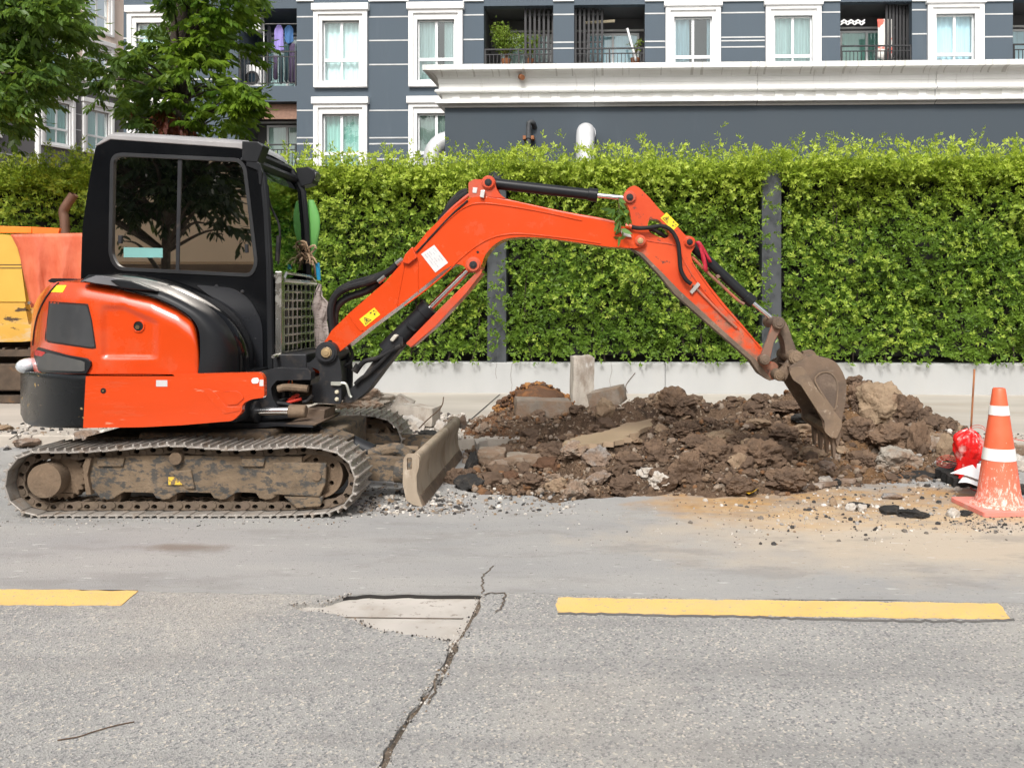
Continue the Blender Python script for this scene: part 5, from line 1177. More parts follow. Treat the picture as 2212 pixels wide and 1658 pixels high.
# stainless guard in front of the windscreen: stands in the plane u = const
gu = E(1765*.3419, 0, 6.95)[0]
def GP(xz, yz): px, py = xz*.3419, 270+yz*.3419; v = gu*FPX/(px-CX); return (gu, v, CH-(py-HY)*v/FPX)
mb = MB()
for k in range(8):
    t = k/7; a, b = GP(1795+(1985-1795)*t, 985+10*t), GP(1790+(1983-1790)*t, 1445-28*t); mb.obox(((a[0]), (a[1]+b[1])/2, (a[2]+b[2])/2), (.005, 0, 0), (0, .011, 0), (0, 0, (a[2]-b[2])/2))
for k in range(9):
    t = k/8; a, b = GP(1785, 1000+440*t), GP(1993, 1008+(1408-1008)*t); mb.tube([a, b], .011, 6)
GD = part('windscreen_guard', mb, M_SST, EX, smooth=False)
mb = MB(); a, b = GP(1788, 985), GP(1993, 1000); mb.tube([a, b], .021, 4); part('guard_rail', mb, M_SST, GD); mb = MB(); a, b = GP(1785, 1450), GP(1993, 1412); mb.tube([a, b], .016, 4); mb.tube([GP(1795, 970), GP(1808, 935), GP(1965, 958), GP(1990, 985)], .013, 8); part('guard_rail', mb, M_SST, GD)
mb = MB(); a, b = GP(1765, 925), GP(1768, 1462); mb.obox((a[0], a[1], (a[2]+b[2])/2), (.026, 0, 0), (0, .026, 0), (0, 0, (a[2]-b[2])/2)); mb.tube([(a[0]-.09, a[1]+.02, a[2]-.04), (a[0], a[1], a[2]-.04)], .022, 8); mb.tube([(b[0]-.08, b[1]+.02, b[2]+.03), (b[0], b[1], b[2]+.03)], .022, 8); part('guard_post', mb, M_SST, GD, bevel=.006)
mb = MB(); mb.tube([GP(1725, 1462), GP(2030, 1412)], .015, 8); part('foot_bar', mb, M_SST, GD, smooth=True)
mb = MB(); a_ = E(585, 740, 7.0); mb.box(a_[0]-.02, gu-.03, 6.96, 7.75, 1.16, 1.60); part('front_lower_panel', mb, M_CAB, CAB, bevel=.01)
mb = MB(); mb.box(E(585, 0, 6.9)[0], E(660, 0, 6.9)[0], 6.92, 7.8, E(0, 800, 6.9)[2], E(0, 765, 6.9)[2]); part('step', mb, M_MET, EX, bevel=.01)

# ---------------------------------------------------------------- swing post, boom, arm, bucket
BV0, BV1 = 6.98, 7.22
post = z7([(845, 130, 40), (900, 82, 40), (975, 92, 40), (1045, 170, 40), (1085, 290, 60), (1105, 420, 30), (1100, 760, 20), (1080, 800), (760, 790), (745, 740), (750, 560), (820, 540), (840, 500), (835, 400, 20), (780, 372, 20), (720, 360), (560, 345), (545, 320), (720, 300, 20), (790, 240, 30), (800, 180)])
mb = MB(); plate(mb, post, 6.93, 6.93, 6.965); plate(mb, post, 6.93, 7.235, 7.27); plate(mb, z7([(900, 300), (1040, 300), (1060, 780), (800, 780), (860, 560)]), 6.93, 6.966, 7.234)
SPO = part('swing_post', mb, M_MET, EX, bevel=.006)
mb = MB(); plate(mb, z7([(985, 530, 8), (1100, 530, 8), (1110, 570), (1090, 575), (985, 572, 8)]), 6.93, 6.905, 6.925); mb.tube(spl([E(*p, 6.91) for p in z7([(1100, 548), (1150, 555), (1175, 600), (1200, 690), (1225, 720)])], 4), .011, 8); part('lock_handle', mb, mk('galvanised', (.55, .56, .5), .4, metal=.6), SPO, smooth=True, autos=40, bevel=.002)
for p in z7([(1047, 658), (1047, 745)]): a_ = E(*p, 6.93); mb = MB(); mb.tube([(a_[0], 6.915, a_[2]), (a_[0], 6.922, a_[2]), (a_[0], 6.93, a_[2])], [.010, .016, .018], 10); part('bolt', mb, mk('pale_bolt', (.6, .55, .42), .5), SPO, smooth=True)
pin(SPO, z3([(165, 1280)])[0], 6.90, 7.29, .085, M_MET); pin(SPO, z3([(165, 1280)])[0], 6.885, 6.90, .045, mk('brass_pin', (.45, .33, .18), .5, metal=.6))

boom = z3([(160, 1330, 20), (130, 1290), (140, 1235, 30), (200, 1140), (320, 1022), (540, 832), (655, 700), (735, 605), (800, 520), (925, 400), (1010, 345), (1065, 305, 40), (1140, 290, 30), (1340, 322, 40), (1600, 382), (1900, 445), (2010, 470), (2140, 525, 30), (2195, 570, 30), (2180, 612, 30), (2110, 622), (1950, 612), (1760, 585), (1560, 556), (1400, 548, 40), (1290, 560, 60), (1215, 605, 50), (1165, 670, 40), (1148, 725, 30), (1130, 775, 40), (1060, 775, 40), (1035, 730, 30), (990, 718, 30), (920, 750, 50), (760, 880), (640, 975), (430, 1130), (230, 1290, 30)])
mb = MB(); plate(mb, boom, BV0, BV0, BV1); BM = part('boom', mb, M_OR, EX, bevel=.008, seg=3, smooth=True, autos=35)
# pressed gussets and weld lines as raised strips
mb = MB()
for a, b in zip(boom[3:12], boom[4:13]): pass
edge_t = z3([(735, 640), (830, 545), (985, 400), (1065, 352), (1130, 338), (1250, 345), (1500, 385), (1780, 445)]); edge_b = z3([(660, 985), (800, 880), (930, 770), (1010, 690), (1110, 610), (1200, 560), (1300, 535), (1430, 532), (1700, 560), (1900, 590)])
mb.tube(spl([E(*p, BV0-.002) for p in edge_t], 4), .006, 6); mb.tube(spl([E(*p, BV0-.002) for p in edge_b], 4), .006, 6); mb.tube([E(*p, BV0-.001) for p in z3([(612, 985), (662, 712)])], .005, 6); mb.tube([E(*p, BV0-.001) for p in z3([(748, 905), (746, 700)])], .005, 6)
mb.tube(spl([E(*p, BV0-.001) for p in z3([(315, 1045), (345, 1095), (385, 1140), (398, 1135)])], 4), .006, 6)
part('weld_seam', mb, M_OR, BM, smooth=True)
mb = MB(); plate(mb, z3([(668, 662), (715, 612), (745, 680), (690, 722), (650, 712)]), BV0, BV0-.035, BV0+.05); part('hose_clamp_box', mb, M_OR, BM, bevel=.006)
mb = MB(); P_ = z3([(720, 640), (830, 515), (950, 385), (1060, 292), (1100, 278), (1180, 292), (1340, 330), (1640, 395), (1890, 440), (1990, 462)]); mb.tube(spl([E(*p, BV0+.03) for p in P_], 4), .016, 8); part('hydraulic_pipe', mb, M_ORW, BM, smooth=True)
mb = MB(); P_ = z3([(735, 648), (845, 530), (970, 400), (1060, 320)]); mb.tube(spl([E(*p, BV0-.004) for p in P_], 4), .008, 6); P_ = z3([(1060, 262), (1020, 275), (960, 330), (920, 400)]); mb.tube(spl([E(*p, 7.2) for p in P_], 5), .028, 10); P_ = z3([(1060, 275), (1000, 310), (930, 390), (880, 450)]); mb.tube(spl([E(*p, 7.12) for p in P_], 5), .026, 10); part('hose', mb, M_RUB, BM, smooth=True)
brk = z3([(1066, 300), (1062, 205, 12), (1100, 183, 12), (1150, 186), (1160, 172, 20), (1192, 160, 40), (1226, 178, 20), (1240, 240), (1262, 280, 30), (1300, 306), (1200, 296)])
for v_ in (BV0+.01, BV1-.04):
    mb = MB(); plate(mb, brk, BV0, v_, v_+.03); part('cylinder_bracket', mb, M_ORW, BM, bevel=.004)
pin(BM, z3([(1190, 205)])[0], BV0-.005, BV1+.0, .055, M_ORW); pin(BM, z3([(1190, 205)])[0], BV0-.012, BV0-.006, .034)
pin(BM, z3([(1095, 725)])[0], BV0-.012, BV1+.012, .062, M_ORW); pin(BM, z3([(1095, 725)])[0], BV0-.02, BV0-.013, .036)
mb = MB(); a_ = E(*z3([(1123, 645)])[0], BV0); mb.cyl((a_[0], BV0-.004, a_[2]), (a_[0], BV0+.01, a_[2]), .010, 12); a_ = E(*z3([(192, 1212)])[0], BV0); mb.cyl((a_[0], BV0-.02, a_[2]), (a_[0], BV0+.01, a_[2]), .016, 12); part('grease_nipple', mb, M_RUB, BM, smooth=True)
mb = MB(); plate(mb, z3([(1145, 258), (1172, 258), (1164, 306), (1138, 300)]), BV0, BV0-.03, BV0-.005); part('pipe_clamp', mb, mk('zinc', (.6, .6, .58), .4, metal=.7), BM, bevel=.003)
mb = MB(); plate(mb, z3([(1092, 236), (1120, 238), (1114, 272), (1090, 270)]), BV0, BV0+.005, BV0+.012); part('white_sticker', mb, M_LABW, BM)
mb = MB(); plate(mb, z3([(848, 600), (936, 712), (856, 775), (765, 658)]), BV0, BV0-.003, BV0+.01); wl = part('white_label', mb, M_LABW, BM)
mb = MB(); r_ = random.Random(4)
def onl(o, ex, ey, a, b): return (o[0]+ex[0]*a+ey[0]*b, o[1]+ex[1]*a+ey[1]*b)
for row in range(5):
    o_ = onl((848, 600), (88, 112), (-83, 58), .1, .18+.15*row); x = 0
    while x < .7:
        l = r_.uniform(.03, .12)
        if r_.random() < .6:
            q = [onl((848, 600), (88, 112), (-83, 58), .12+x, .16+.16*row), onl((848, 600), (88, 112), (-83, 58), .12+x+l, .16+.16*row), onl((848, 600), (88, 112), (-83, 58), .12+x+l, .19+.16*row), onl((848, 600), (88, 112), (-83, 58), .12+x, .19+.16*row)]
            plate(mb, z3(q), BV0, BV0-.0045, BV0-.0031)
        x += l+.03
part('faded_print', mb, mk('faded_ink', (.30, .30, .32), .6), wl)
def warn(par, conv, o, ex, ey, v):
    """yellow warning sticker: o corner, ex long edge, ey short edge (zoom pixels)"""
    pt = lambda a, b: conv([(o[0]+ex[0]*a+ey[0]*b, o[1]+ex[1]*a+ey[1]*b)])[0]
    mb = MB(); plate(mb, [pt(0, 0), pt(1, 0), pt(1, 1), pt(0, 1)], v, v-.003, v+.01); s_ = part('warning_sticker', mb, M_LABY, par)
    mb = MB(); T = [pt(.27, .14), pt(.48, .86), pt(.06, .86)]; c_ = (sum(p[0] for p in T)/3, sum(p[1] for p in T)/3)
    plate(mb, T, v, v-.005, v-.0032, holes=[[(c_[0]+(p[0]-c_[0])*.78, c_[1]+(p[1]-c_[1])*.78) for p in T]])
    plate(mb, [pt(.24, .40), pt(.30, .40), pt(.31, .60), pt(.36, .74), pt(.31, .74), pt(.27, .66), pt(.22, .76), pt(.18, .76), pt(.23, .60)], v, v-.005, v-.0032)
    for (a, b, w_, h_) in ((.62, .16, .13, .14), (.82, .2, .1, .1), (.74, .5, .12, .18), (.9, .44, .05, .1)): plate(mb, [pt(a, b), pt(a+w_, b), pt(a+w_*.6, b+h_), pt(a+.02, b+h_)], v, v-.005, v-.0032)
    part('warning_symbol', mb, M_INK, s_)
warn(BM, z3, (375, 1070), (95, -75), (38, 45), BV0)
# boom foot hoses
for j, pts in enumerate(([(640, 700), (560, 770), (440, 830), (300, 870), (225, 920), (195, 1000), (200, 1100), (215, 1180)], [(520, 825), (420, 890), (300, 935), (235, 990), (220, 1080), (225, 1190)], [(650, 690), (600, 745), (470, 800), (330, 840), (240, 890), (205, 960)])):
    mb = MB(); mb.tube(spl([E(*p, 7.06+.05*j) for p in z3(pts)], 6), .030 if j < 2 else .022, 10); part('hose', mb, M_RUB, BM, smooth=True)
mb = MB(); mb.cyl(E(*z3([(610, 722)])[0], 7.02), E(*z3([(650, 690)])[0], 7.02), .022, 10); mb.cyl(E(*z3([(495, 835)])[0], 7.02), E(*z3([(540, 800)])[0], 7.02), .02, 10); part('hose_coupling', mb, M_SST, BM, smooth=True)
# boom cylinder and its orange guard
def hyd(parent, name, P0, P1, P2, v, rb, rr, conv, mb_mat=None, eye=True, collar=True):
    a, b, c = [E(*conv([p])[0], v) for p in (P0, P1, P2)]
    mb = MB(); mb.cyl(a, b, rb, 28); d = (Vector(b)-Vector(a)).normalized()
    if collar: mb.cyl(tuple(Vector(b)-d*.07), tuple(Vector(b)+d*.006), rb+.009, 28)
    o = part(name, mb, mb_mat or M_BLK, parent, smooth=True, bevel=.004)
    mb = MB(); mb.cyl(b, c, rr, 20); part('rod', mb, M_CHR, o, smooth=True)
    return o
CY = hyd(EX, 'boom_cylinder', (545, 1270), (822, 998), (1075, 745), 7.1, .078, .027, z3)
mb = MB(); plate(mb, z3([(480, 1330), (620, 1170), (668, 1180), (668, 1225), (560, 1360), (440, 1520, 30), (350, 1590, 30), (290, 1585), (310, 1530, 30), (400, 1440)]), 7.1, 7.0, 7.2); part('cylinder_foot', mb, M_MET, CY, bevel=.02, seg=3, smooth=True)
mb = MB(); plate(mb, z3([(665, 1100), (720, 1148), (735, 1140), (680, 1085)]), 7.0, 6.99, 7.2); part('cylinder_band', mb, M_BLK, CY, bevel=.006)
mb = MB(); plate(mb, z3([(570, 1200), (600, 1162), (625, 1172), (590, 1212)]), 7.0, 6.97, 7.04); part('port_block', mb, mk('pale_fitting', (.45, .42, .36), .6), CY, bevel=.008)
mb = MB(); mb.tube(spl([E(*p, 6.98) for p in z3([(640, 1235), (500, 1310), (410, 1335), (375, 1370), (355, 1400)])], 5), .020, 9); mb.tube(spl([E(*p, 6.98) for p in z3([(600, 1240), (540, 1310), (450, 1400), (380, 1450), (350, 1480)])], 5), .018, 9); mb.tube(spl([E(*p, 7.1) for p in z3([(310, 1235), (330, 1290), (320, 1340), (280, 1365)])], 5), .014, 8); mb.cyl(E(*z3([(372, 1360)])[0], 6.97), E(*z3([(345, 1400)])[0], 6.97), .03, 8); part('hose', mb, M_RUB, CY, smooth=True)
mb = MB(); plate(mb, z3([(1125, 762), (1150, 752), (1148, 778), (1050, 905), (850, 1120), (700, 1248), (668, 1222), (900, 985), (1040, 850)]), 6.98, 6.98, 7.0); plate(mb, z3([(1125, 775), (1148, 778), (1050, 905), (850, 1120), (700, 1248), (692, 1240)]), 6.98, 7.0, 7.2); part('cylinder_guard', mb, M_ORW, CY, bevel=.004)
# arm
AV0, AV1 = 7.01, 7.19
arm = z4([(200, 410, 20), (186, 360, 30), (225, 305, 30), (278, 284, 20), (320, 305, 12), (400, 385), (480, 478), (600, 590), (690, 688), (725, 690, 20), (768, 735, 24), (762, 785, 20), (728, 830, 30), (745, 905, 40), (880, 1090), (1010, 1250), (1150, 1410), (1262, 1545)]) + z5([(60, 130, 20), (110, 190, 20), (150, 290), (215, 300, 20), (235, 330), (208, 440, 20), (170, 445, 20), (90, 390), (10, 270)]) + z4([(1000, 1500), (850, 1370), (600, 1150), (480, 1000), (330, 840), (235, 785), (300, 770, 30), (335, 700), (260, 690), (250, 600, 20), (248, 520, 30), (225, 450, 20)])
hole = rp(z4([(380, 605, 20), (400, 552, 20), (470, 556, 30), (548, 650, 30), (560, 690, 20), (525, 714, 20), (450, 690, 20), (395, 660, 20)]), 6)
mb = MB(); plate(mb, arm, AV0, AV0, AV1, holes=[hole]); AM = part('dipper_arm', mb, M_ARM, EX, bevel=.006, seg=2, smooth=True, autos=35)
mb = MB(); plate(mb, z4([(235, 785), (330, 850), (480, 1010), (600, 1160), (850, 1380), (1000, 1510)]) + z5([(10, 285), (90, 400), (165, 448), (185, 440), (40, 262), (0, 230)]) + z4([(1000, 1460), (640, 1130), (500, 985), (345, 830)]), AV0, AV0-.006, AV1+.006); part('arm_wear_edge', mb, M_BUCK, AM, bevel=.003)
mb = MB(); mb.tube(spl([E(*p, AV0-.001) for p in z4([(340, 720), (450, 740), (620, 775), (680, 900), (800, 1090), (1000, 1330), (1120, 1450)])], 4), .006, 6); mb.tube(spl([E(*p, AV0-.002) for p in z4([(740, 905), (870, 1095), (1000, 1262), (1170, 1450), (1290, 1590)])], 3), .006, 6); part('weld_seam', mb, M_ORW, AM, smooth=True)
for p, r_ in (((240, 380), .052), ((722, 740), .046)): pin(AM, z4([p])[0], AV0-.012, AV1+.01, r_, M_ORW); pin(AM, z4([p])[0], AV0-.022, AV0-.013, r_*.62)
pin(AM, z4([(325, 730)])[0], BV0-.01, BV1+.01, .045, M_ORW); pin(AM, z4([(325, 730)])[0], BV0-.02, BV0-.011, .028, mk('brass_bush', (.42, .30, .16), .5, metal=.6))
warn(AM, z4, (535, 503), (100, 100), (-48, 46), AV0)
mb = MB(); mb.tube(spl([E(*p, 6.96) for p in z4([(225, 610), (300, 628), (400, 625), (500, 612), (575, 650), (625, 740), (640, 850), (650, 960), (690, 1040), (735, 1078)])], 5), .017, 10); mb.tube(spl([E(*p, 7.1) for p in z4([(330, 640), (420, 640), (500, 680), (560, 720)])], 5), .017, 8); part('hose', mb, M_RUB, AM, smooth=True)
mb = MB(); mb.tube(spl([E(*p, AV0-.012) for p in z4([(745, 1085), (800, 1140), (900, 1240), (1000, 1340), (1100, 1430)])], 4), .010, 8); part('hydraulic_pipe', mb, M_ORM, AM, smooth=True)
mb = MB(); plate(mb, z4([(718, 1138), (785, 1062), (805, 1085), (738, 1160)]), AV0, AV0-.025, AV0-.003); plate(mb, z4([(165, 650), (245, 680), (255, 705), (180, 690)]), BV0, BV0-.02, BV0-.003); part('hose_bracket', mb, mk('zinc_plate', (.55, .53, .50), .45, metal=.6), AM, bevel=.003)
mb = MB(); mb.cyl(E(*z4([(205, 610)])[0], 6.95), E(*z4([(255, 618)])[0], 6.95), .022, 8); part('hose_coupling', mb, M_OR, AM, smooth=True)
hyd(EX, 'arm_cylinder', (1215, 212), (1876, 287), (2040, 303), 7.1, .044, .020, z3)
BC = hyd(EX, 'bucket_cylinder', (745, 775), (1225, 1225), (1400, 1370), 7.1, .041, .019, z4)
mb = MB(); mb.tube(spl([E(*p, 7.05) for p in z4([(740, 860), (860, 980), (960, 1070), (1100, 1200), (1160, 1240)])], 5), .012, 8); plate(mb, z4([(930, 1010), (950, 1000), (968, 1020), (940, 1036)]), 7.05, 7.03, 7.1); part('cylinder_pipe', mb, M_ORM, BC, smooth=True)
# linkage
def link(name, p0, p1, r0_, r1_, v, th, mat, bend=0, conv=z4):
    a, b = Vector(conv([p0])[0]), Vector(conv([p1])[0]); d = (b-a).normalized(); n_ = Vector((-d.y, d.x)); m_ = (a+b)/2 + n_*bend; L_, R_ = [], []
    for t in np.linspace(0, 1, 9):
        q = a*(1-t)**2+m_*2*t*(1-t)+b*t*t; w_ = r0_+(r1_-r0_)*t; w_ *= .72+.28*abs(2*t-1); L_.append((q.x+n_.x*w_, q.y+n_.y*w_)); R_.append((q.x-n_.x*w_, q.y-n_.y*w_))
    pts = L_ + [tuple(b+d*r1_*.9)] + R_[::-1] + [tuple(a-d*r0_*.9)]
    mb = MB(); plate(mb, pts, v, v, v+th); return part(name, mb, mat, EX, bevel=.006, seg=2)
p5 = lambda x, y: ((1618+x*.2686-1296)/.2686, (702+y*.2686-324)/.2686)    # zoom5 -> zoom4 px
for v_ in (6.93, 7.24): link('bucket_link', (1440, 1395), p5(130, 280), 12, 11, v_, .035, M_ORM, bend=7)
link('tipping_link', (1452, 1395), p5(345, 265), 12, 14, 7.0, .20, M_BUCK, bend=-9)
for p in ((1440, 1392), p5(130, 280)): pin(EX, z4([p])[0], 6.90, 7.31, .05 if p[0] == 1440 else .042, M_BUCK)
# bucket
QV0, QV1 = 6.77, 7.46
M_BUCKL = mk('bucket_edge_steel', (.205, .148, .102), .5, metal=.3, var=.25, vs=4, dirt=((.13, .095, .068), .48, .62, 6, .85), dirt2=((.42, .35, .28), .60, .67, 12, .8), bump=.35, bs=35, bd=.006)
M_BUCKD = mk('bucket_caked_soil', (.105, .076, .057), .85, var=.25, vs=5, dirt=((.24, .18, .13), .5, .7, 6, .7), bump=.7, bs=35, bd=.01)
bk_back = z5([(352, 238, 20), (395, 222), (480, 205, 20), (530, 232, 20), (592, 270, 20), (690, 292, 30), (752, 368, 40), (787, 470, 40), (780, 600, 30), (752, 740), (738, 900), (712, 985)])
bk_side = bk_back[3:] + z5([(690, 905), (640, 880, 12), (600, 840, 12), (590, 770), (520, 640), (440, 500), (360, 395, 20), (318, 372, 20), (330, 330)])
def shellpts(off=0): return z5([(335, 340), (592, 270), (690, 292), (752, 368), (787, 470), (780, 600), (752, 740), (738, 900), (700, 960)])
bs = spl([(a, b, 0) for a, b in shellpts()], 5); cb = z5([(560, 560)])[0]
P = [E(p.x, p.y, QV0)[::2] for p in bs]; Pi = [E(cb[0]+(p.x-cb[0])*.94, cb[1]+(p.y-cb[1])*.95, QV0)[::2] for p in bs]
mb = MB(); mb.prism([P + Pi[::-1]], QV0+.02, QV1-.02, lambda a_, b_, c_: (a_, c_, b_)); BK = part('bucket', mb, M_BUCK, EX, smooth=True, bevel=.004, autos=35)
for a_, b_ in ((QV0, QV0+.025), (QV1-.025, QV1)):
    mb = MB(); plate(mb, bk_side, QV0, a_, b_); part('side_plate', mb, M_BUCK, BK, bevel=.005, seg=2)
strip = z5([(318, 375, 16), (340, 338, 20), (425, 332, 20), (520, 480), (640, 640), (735, 762, 14), (742, 800), (700, 905, 12), (650, 900, 12), (600, 850, 14), (600, 770), (520, 650), (410, 480), (350, 440, 20)])
for v_ in (QV0-.028, QV1+.003):
    mb = MB(); plate(mb, strip, QV0, v_, v_+.025); part('side_cutter', mb, M_BUCKL, BK, bevel=.007, seg=2)
oval = rp(z5([(525, 430, 30), (575, 385, 30), (640, 378, 30), (690, 420, 30), (708, 490, 30), (700, 600, 20), (685, 680, 20), (640, 620), (560, 500)]), 8)
mb = MB(); plate(mb, [p[:2] for p in inset_loop(oval, -3)], QV0, QV0-.010, QV0+.001, holes=[oval]); part('side_stiffener', mb, M_BUCKL, BK, bevel=.004)
mb = MB(); plate(mb, oval, QV0, QV0-.003, QV0+.001); part('side_recess', mb, M_BUCKD, BK)
ears = z5([(208, 440, 20), (200, 390, 20), (270, 330, 30), (340, 235, 20), (400, 215, 20), (470, 250), (540, 268), (600, 275), (500, 330), (420, 330), (330, 350), (300, 420), (275, 452, 20)])
for v_ in (6.90, 7.24):
    mb = MB(); plate(mb, ears, 6.93, v_, v_+.05); part('bucket_ear', mb, M_BUCK, BK, bevel=.01, seg=2)
pin(BK, z5([(380, 265)])[0], 6.86, 7.34, .055, M_MUDB); pin(BK, z5([(248, 405)])[0], 6.86, 7.34, .045, M_MUDB)
mb = MB(); plate(mb, z5([(430, 210, 10), (500, 196, 14), (535, 230, 10), (520, 262), (440, 260)]), 7.3, 7.28, 7.34); part('lift_eye', mb, M_BUCK, BK, bevel=.008)
for k in range(4):
    vv = QV0+.02+k*(QV1-QV0-.11)/3; mb = MB()
    t0_, t1_ = [E(*q, QV0) for q in z5([(668, 880), (684, 1075)])]; t2 = E(*z5([(712, 900)])[0], QV0); t3 = E(*z5([(702, 1078)])[0], QV0); t4 = E(*z5([(640, 800)])[0], QV0); t5 = E(*z5([(735, 800)])[0], QV0)
    mb.prism([[(q[0], q[2]) for q in (t4, t0_, t1_, t3, t2, t5)]], vv, vv+.06, lambda a_, b_, c_: (a_, c_, b_)); part('tooth', mb, M_BUCK, BK, bevel=.008, seg=2)
mb = MB(); c_ = [E(*q, QV0) for q in z5([(600, 830), (640, 800), (735, 800), (712, 905), (660, 905)])]; mb.prism([[(q[0], q[2]) for q in c_]], QV0+.026, QV1-.026, lambda a_, b_, c2: (a_, c2, b_)); part('lip', mb, M_BUCK, BK, bevel=.006)

# ---------------------------------------------------------------- things hanging on the machine
def leafblob(name, px0, px1, py0, py1, v, dv, mat, label, cat, wave=.1):
    a, b = E((px0+px1)/2, py0, v), E((px0+px1)/2, py1, v); H = a[2]-b[2]; R0 = (px1-px0)/2*v/FPX; rows = []
    for i in range(15):
        t = i/14; r_ = R0*math.sin(math.pi*min(1, .06+t*.80))**.6*(1 if t < .9 else .8); cx_ = a[0]+.02*math.sin(t*4)
        rows.append([tuple(c2w(cx_+r_*math.cos(q)*(1+wave*math.sin(3*q+t*7)), v+dv*r_*math.sin(q), a[2]-H*t)) for q in np.linspace(0, 2*math.pi, 21)[:-1]])
    mb = MB(); mb.grid(rows, close=True); return solo(name, mb, mat, label, cat, smooth=True, autos=None)
MG = N('green_plastic'); _b = MG.bsdf((.22, .55, .16), .35, out=False); _t = MG.n('BsdfTranslucent'); _t.inputs[0].default_value = (.3, .75, .2, 1); _x = MG.n('MixShader'); _x.inputs[0].default_value = .4
MG.t.links.new(_b.outputs[0], _x.inputs[1]); MG.t.links.new(_t.outputs[0], _x.inputs[2]); MG.t.links.new(_x.outputs[0], MG.o.inputs[0]); MG = MG.m
leafblob('green_bag_and_reflection', 655, 687, 432, 560, 7.95, .5, MG, 'light green plastic bag tied to the front corner of the cab', 'bag')
leafblob('green_bag_and_reflection', 622, 644, 440, 545, 7.99, .5, MG, 'added green shape for the bag reflected in the windscreen', 'bag')  # second shape added in place of the bag's reflection in the glass
r_ = random.Random(3); mb = MB(); o_ = E(660, 548, 7.85)
for k in range(26):
    a = Vector(o_) + Vector((r_.gauss(0, .03), r_.gauss(0, .04), r_.gauss(.0, .04))); d = Vector((r_.gauss(.02, .5), r_.gauss(0, .4), r_.uniform(-1, .6))); d.normalize(); l = r_.uniform(.07, .18)
    mb.tube([tuple(c2w(*q)) for q in spl([a, a+d*l*.5+Vector((.02, 0, .01)), a+d*l+Vector((0, 0, -.03))], 3)], [.006, .008, .009, .011, .011, .008, .003], 5)
solo('dried_garland', mb, mk('dried_flowers', (.42, .29, .18), .9, var=.35, vs=30), 'withered brown flower garland tied below the green bag on the cab corner', 'garland')
mb = MB(); a, b = W(686, 568, 7.8), W(689, 605, 7.8); mb.tube([a, (a+b)/2, b], [.018, .02, .016], 10); solo('blue_tube', mb, mk('blue_plastic', (.02, .30, .55), .4), 'short blue plastic tube beside the withered garland', 'tube', smooth=True)
rows = []; edge = [((688, 612), (695, 615)), ((680, 630), (697, 640)), ((676, 655), (712, 655)), ((674, 662), (718, 668)), ((680, 690), (706, 690)), ((680, 715), (710, 712)), ((681, 745), (712, 748)), ((680, 762), (708, 765))]
for (a, b) in edge:
    row = []
    for k in range(9):
        t = k/8; x, y = a[0]+(b[0]-a[0])*t, a[1]+(b[1]-a[1])*t; row.append(tuple(W(x, y, 7.62+.035*math.sin(t*9+y*.11))))
    rows.append(row)
mb = MB(); mb.grid(rows); o = solo('grey_cloth', mb, mk('grey_cloth', (.40, .34, .31), .95, var=.12, vs=12, dirt=((.10, .08, .07), .52, .6, 20, .7), stretch=(1, 1, 4)), 'limp grey work cloth hanging in front of the cab guard', 'cloth', smooth=True, autos=None); sm = o.modifiers.new('Solidify', 'SOLIDIFY'); sm.thickness = .008
# red strap on the bucket cylinder, leafy twig on the boom end
M_STRAP = mk('red_strap', (.42, .01, .03), .6)
rows = []
def ribbon(name, pts, w_, v, mat, label, cat):
    P_ = spl([E(*p, v) for p in pts], 4); mb = MB(); rows = [[tuple(c2w(p.x-w_, p.y+.01*math.sin(i), p.z)), tuple(c2w(p.x+w_, p.y-.01*math.sin(i), p.z+.004))] for i, p in enumerate(P_)]; mb.grid(rows); o = solo(name, mb, mat, label, cat, smooth=True, autos=None); sm = o.modifiers.new('Solidify', 'SOLIDIFY'); sm.thickness = .004; return o
ribbon('red_strap', z4([(785, 735), (815, 800), (835, 880), (855, 980)]), .016, 7.0, M_STRAP, 'longer red fabric strap end hanging off the bucket cylinder', 'strap')
ribbon('red_strap', z4([(800, 745), (840, 810), (890, 905)]), .011, 7.05, M_STRAP, 'shorter red fabric strap end hanging off the bucket cylinder', 'strap')
rn = np.random.default_rng(9); pts = z4([(152, 400), (150, 480), (160, 560), (165, 640), (160, 700), (120, 470), (190, 500), (210, 530), (130, 600)])
C = []; D = []
for k in range(26):
    p = pts[k % len(pts)]; q = W(p[0]+rn.normal(0, 2), p[1]+rn.normal(0, 2), 6.93); C.append(tuple(q)); D.append((rn.normal(0, .35), rn.normal(-.1, .3), rn.uniform(-1.2, .1)))
C, D = np.array(C), np.array(D); L_ = rn.uniform(.07, .12, len(C)); me = leaves_mesh('foliage', C, D, rn.normal(0, 1, C.shape), L_, L_*.32, six=True); b0 = W(*z4([(152, 400)])[0], 6.93)
me.transform(Matrix.Translation(-b0)); root = thing('leafy_twig', tuple(b0), 'green leafy twig tied to the boom end beside the arm cylinder rod', 'twig'); o = finish('foliage', me, mk('twig_leaf', (.10, .20, .04), .4, var=.3, vs=12), False, 0); o.parent = root
mb = MB(); mb.tube([W(*p, 6.94) for p in z4([(150, 375), (153, 420), (158, 560), (165, 650)])], .004, 5); part('stem', mb, M_TWIG, root)
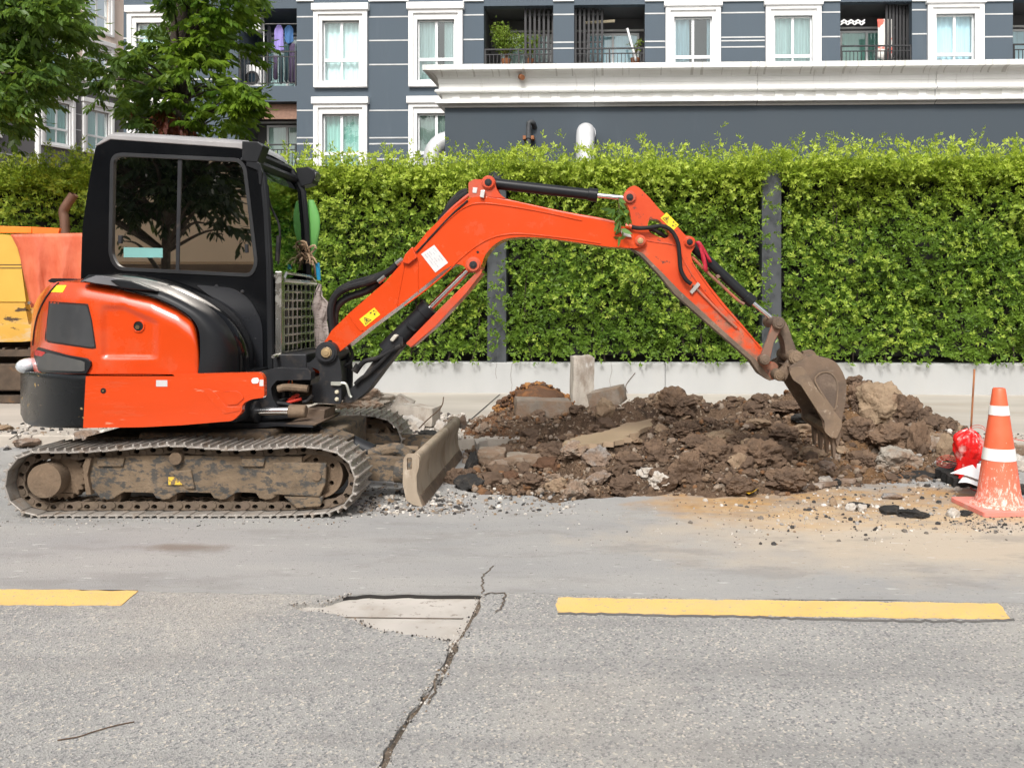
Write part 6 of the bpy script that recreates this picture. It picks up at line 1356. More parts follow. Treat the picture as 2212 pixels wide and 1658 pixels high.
# ================================================================== SPOIL HEAP
def soilmat():
    m = N('soil'); p = m.pos(obj=False)
    c = m.mix(m.rng(m.noise(p, 1.6, 5), .35, .65), (.088, .058, .039), (.165, .108, .070))
    c = m.mix(m.rng(m.noise(p, 11, 6, .65), .45, .75), c, (.19, .128, .083)); c = m.mix(m.rng(m.noise(p, 5, 5), .54, .66, 0, .8), c, (.045, .031, .023))
    sep = m.n('SeparateXYZ', i_0=p)
    q = G(1800, 1000); dx = m.math('SUBTRACT', sep.outputs[0], q.x+.3); d = m.math('ADD', m.math('ABSOLUTE', dx), m.math('MULTIPLY', m.noise(p, 3, 5), 2.4))
    c = m.mix(m.rng(d, 1.35, 1.9, .75, 0), c, (.21, .118, .055))
    q = G(1090, 930); dx = m.math('SUBTRACT', sep.outputs[0], q.x-.35); d = m.math('ADD', m.math('ABSOLUTE', dx), m.math('MULTIPLY', m.noise(p, 4, 5), 2.2))
    c = m.mix(m.rng(d, 1.2, 1.7, .8, 0), c, (.20, .085, .035))
    gr = m.n('TexVoronoi', i_Vector=p, i_Scale=55.0)
    c = m.mix(m.math('GREATER_THAN', m.n('SeparateXYZ', i_0=gr.outputs['Color']).outputs[0], .93), c, (.29, .225, .165))
    h = m.math('ADD', m.math('MULTIPLY', m.noise(p, 22, 8, .7), 1.4), m.math('MULTIPLY', gr.outputs['Distance'], -.5))
    m.bsdf(c, .95, normal=m.bump(h, 1.0, .03), spec=.2); return m.m
M_SOIL = soilmat()
M_MUDWET = mk('wet_mud', (.36, .265, .18), .4, var=.1, vs=3, bump=.1, bs=12)
gx0, gx1, gy0, gy1 = -1.9, 4.9, 6.35, 10.6
# heaps: (print px, print py of the foot point on the ground, height, rx, ry)
def gp(px, v): q = c2w((px-CX)/FPX*v, v, 0); return q.x, q.y
heaps = [(*gp(1870, 8.9), .29, .42, .5), (*gp(1960, 8.6), .17, .5, .5), (*gp(1790, 8.8), .24, .5, .5), (*gp(1690, 8.7), .20, .5, .45), (*gp(1550, 8.4), .26, .6, .6), (*gp(1440, 9.3), .30, .55, .5),
         (*gp(1300, 8.9), .17, .7, .45), (*gp(1560, 7.5), .12, .7, .4), (*gp(1420, 7.5), .10, .5, .35), (*gp(1180, 10.0), .14, .5, .4), (*gp(1700, 7.3), .05, .5, .35), (*gp(1650, 9.4), .20, .7, .4), (*gp(2040, 8.0), .14, .45, .4), (*gp(1220, 7.9), .02, .5, .4)]
outl = [(1000, 1000), (985, 1040), (1040, 1066), (1150, 1068), (1190, 1086), (1260, 1083), (1350, 1078), (1460, 1075), (1560, 1080), (1700, 1070), (1800, 1052), (1900, 1045), (2000, 1040), (2100, 1030), (2130, 985), (2090, 950), (2040, 925), (1950, 905), (1800, 890), (1650, 885), (1480, 885), (1330, 893), (1200, 893), (1080, 905), (1010, 935), (1000, 965)]
OP = [G(*p) for p in outl]
def inside(x, y):
    """signed distance to the outline, + inside"""
    best = 1e9; ins = False; n = len(OP)
    for i in range(n):
        a, b = OP[i], OP[(i+1) % n]; dx, dy = b.x-a.x, b.y-a.y
        t = max(0, min(1, ((x-a.x)*dx+(y-a.y)*dy)/(dx*dx+dy*dy))); d = math.hypot(x-a.x-t*dx, y-a.y-t*dy); best = min(best, d)
        if (a.y > y) != (b.y > y) and x < (b.x-a.x)*(y-a.y)/(b.y-a.y)+a.x: ins = not ins
    return best if ins else -best
PITC = gp(1110, 7.35)
PZ = .27
PUD = [G(*p, PZ) for p in [(1215, 957), (1245, 944), (1300, 934), (1350, 914), (1400, 902), (1432, 906), (1400, 922), (1372, 936), (1348, 950), (1300, 958), (1250, 962)]]
def pdist(x, y):
    best = 1e9; ins = False; n = len(PUD)
    for i in range(n):
        a, b = PUD[i], PUD[(i+1) % n]; dx, dy = b.x-a.x, b.y-a.y
        t = max(0, min(1, ((x-a.x)*dx+(y-a.y)*dy)/(dx*dx+dy*dy))); best = min(best, math.hypot(x-a.x-t*dx, y-a.y-t*dy))
        if (a.y > y) != (b.y > y) and x < (b.x-a.x)*(y-a.y)/(b.y-a.y)+a.x: ins = not ins
    return best if ins else -best
def soil_z(x, y, fine=True):
    d = inside(x + noise.noise((x*2.2, y*2.2, 3))*.24, y + noise.noise((x*2.2, y*2.2, 8))*.20)
    base = 0.0
    if d < -.25: return -.35
    m_ = max(0., min(1., (d+.06)/.28)); m_ = m_*m_*(3-2*m_)
    hgt = sum(h_*math.exp(-((x-a)/rx)**2-((y-b)/ry)**2) for a, b, h_, rx, ry in heaps)
    n1 = noise.fractal((x*1.7, y*1.7, 1.), 1., 2.1, 4)*.07; rid = (1-abs(noise.noise((x*3.6, y*3.6, 5.)))*2)*.05
    n2 = noise.fractal((x*9, y*9, 2.), .8, 2.1, 4)*.026 if fine else 0
    cell = noise.voronoi((x*7, y*7, 1.))[0]; c2_ = noise.voronoi((x*4.2+.2*noise.noise((x*6,y*6,0)), y*4.2, 4.))[0]; n3 = (.35-cell[0])*.06*fine + (.3-c2_[0])*.11
    sw = SWZ if y > KY+.1 else 0.0
    z = sw*.9 + .035 + hgt + n1 + rid + n2 + n3
    pd = math.exp(-((x-PITC[0])/.55)**2-((y-PITC[1]-.35)/.42)**2); z -= .20*pd
    low_ = sw - .07
    z = low_ + (z-low_)*m_
    k = max(0., min(1., .5+pdist(x, y)/.16))
    return z*(1-k) + (PZ-.01)*k
nx_, ny_ = 390, 245; rows = []
for j in range(ny_):
    y = gy0+(gy1-gy0)*j/(ny_-1); rows.append([(gx0+(gx1-gx0)*i/(nx_-1), y, soil_z(gx0+(gx1-gx0)*i/(nx_-1), y)) for i in range(nx_)])
mb = MB(); mb.grid(rows); mb.flat = True
o = solo('soil_heap', mb, M_SOIL, 'heap of dug up brown soil spread between the blade and the traffic cone', 'soil', kind='stuff', smooth=True, autos=None)
def gz(x, y):
    return max(soil_z(x, y, False), SWZ if y > KY else 0.0)

ICO = {}
def ico(sub):
    if sub not in ICO:
        bm = bmesh.new(); bmesh.ops.create_icosphere(bm, subdivisions=sub, radius=1); ICO[sub] = ([v.co.copy() for v in bm.verts], [tuple(v.index for v in f.verts) for f in bm.faces]); bm.free()
    return ICO[sub]
def rock_mb(mb, c, sz, sd, rough=.25, sub=3, facets=7, rot=None, cut=.72):
    V_, F_ = ico(sub); r = random.Random(sd); pl_ = []
    for _ in range(facets):
        n_ = Vector((r.gauss(0, 1), r.gauss(0, 1), r.gauss(0, 1))).normalized(); pl_.append((n_, r.uniform(cut-.12, cut+.14)))
    M_ = (rot or Matrix.Rotation(r.uniform(0, 6.28), 3, 'Z') @ Matrix.Rotation(r.uniform(-.5, .5), 3, 'X')); out = []
    for v in V_:
        p = v.copy()
        for n_, d in pl_:
            k = p.dot(n_)
            if k > d: p -= n_*(k-d)
        p *= 1+rough*noise.fractal((p*2.1+Vector((sd*1.7, 0, 0))), .75, 2.2, 7)*.8
        p = M_ @ Vector((p.x*sz[0], p.y*sz[1], p.z*sz[2])); out.append(p+Vector(c))
    mb.add(out, F_); return mb
def stone_mat(nm, a, b=None, dirtc=(.20, .13, .085), amt=.8, lo=.48): return mk(nm, a, .92, var=.2, vs=6, bump=.9, bs=38, bd=.012, dirt=(dirtc, lo, lo+.12, 4, amt), dirt2=(b, .6, .72, 7, .8) if b else None, spec=.25)
M_RCONC = stone_mat('rubble_concrete', (.29, .26, .22), (.40, .365, .32)); M_RTAN = stone_mat('rubble_tan', (.26, .19, .125), (.36, .27, .185), lo=.55)
M_RBRN = stone_mat('soil_clod', (.155, .102, .067), (.22, .148, .098), (.085, .057, .040)); M_RDRK = stone_mat('asphalt_lump', (.028, .027, .026), (.07, .065, .06), (.10, .08, .06), lo=.6)
M_RGRY = stone_mat('grey_stone', (.24, .225, .21), (.35, .33, .31)); M_RWHT = stone_mat('pale_stone', (.46, .43, .39), (.58, .55, .50), (.40, .33, .26), lo=.55)
M_RRUST = stone_mat('rusty_soil', (.19, .085, .035), (.30, .14, .05), (.075, .045, .03), lo=.42)
def rock(px, py, wpx, hpx, v, mat, label, sd, name='rubble_chunk', cat='rubble', group=None, depth=.8, **k):
    """centre of the chunk in the print, its size there, its distance"""
    for q in np.arange(6.0, min(v+1.2, 11), .03):
        t = W(px, py+hpx*.12, q)
        if t.z <= gz(t.x, t.y)+.01: v = q-.02; break
    c = W(px, py, v); s_ = v/FPX; a, h_ = wpx*s_/2*1.18, hpx*s_/2*1.18
    mb = MB(); rt = k.pop('rot', None) or Matrix.Rotation(k.pop('tilt', 0), 3, 'Y')
    rock_mb(mb, c, (a, a*depth, h_), sd, rot=rt, **k)
    return solo(name, mb, mat, label, cat, group=group, smooth=True, autos=28)
big = [
 (1895, 873, 92, 88, 8.3, M_RTAN, 'big tan boulder with a white scuff on top of the right heap', dict(tilt=-.45)),
 (1948, 892, 62, 78, 8.5, M_RBRN, 'brown boulder leaning behind the big tan boulder', dict(tilt=.3)),
 (1862, 862, 62, 60, 8.75, M_RBRN, 'brown clod between the bucket and the big tan boulder', dict()),
 (1938, 1000, 88, 62, 7.6, M_RCONC, 'pale grey concrete lump at the foot of the right heap', dict(tilt=.25)),
 (1925, 950, 92, 58, 7.9, M_RBRN, 'wide brown clod above the pale concrete lump', dict()),
 (1985, 960, 42, 84, 7.8, M_RBRN, 'upright brown clod right of the pale concrete lump', dict(tilt=.15)),
 (2012, 964, 40, 52, 7.9, M_RCONC, 'square grey chunk second from the red bag', dict()),
 (2040, 972, 40, 58, 7.9, M_RTAN, 'tan chunk directly left of the red bag', dict(tilt=.2)),
 (1990, 895, 36, 30, 8.5, M_RBRN, 'brown stone at the right shoulder of the heap', dict()),
 (2020, 915, 60, 26, 8.5, M_RBRN, 'low brown stones on the right slope of the heap', dict()),
 (2005, 905, 14, 18, 8.3, M_RDRK, 'small black lump on the right slope of the heap', dict()),
 (1842, 822, 26, 14, 8.8, M_RBRN, 'brown stick shaped clod sticking out right of the bucket', dict()),
 (1460, 873, 70, 56, 9.9, M_RBRN, 'rounded brown clod on the skyline of the middle heap', dict()),
 (1437, 862, 40, 30, 10.0, M_RTAN, 'smaller tan clod beside the rounded skyline clod', dict()),
 (1316, 877, 30, 34, 10.4, M_RCONC, 'pointed grey stone leaning in front of the leaning kerb block', dict(tilt=-.5)),
 (1307, 888, 46, 46, 9.9, M_RTAN, 'pointed tan stone in front of the kerb block', dict(tilt=.5)),
 (1240, 972, 62, 30, 8.1, M_RCONC, 'flat pale grey slab piece at the near edge of the puddle', dict()),
 (1415, 975, 40, 44, 8.0, M_RBRN, 'brown chunk below the right end of the puddle', dict(tilt=.2)),
 (1288, 990, 56, 44, 7.6, M_RGRY, 'grey wedge stone in the middle of the pit edge', dict(tilt=.4)),
 (1540, 985, 76, 60, 7.6, M_RBRN, 'large round brown clod in front of the middle heap', dict()),
 (1485, 1015, 56, 60, 7.3, M_RBRN, 'brown clod standing near the white lime patch', dict(tilt=.3)),
 (1640, 985, 90, 58, 7.5, M_RBRN, 'large crumbly clod left of the bucket teeth', dict()),
 (1596, 1000, 40, 40, 7.4, M_RTAN, 'small tan clod between the two large brown clods', dict()),
 (1508, 958, 56, 34, 7.9, M_RBRN, 'brown clod behind the large round one', dict()),
 (1560, 945, 60, 30, 8.0, M_RTAN, 'long tan clod in the middle heap', dict()),
 (1240, 1062, 56, 40, 6.9, M_RCONC, 'broken concrete piece nearest the road at the pit edge', dict(tilt=-.3)),
 (1205, 1050, 44, 34, 6.95, M_RTAN, 'brown concrete block beside the nearest broken piece', dict()),
 (1292, 1036, 60, 26, 7.0, M_RGRY, 'thin upturned slab piece pointing up from the pit', dict(tilt=-.45)),
 (1020, 1000, 26, 50, 7.7, M_RDRK, 'black asphalt lump standing right of the dozer blade', dict(tilt=.3)),
 (985, 1035, 40, 40, 6.9, M_RBRN, 'round brown clod stuck under the dozer blade edge', dict()),
 (1015, 1045, 60, 36, 7.0, M_RDRK, 'black asphalt lump in the corner of the pit', dict()),
 (922, 940, 44, 26, 8.6, M_RDRK, 'black grooved asphalt lump behind the dozer blade', dict()),
 (890, 920, 50, 44, 8.9, M_RWHT, 'white stone behind the far track', dict()),
 (950, 925, 26, 30, 8.5, M_RWHT, 'small white stone behind the blade top', dict()),
 (1000, 912, 16, 26, 8.5, M_RGRY, 'grey stone at the far top corner of the blade', dict()),
 (880, 958, 46, 26, 8.3, M_RGRY, 'grey shards between the far track and the blade', dict()),
 (1640, 915, 46, 22, 9.0, M_RTAN, 'small tan clod on the ridge near the bucket', dict()),
 (1700, 880, 60, 24, 9.4, M_RBRN, 'dark clod ledge left of the bucket mouth', dict()),
 (1780, 1008, 60, 22, 7.3, M_RGRY, 'grey slate piece under the bucket teeth', dict()),
 (1640, 868, 34, 22, 10.2, M_RBRN, 'brown clod at the back of the middle heap', dict()),
 (1782, 1042, 44, 22, 6.95, M_RWHT, 'white stone in front of the bucket', dict()),
 (1807, 1044, 18, 18, 6.95, M_RDRK, 'black stone touching the white stone in front of the bucket', dict()),
 (1801, 1088, 18, 22, 6.5, M_RTAN, 'small brown cube of soil on the sandy road', dict()),
 (1838, 1096, 20, 18, 6.4, M_RWHT, 'pale pebble on the sandy road, left of a pair', dict()),
 (1862, 1097, 26, 20, 6.38, M_RWHT, 'pale pebble on the sandy road, right of a pair', dict()),
 (1850, 1090, 44, 12, 6.5, M_RDRK, 'thin black crumb behind the pair of pale pebbles', dict()),
 (1925, 1103, 48, 20, 6.3, M_RDRK, 'black asphalt crumbs on the road left of the cone', dict()),
 (1972, 1110, 54, 20, 6.25, M_RDRK, 'wider black asphalt crumbs between the cone and the sand', dict()),
 (1945, 1102, 24, 16, 6.35, M_RWHT, 'white stone among the asphalt crumbs', dict()),
 (2055, 1109, 28, 22, 6.15, M_RWHT, 'pale crumbling stone left of the cone base', dict()),
 (2085, 1108, 28, 14, 5.9, M_RDRK, 'black lump at the near corner of the cone base', dict()),
 (2128, 1100, 14, 14, 5.75, M_RWHT, 'white pebble resting on the cone base', dict(cut=.8)),
 (2190, 975, 50, 40, 7.9, M_RCONC, 'grey concrete lump behind the cone on the right', dict()),
 (2200, 1008, 36, 44, 7.5, M_RWHT, 'pale round stone at the right picture edge behind the cone', dict()),
 (2205, 1060, 30, 28, 6.8, M_RDRK, 'black asphalt piece at the right edge beside the cone foot', dict()),
 (1930, 1072, 40, 14, 6.7, M_RGRY, 'flat grey stones at the foot of the heap', dict()),
 (770, 860, 130, 52, 10.6, M_RCONC, 'grey broken concrete mound behind the boom cylinder foot', dict(depth=.5)),
 (840, 880, 80, 50, 10.3, M_RWHT, 'crumbled pale rubble beside the concrete mound', dict(depth=.6)),
 (12, 925, 28, 16, 9.6, M_RTAN, 'small clod on the pavement at the left edge', dict()),
 (190, 945, 60, 26, 8.7, M_RGRY, 'grey rubble lump behind the rear of the near track', dict()),
 (60, 955, 50, 24, 8.6, M_RGRY, 'grey rubble piece left behind the track', dict()),
 (1150, 1040, 46, 26, 7.2, M_RBRN, 'brown clod on the floor of the pit', dict()),
 (1100, 1030, 50, 24, 7.3, M_RRUST, 'rust coloured clod on the floor of the pit', dict()),
 (1345, 1050, 46, 34, 7.0, M_RBRN, 'dark clod right of the upturned slab piece', dict()),
 (1360, 1000, 52, 40, 7.4, M_RBRN, 'dark clod behind the upturned slab piece', dict(tilt=.3)),
 (1425, 985, 50, 40, 7.6, M_RBRN, 'clod above the lime patch', dict()),
 (1590, 1050, 60, 34, 6.95, M_RBRN, 'low clod right of the lime patch', dict()),
 (1700, 1035, 74, 40, 7.0, M_RBRN, 'crumbly clod directly below the bucket teeth', dict()),
 (1600, 955, 54, 34, 7.9, M_RBRN, 'clod behind the large crumbly one', dict(tilt=.2)),
 (1690, 940, 56, 36, 8.2, M_RBRN, 'clod just left of the open bucket', dict()),
 (1480, 930, 60, 34, 8.5, M_RBRN, 'flat brown clod right of the puddle', dict()),
 (1372, 950, 30, 12, 8.2, M_RTAN, 'pale clod lying on the edge of the puddle', dict()),
 (1200, 985, 60, 34, 7.8, M_RBRN, 'brown clod behind the pit floor', dict()),
 (1860, 1000, 60, 44, 7.5, M_RBRN, 'clod in the notch between bucket and grey lump', dict()),
 (1850, 930, 60, 50, 8.0, M_RBRN, 'clod under the big tan boulder', dict()),
 (2060, 1010, 40, 24, 7.4, M_RGRY, 'small grey stone behind the asphalt slab', dict()),
 (1740, 905, 50, 24, 8.8, M_RDRK, 'dark asphalt piece inside the shade of the bucket', dict()),
 (2140, 1140, 1, 1, 5.5, M_RGRY, None, None)]
for i, (px, py, w_, h_, v, mt, lab, kw) in enumerate(big):
    if lab: rock(px, py, w_, h_, v, mt, lab, 100+i*3, **{**dict(rough=.42 if mt is M_RBRN else .28, sub=5 if w_ > 52 else 4, facets=5 if mt is M_RBRN else 9, cut=.8 if mt is M_RBRN else .70), **kw})
# asphalt slabs lying flat
def slab(pts, z, th, mat, label, name='asphalt_slab', tilt=(0, 0), cat='rubble'):
    P_ = jag([G(*p, z) for p in pts], .05, .012, closed=True, sd=len(label)); cx_ = sum(p.x for p in P_)/len(P_); cy_ = sum(p.y for p in P_)/len(P_)
    mb = MB(); mb.prism([[(p.x, p.y) for p in P_]], 0, th, lambda a, b, c: (a, b, z+c+(a-cx_)*tilt[0]+(b-cy_)*tilt[1])); return solo(name, mb, mat, label, cat, bevel=.006)
slab([(2020, 1030), (2060, 1048), (2170, 1050), (2190, 1030), (2080, 1012)], .02, .07, M_RDRK, 'flat black asphalt slab under the white paper by the cone', tilt=(0, .05))
slab([(1700, 1060), (1780, 1052), (1930, 1030), (1905, 1022), (1800, 1040), (1690, 1050)], .01, .035, stone_mat('crust', (.36, .31, .27), (.3, .2, .1)), 'thin crust of broken road surface in front of the bucket')
slab([(1905, 1037), (2035, 1034), (2000, 1022), (1910, 1026)], .0, .03, M_RDRK, 'thin black crust of asphalt right of the bucket crust')
# broken blocks
def block(px, py, v, dims, rot, mat, label, name, cat, sd, jit=.012, sub=5):
    c = W(px, py, v); bm = bmesh.new(); bmesh.ops.create_cube(bm, size=1); bmesh.ops.scale(bm, vec=dims, verts=bm.verts); bmesh.ops.subdivide_edges(bm, edges=bm.edges, cuts=sub, use_grid_fill=True)
    M_ = Matrix.Rotation(rot[2], 3, 'Z') @ Matrix.Rotation(rot[1], 3, 'Y') @ Matrix.Rotation(rot[0], 3, 'X')
    for vt in bm.verts:
        p = vt.co; n_ = noise.fractal(p*7+Vector((sd, 0, 0)), 1, 2, 4); k = min(abs(abs(p.x)-dims[0]/2), 9)
        e = sum(abs(abs(p[i])-dims[i]/2) < .012 for i in range(3)); vt.co = M_ @ (p*(1-.035*(e >= 2)*(1+n_)) + p.normalized()*n_*jit) + c
    mb = MB(); bm.verts.index_update(); mb.add([v_.co for v_ in bm.verts], [tuple(q.index for q in f.verts) for f in bm.faces]); bm.free()
    return solo(name, mb, mat, label, cat, smooth=True, autos=30)
M_POSTC = mk('old_concrete', (.40, .36, .31), .9, var=.25, vs=8, bump=.8, bs=45, bd=.01, dirt=((.22, .17, .13), .5, .62, 5, .8), dirt2=((.66, .65, .63), .6, .68, 6, .7), stretch=(1, 1, .4))
block(1257, 824, 10.9, (.27, .24, .64), (0, .02, .25), M_POSTC, 'upright square concrete stub standing in the spoil before the white wall', 'concrete_stub', 'stub', 1, jit=.02)
block(1312, 857, 10.5, (.40, .30, .20), (.1, -.22, -.35), stone_mat('kerb_block', (.22, .185, .15), (.3, .25, .2)), 'dark kerb block leaning against the upright stub', 'kerb_block', 'block', 4, jit=.02)
block(1172, 880, 9.75, (.62, .3, .19), (.05, .05, .2), stone_mat('kerb_block_b', (.20, .17, .14), (.28, .24, .19)), 'dark kerb block capped with rusty soil left of the stub', 'kerb_block', 'block', 7, jit=.02)
rock(1165, 868, 96, 56, 10.5, M_RRUST, 'mound of rusty orange soil behind the left kerb block', 901, name='soil_clod', cat='soil', sub=4, rough=.12, facets=2, cut=.97, rot=Matrix.Identity(3))
block(902, 895, 9.6, (.44, .3, .20), (0, .06, -.1), M_POSTC, 'tilted light concrete kerb block behind the far track', 'kerb_block', 'block', 9, jit=.018)
block(868, 880, 9.9, (.20, .3, .24), (0, .45, .1), M_POSTC, 'narrow broken kerb end beside the tilted kerb block', 'kerb_block', 'block', 12, jit=.018)
for i, (px, py, w_) in enumerate(((1095, 992, .34), (1140, 988, .40), (1062, 975, .25))): block(px, py+8, 8.05, (w_, .16, .12), (.1*i, .06*i-.05, .12*i-.1), stone_mat('old_kerb', (.27, .235, .19), (.36, .32, .27)), ('old kerb stone left in the pit wall, middle one', 'longest old kerb stone in the pit wall', 'shortest old kerb stone in the pit wall')[i], 'kerb_stone', 'kerb stone', 20+i, jit=.03, sub=6)
# mud puddle
P_ = spl([tuple(onY(0, 0, 1)) for _ in range(2)], 1) if False else None
mb = MB(); mb.prism([[(q.x, q.y) for q in jag(PUD, .05, .02, closed=True)]], PZ-.04, PZ+.004, lambda a, b, c: (a, b, c)); solo('mud_puddle', mb, M_MUDWET, 'smooth slick of wet tan mud in the middle of the heap', 'puddle', kind='structure')
pp = [(1500, 880), (1600, 868), (1760, 864), (1900, 870), (1800, 892), (1560, 900)]
mb = MB(); Q = [G(*p, SWZ) for p in pp]; mb.prism([rp([(q.x, q.y) for q in Q], .2)], SWZ, SWZ+.006, lambda a, b, c: (a, b, c)); struct('mud_film', mb, M_MUDWET)
# clods in numbers, each its own object
r = random.Random(17); cnt = 0; groups = []
while cnt < 270:
    px, v = r.uniform(1010, 2080), r.uniform(6.9, 10.2); x, y = gp(px, v)
    if inside(x, y) < .05 or pdist(x, y) > -.10: continue
    if px < 1230 and v > 9.6: continue
    s_ = r.choice((.022, .03, .04, .05, .065, .085))*r.uniform(.8, 1.3); z = gz(x, y)+s_*.25; mb = MB(); rock_mb(mb, (x, y, z), (s_*1.2, s_, s_*.75), 2000+cnt, rough=.35, sub=2 if s_ < .05 else 3, facets=6)
    mt = r.choice((M_RBRN, M_RBRN, M_RBRN, M_RBRN, M_RBRN, M_RBRN, M_RBRN, M_RTAN, M_RCONC, M_RRUST if px < 1250 else M_RBRN))
    lab, grp = (('brown soil clod lying loose on the spoil heap', 'loose brown clods on the heap') if mt is M_RBRN else ('tan stone lying loose on the spoil heap', 'loose tan stones on the heap') if mt is M_RTAN else ('grey concrete crumb lying loose on the spoil heap', 'loose grey crumbs on the heap') if mt is M_RCONC else ('rusty soil crumb on the left end of the heap', 'rusty crumbs on the heap'))
    solo('soil_clod' if mt in (M_RBRN, M_RRUST) else 'stone', mb, mt, lab, 'soil clod' if mt in (M_RBRN, M_RRUST) else 'stone', group=grp, smooth=True, autos=30); cnt += 1
# fine rubble as stuff
def scatter(n, sampler, smin, smax, mat, name, label, sd):
    r = random.Random(sd); mb = MB(); V_, F_ = ico(1)
    for k in range(n):
        q = sampler(r)
        if q is None: continue
        x, y = q; s_ = smin*(smax/smin)**(r.random()**2.2); z = gz(x, y)+s_*.2; M_ = Matrix.Rotation(r.uniform(0, 6.28), 3, 'Z') @ Matrix.Rotation(r.uniform(0, 3), 3, 'X'); sq = (r.uniform(.7, 1.4)*s_, r.uniform(.6, 1.1)*s_, r.uniform(.45, .9)*s_)
        mb.add([M_ @ Vector((v.x*sq[0]*r.uniform(.8, 1.15), v.y*sq[1]*r.uniform(.8, 1.15), v.z*sq[2])) + Vector((x, y, z)) for v in V_], F_)
    mb.flat = True
    return solo(name, mb, mat, label, 'gravel', kind='stuff')
big_more = 0
def on_heap(r):
    x, y = gp(r.uniform(1000, 2110), r.uniform(6.8, 10.4)); return (x, y) if inside(x, y) > -.02 and pdist(x, y) < .0 else None
def isl(nm, cols, rough=.95):
    m = N(nm); rd = m.n('NewGeometry').outputs['Random Per Island']; c = cols[0]; c = m.mix(0.0, c, c)
    for k, cc in enumerate(cols[1:]): c = m.mix(m.math('GREATER_THAN', rd, (k+1)/len(cols)), c, cc)
    m.bsdf(c, rough, normal=m.bump(m.noise(m.pos(obj=False), 90, 5), .7, .005), spec=.25); return m.m
M_G1 = isl('crumbs', [(.12, .08, .053), (.17, .115, .075), (.09, .06, .042), (.20, .14, .095), (.25, .20, .155), (.17, .09, .045), (.11, .076, .052)]); M_G2 = isl('gravel_mix', [(.30, .28, .26), (.045, .043, .042), (.42, .38, .33), (.16, .14, .12), (.58, .54, .49), (.25, .18, .12), (.06, .055, .05)])
scatter(10000, on_heap, .008, .045, M_G1, 'soil_crumbs', 'crumbs of soil and small stones all over the spoil heap', 71)
def rusty(r):
    p = W(r.triangular(1085, 1225, 1165), 870, r.uniform(9.9, 10.7)); return p.x, p.y
rm = random.Random(5); mb = MB(); V_, F_ = ico(1)
for k in range(2600):
    t = rm.random(); px = 1078+150*t+rm.gauss(0, 6); hh = 64*math.sin(math.pi*min(1, max(0, .08+t*.78)))**1.3; u1 = rm.random()**.6; v = 10.3 - .25*math.sin(math.pi*t)*(1-u1*.8) + rm.uniform(-.03, .25)
    p = W(px, 892-hh*u1, v); s_ = rm.uniform(.008, .030)*(1 if rm.random() < .9 else 1.8); q = [s_*rm.uniform(.7, 1.3) for _ in range(3)]; M_ = Matrix.Rotation(rm.uniform(0, 6), 3, 'X') @ Matrix.Rotation(rm.uniform(0, 6), 3, 'Z')
    mb.add([M_ @ Vector((w_.x*q[0], w_.y*q[1], w_.z*q[2])) + p for w_ in V_], F_)
mb.flat = True
solo('rusty_soil', mb, isl('rusty_crumbs', [(.17, .075, .03), (.24, .11, .04), (.11, .06, .036), (.30, .15, .055), (.09, .055, .037)]), 'rusty orange crumbs heaped over the left kerb block', 'soil', kind='stuff')
def crack_grit(r):
    i = r.randrange(len(crackC)-1); a, b = crackC[i], crackC[i+1]; t = r.random(); p = G(a[0]+(b[0]-a[0])*t+r.gauss(0, 9), a[1]+(b[1]-a[1])*t+r.gauss(0, 2)); return p.x, p.y
scatter(420, crack_grit, .0015, .006, M_G2, 'gravel', 'grit loosened along the long road crack', 80)
def patch_grit(r):
    i = r.randrange(len(patch)-1); a, b = patch[i], patch[i+1]; t = r.random(); p = G(a[0]+(b[0]-a[0])*t+r.gauss(0, 5), a[1]+(b[1]-a[1])*t+r.gauss(0, 2)); return p.x, p.y
scatter(420, patch_grit, .0015, .007, M_G2, 'gravel', 'grit round the worn patch in the road', 81)
def track_side(r):
    p = G(r.uniform(-20, 760), 1123+abs(r.gauss(0, 9))); return p.x, p.y
scatter(260, track_side, .002, .009, M_G2, 'gravel', 'crumbs on the road along the near track', 79)
def near_blade(r):
    p = G(r.uniform(760, 1240), r.uniform(1068, 1112) if r.random() < .7 else r.uniform(1040, 1110)); q = r.gauss(0, .05)
    if p.x > G(1010, 1090).x and r.random() < .7: return None
    return p.x+q, p.y+q
scatter(1800, near_blade, .005, .024, M_G2, 'gravel', 'dark gravel and crumbs under the dozer blade', 72)
def sandy(r):
    px = r.triangular(1450, 2240, 1850); py = r.triangular(1040, 1190, 1065); p = G(px, py)
    return (p.x, p.y) if inside(p.x, p.y) < 0 else None
scatter(1100, sandy, .003, .022, M_G2, 'gravel', 'small stones scattered on the sandy road below the heap', 73)
def road_edge(r):
    p = G(r.uniform(1000, 2212), r.triangular(1075, 1200, 1085)); return (p.x, p.y) if inside(p.x, p.y) < 0 else None
scatter(260, road_edge, .003, .009, M_G2, 'gravel', 'tiny crumbs on the road in front of the pit', 74)
def right_rubble(r):
    p = G(r.uniform(1960, 2300), r.uniform(960, 1060)); return p.x, p.y
scatter(900, right_rubble, .006, .035, M_G2, 'rubble', 'mixed stones and asphalt crumbs behind the cone', 75)
def left_rubble(r):
    p = G(r.uniform(740, 1010), r.uniform(915, 990)); return p.x, p.y
scatter(900, left_rubble, .008, .04, isl('pale_rubble', [(.46, .42, .37), (.35, .31, .27), (.56, .52, .47), (.08, .07, .065), (.25, .20, .16)]), 'rubble', 'pale stones and crumbs between the far track and the pit', 76)
def behind_track(r):
    p = G(r.uniform(-30, 330), r.uniform(938, 972)); return p.x, p.y
scatter(260, behind_track, .008, .04, M_G2, 'rubble', 'grey rubble along the kerb behind the near track', 77)
def cone_crumb(r):
    p = G(r.gauss(2140, 70), r.uniform(1098, 1150)); return p.x, p.y
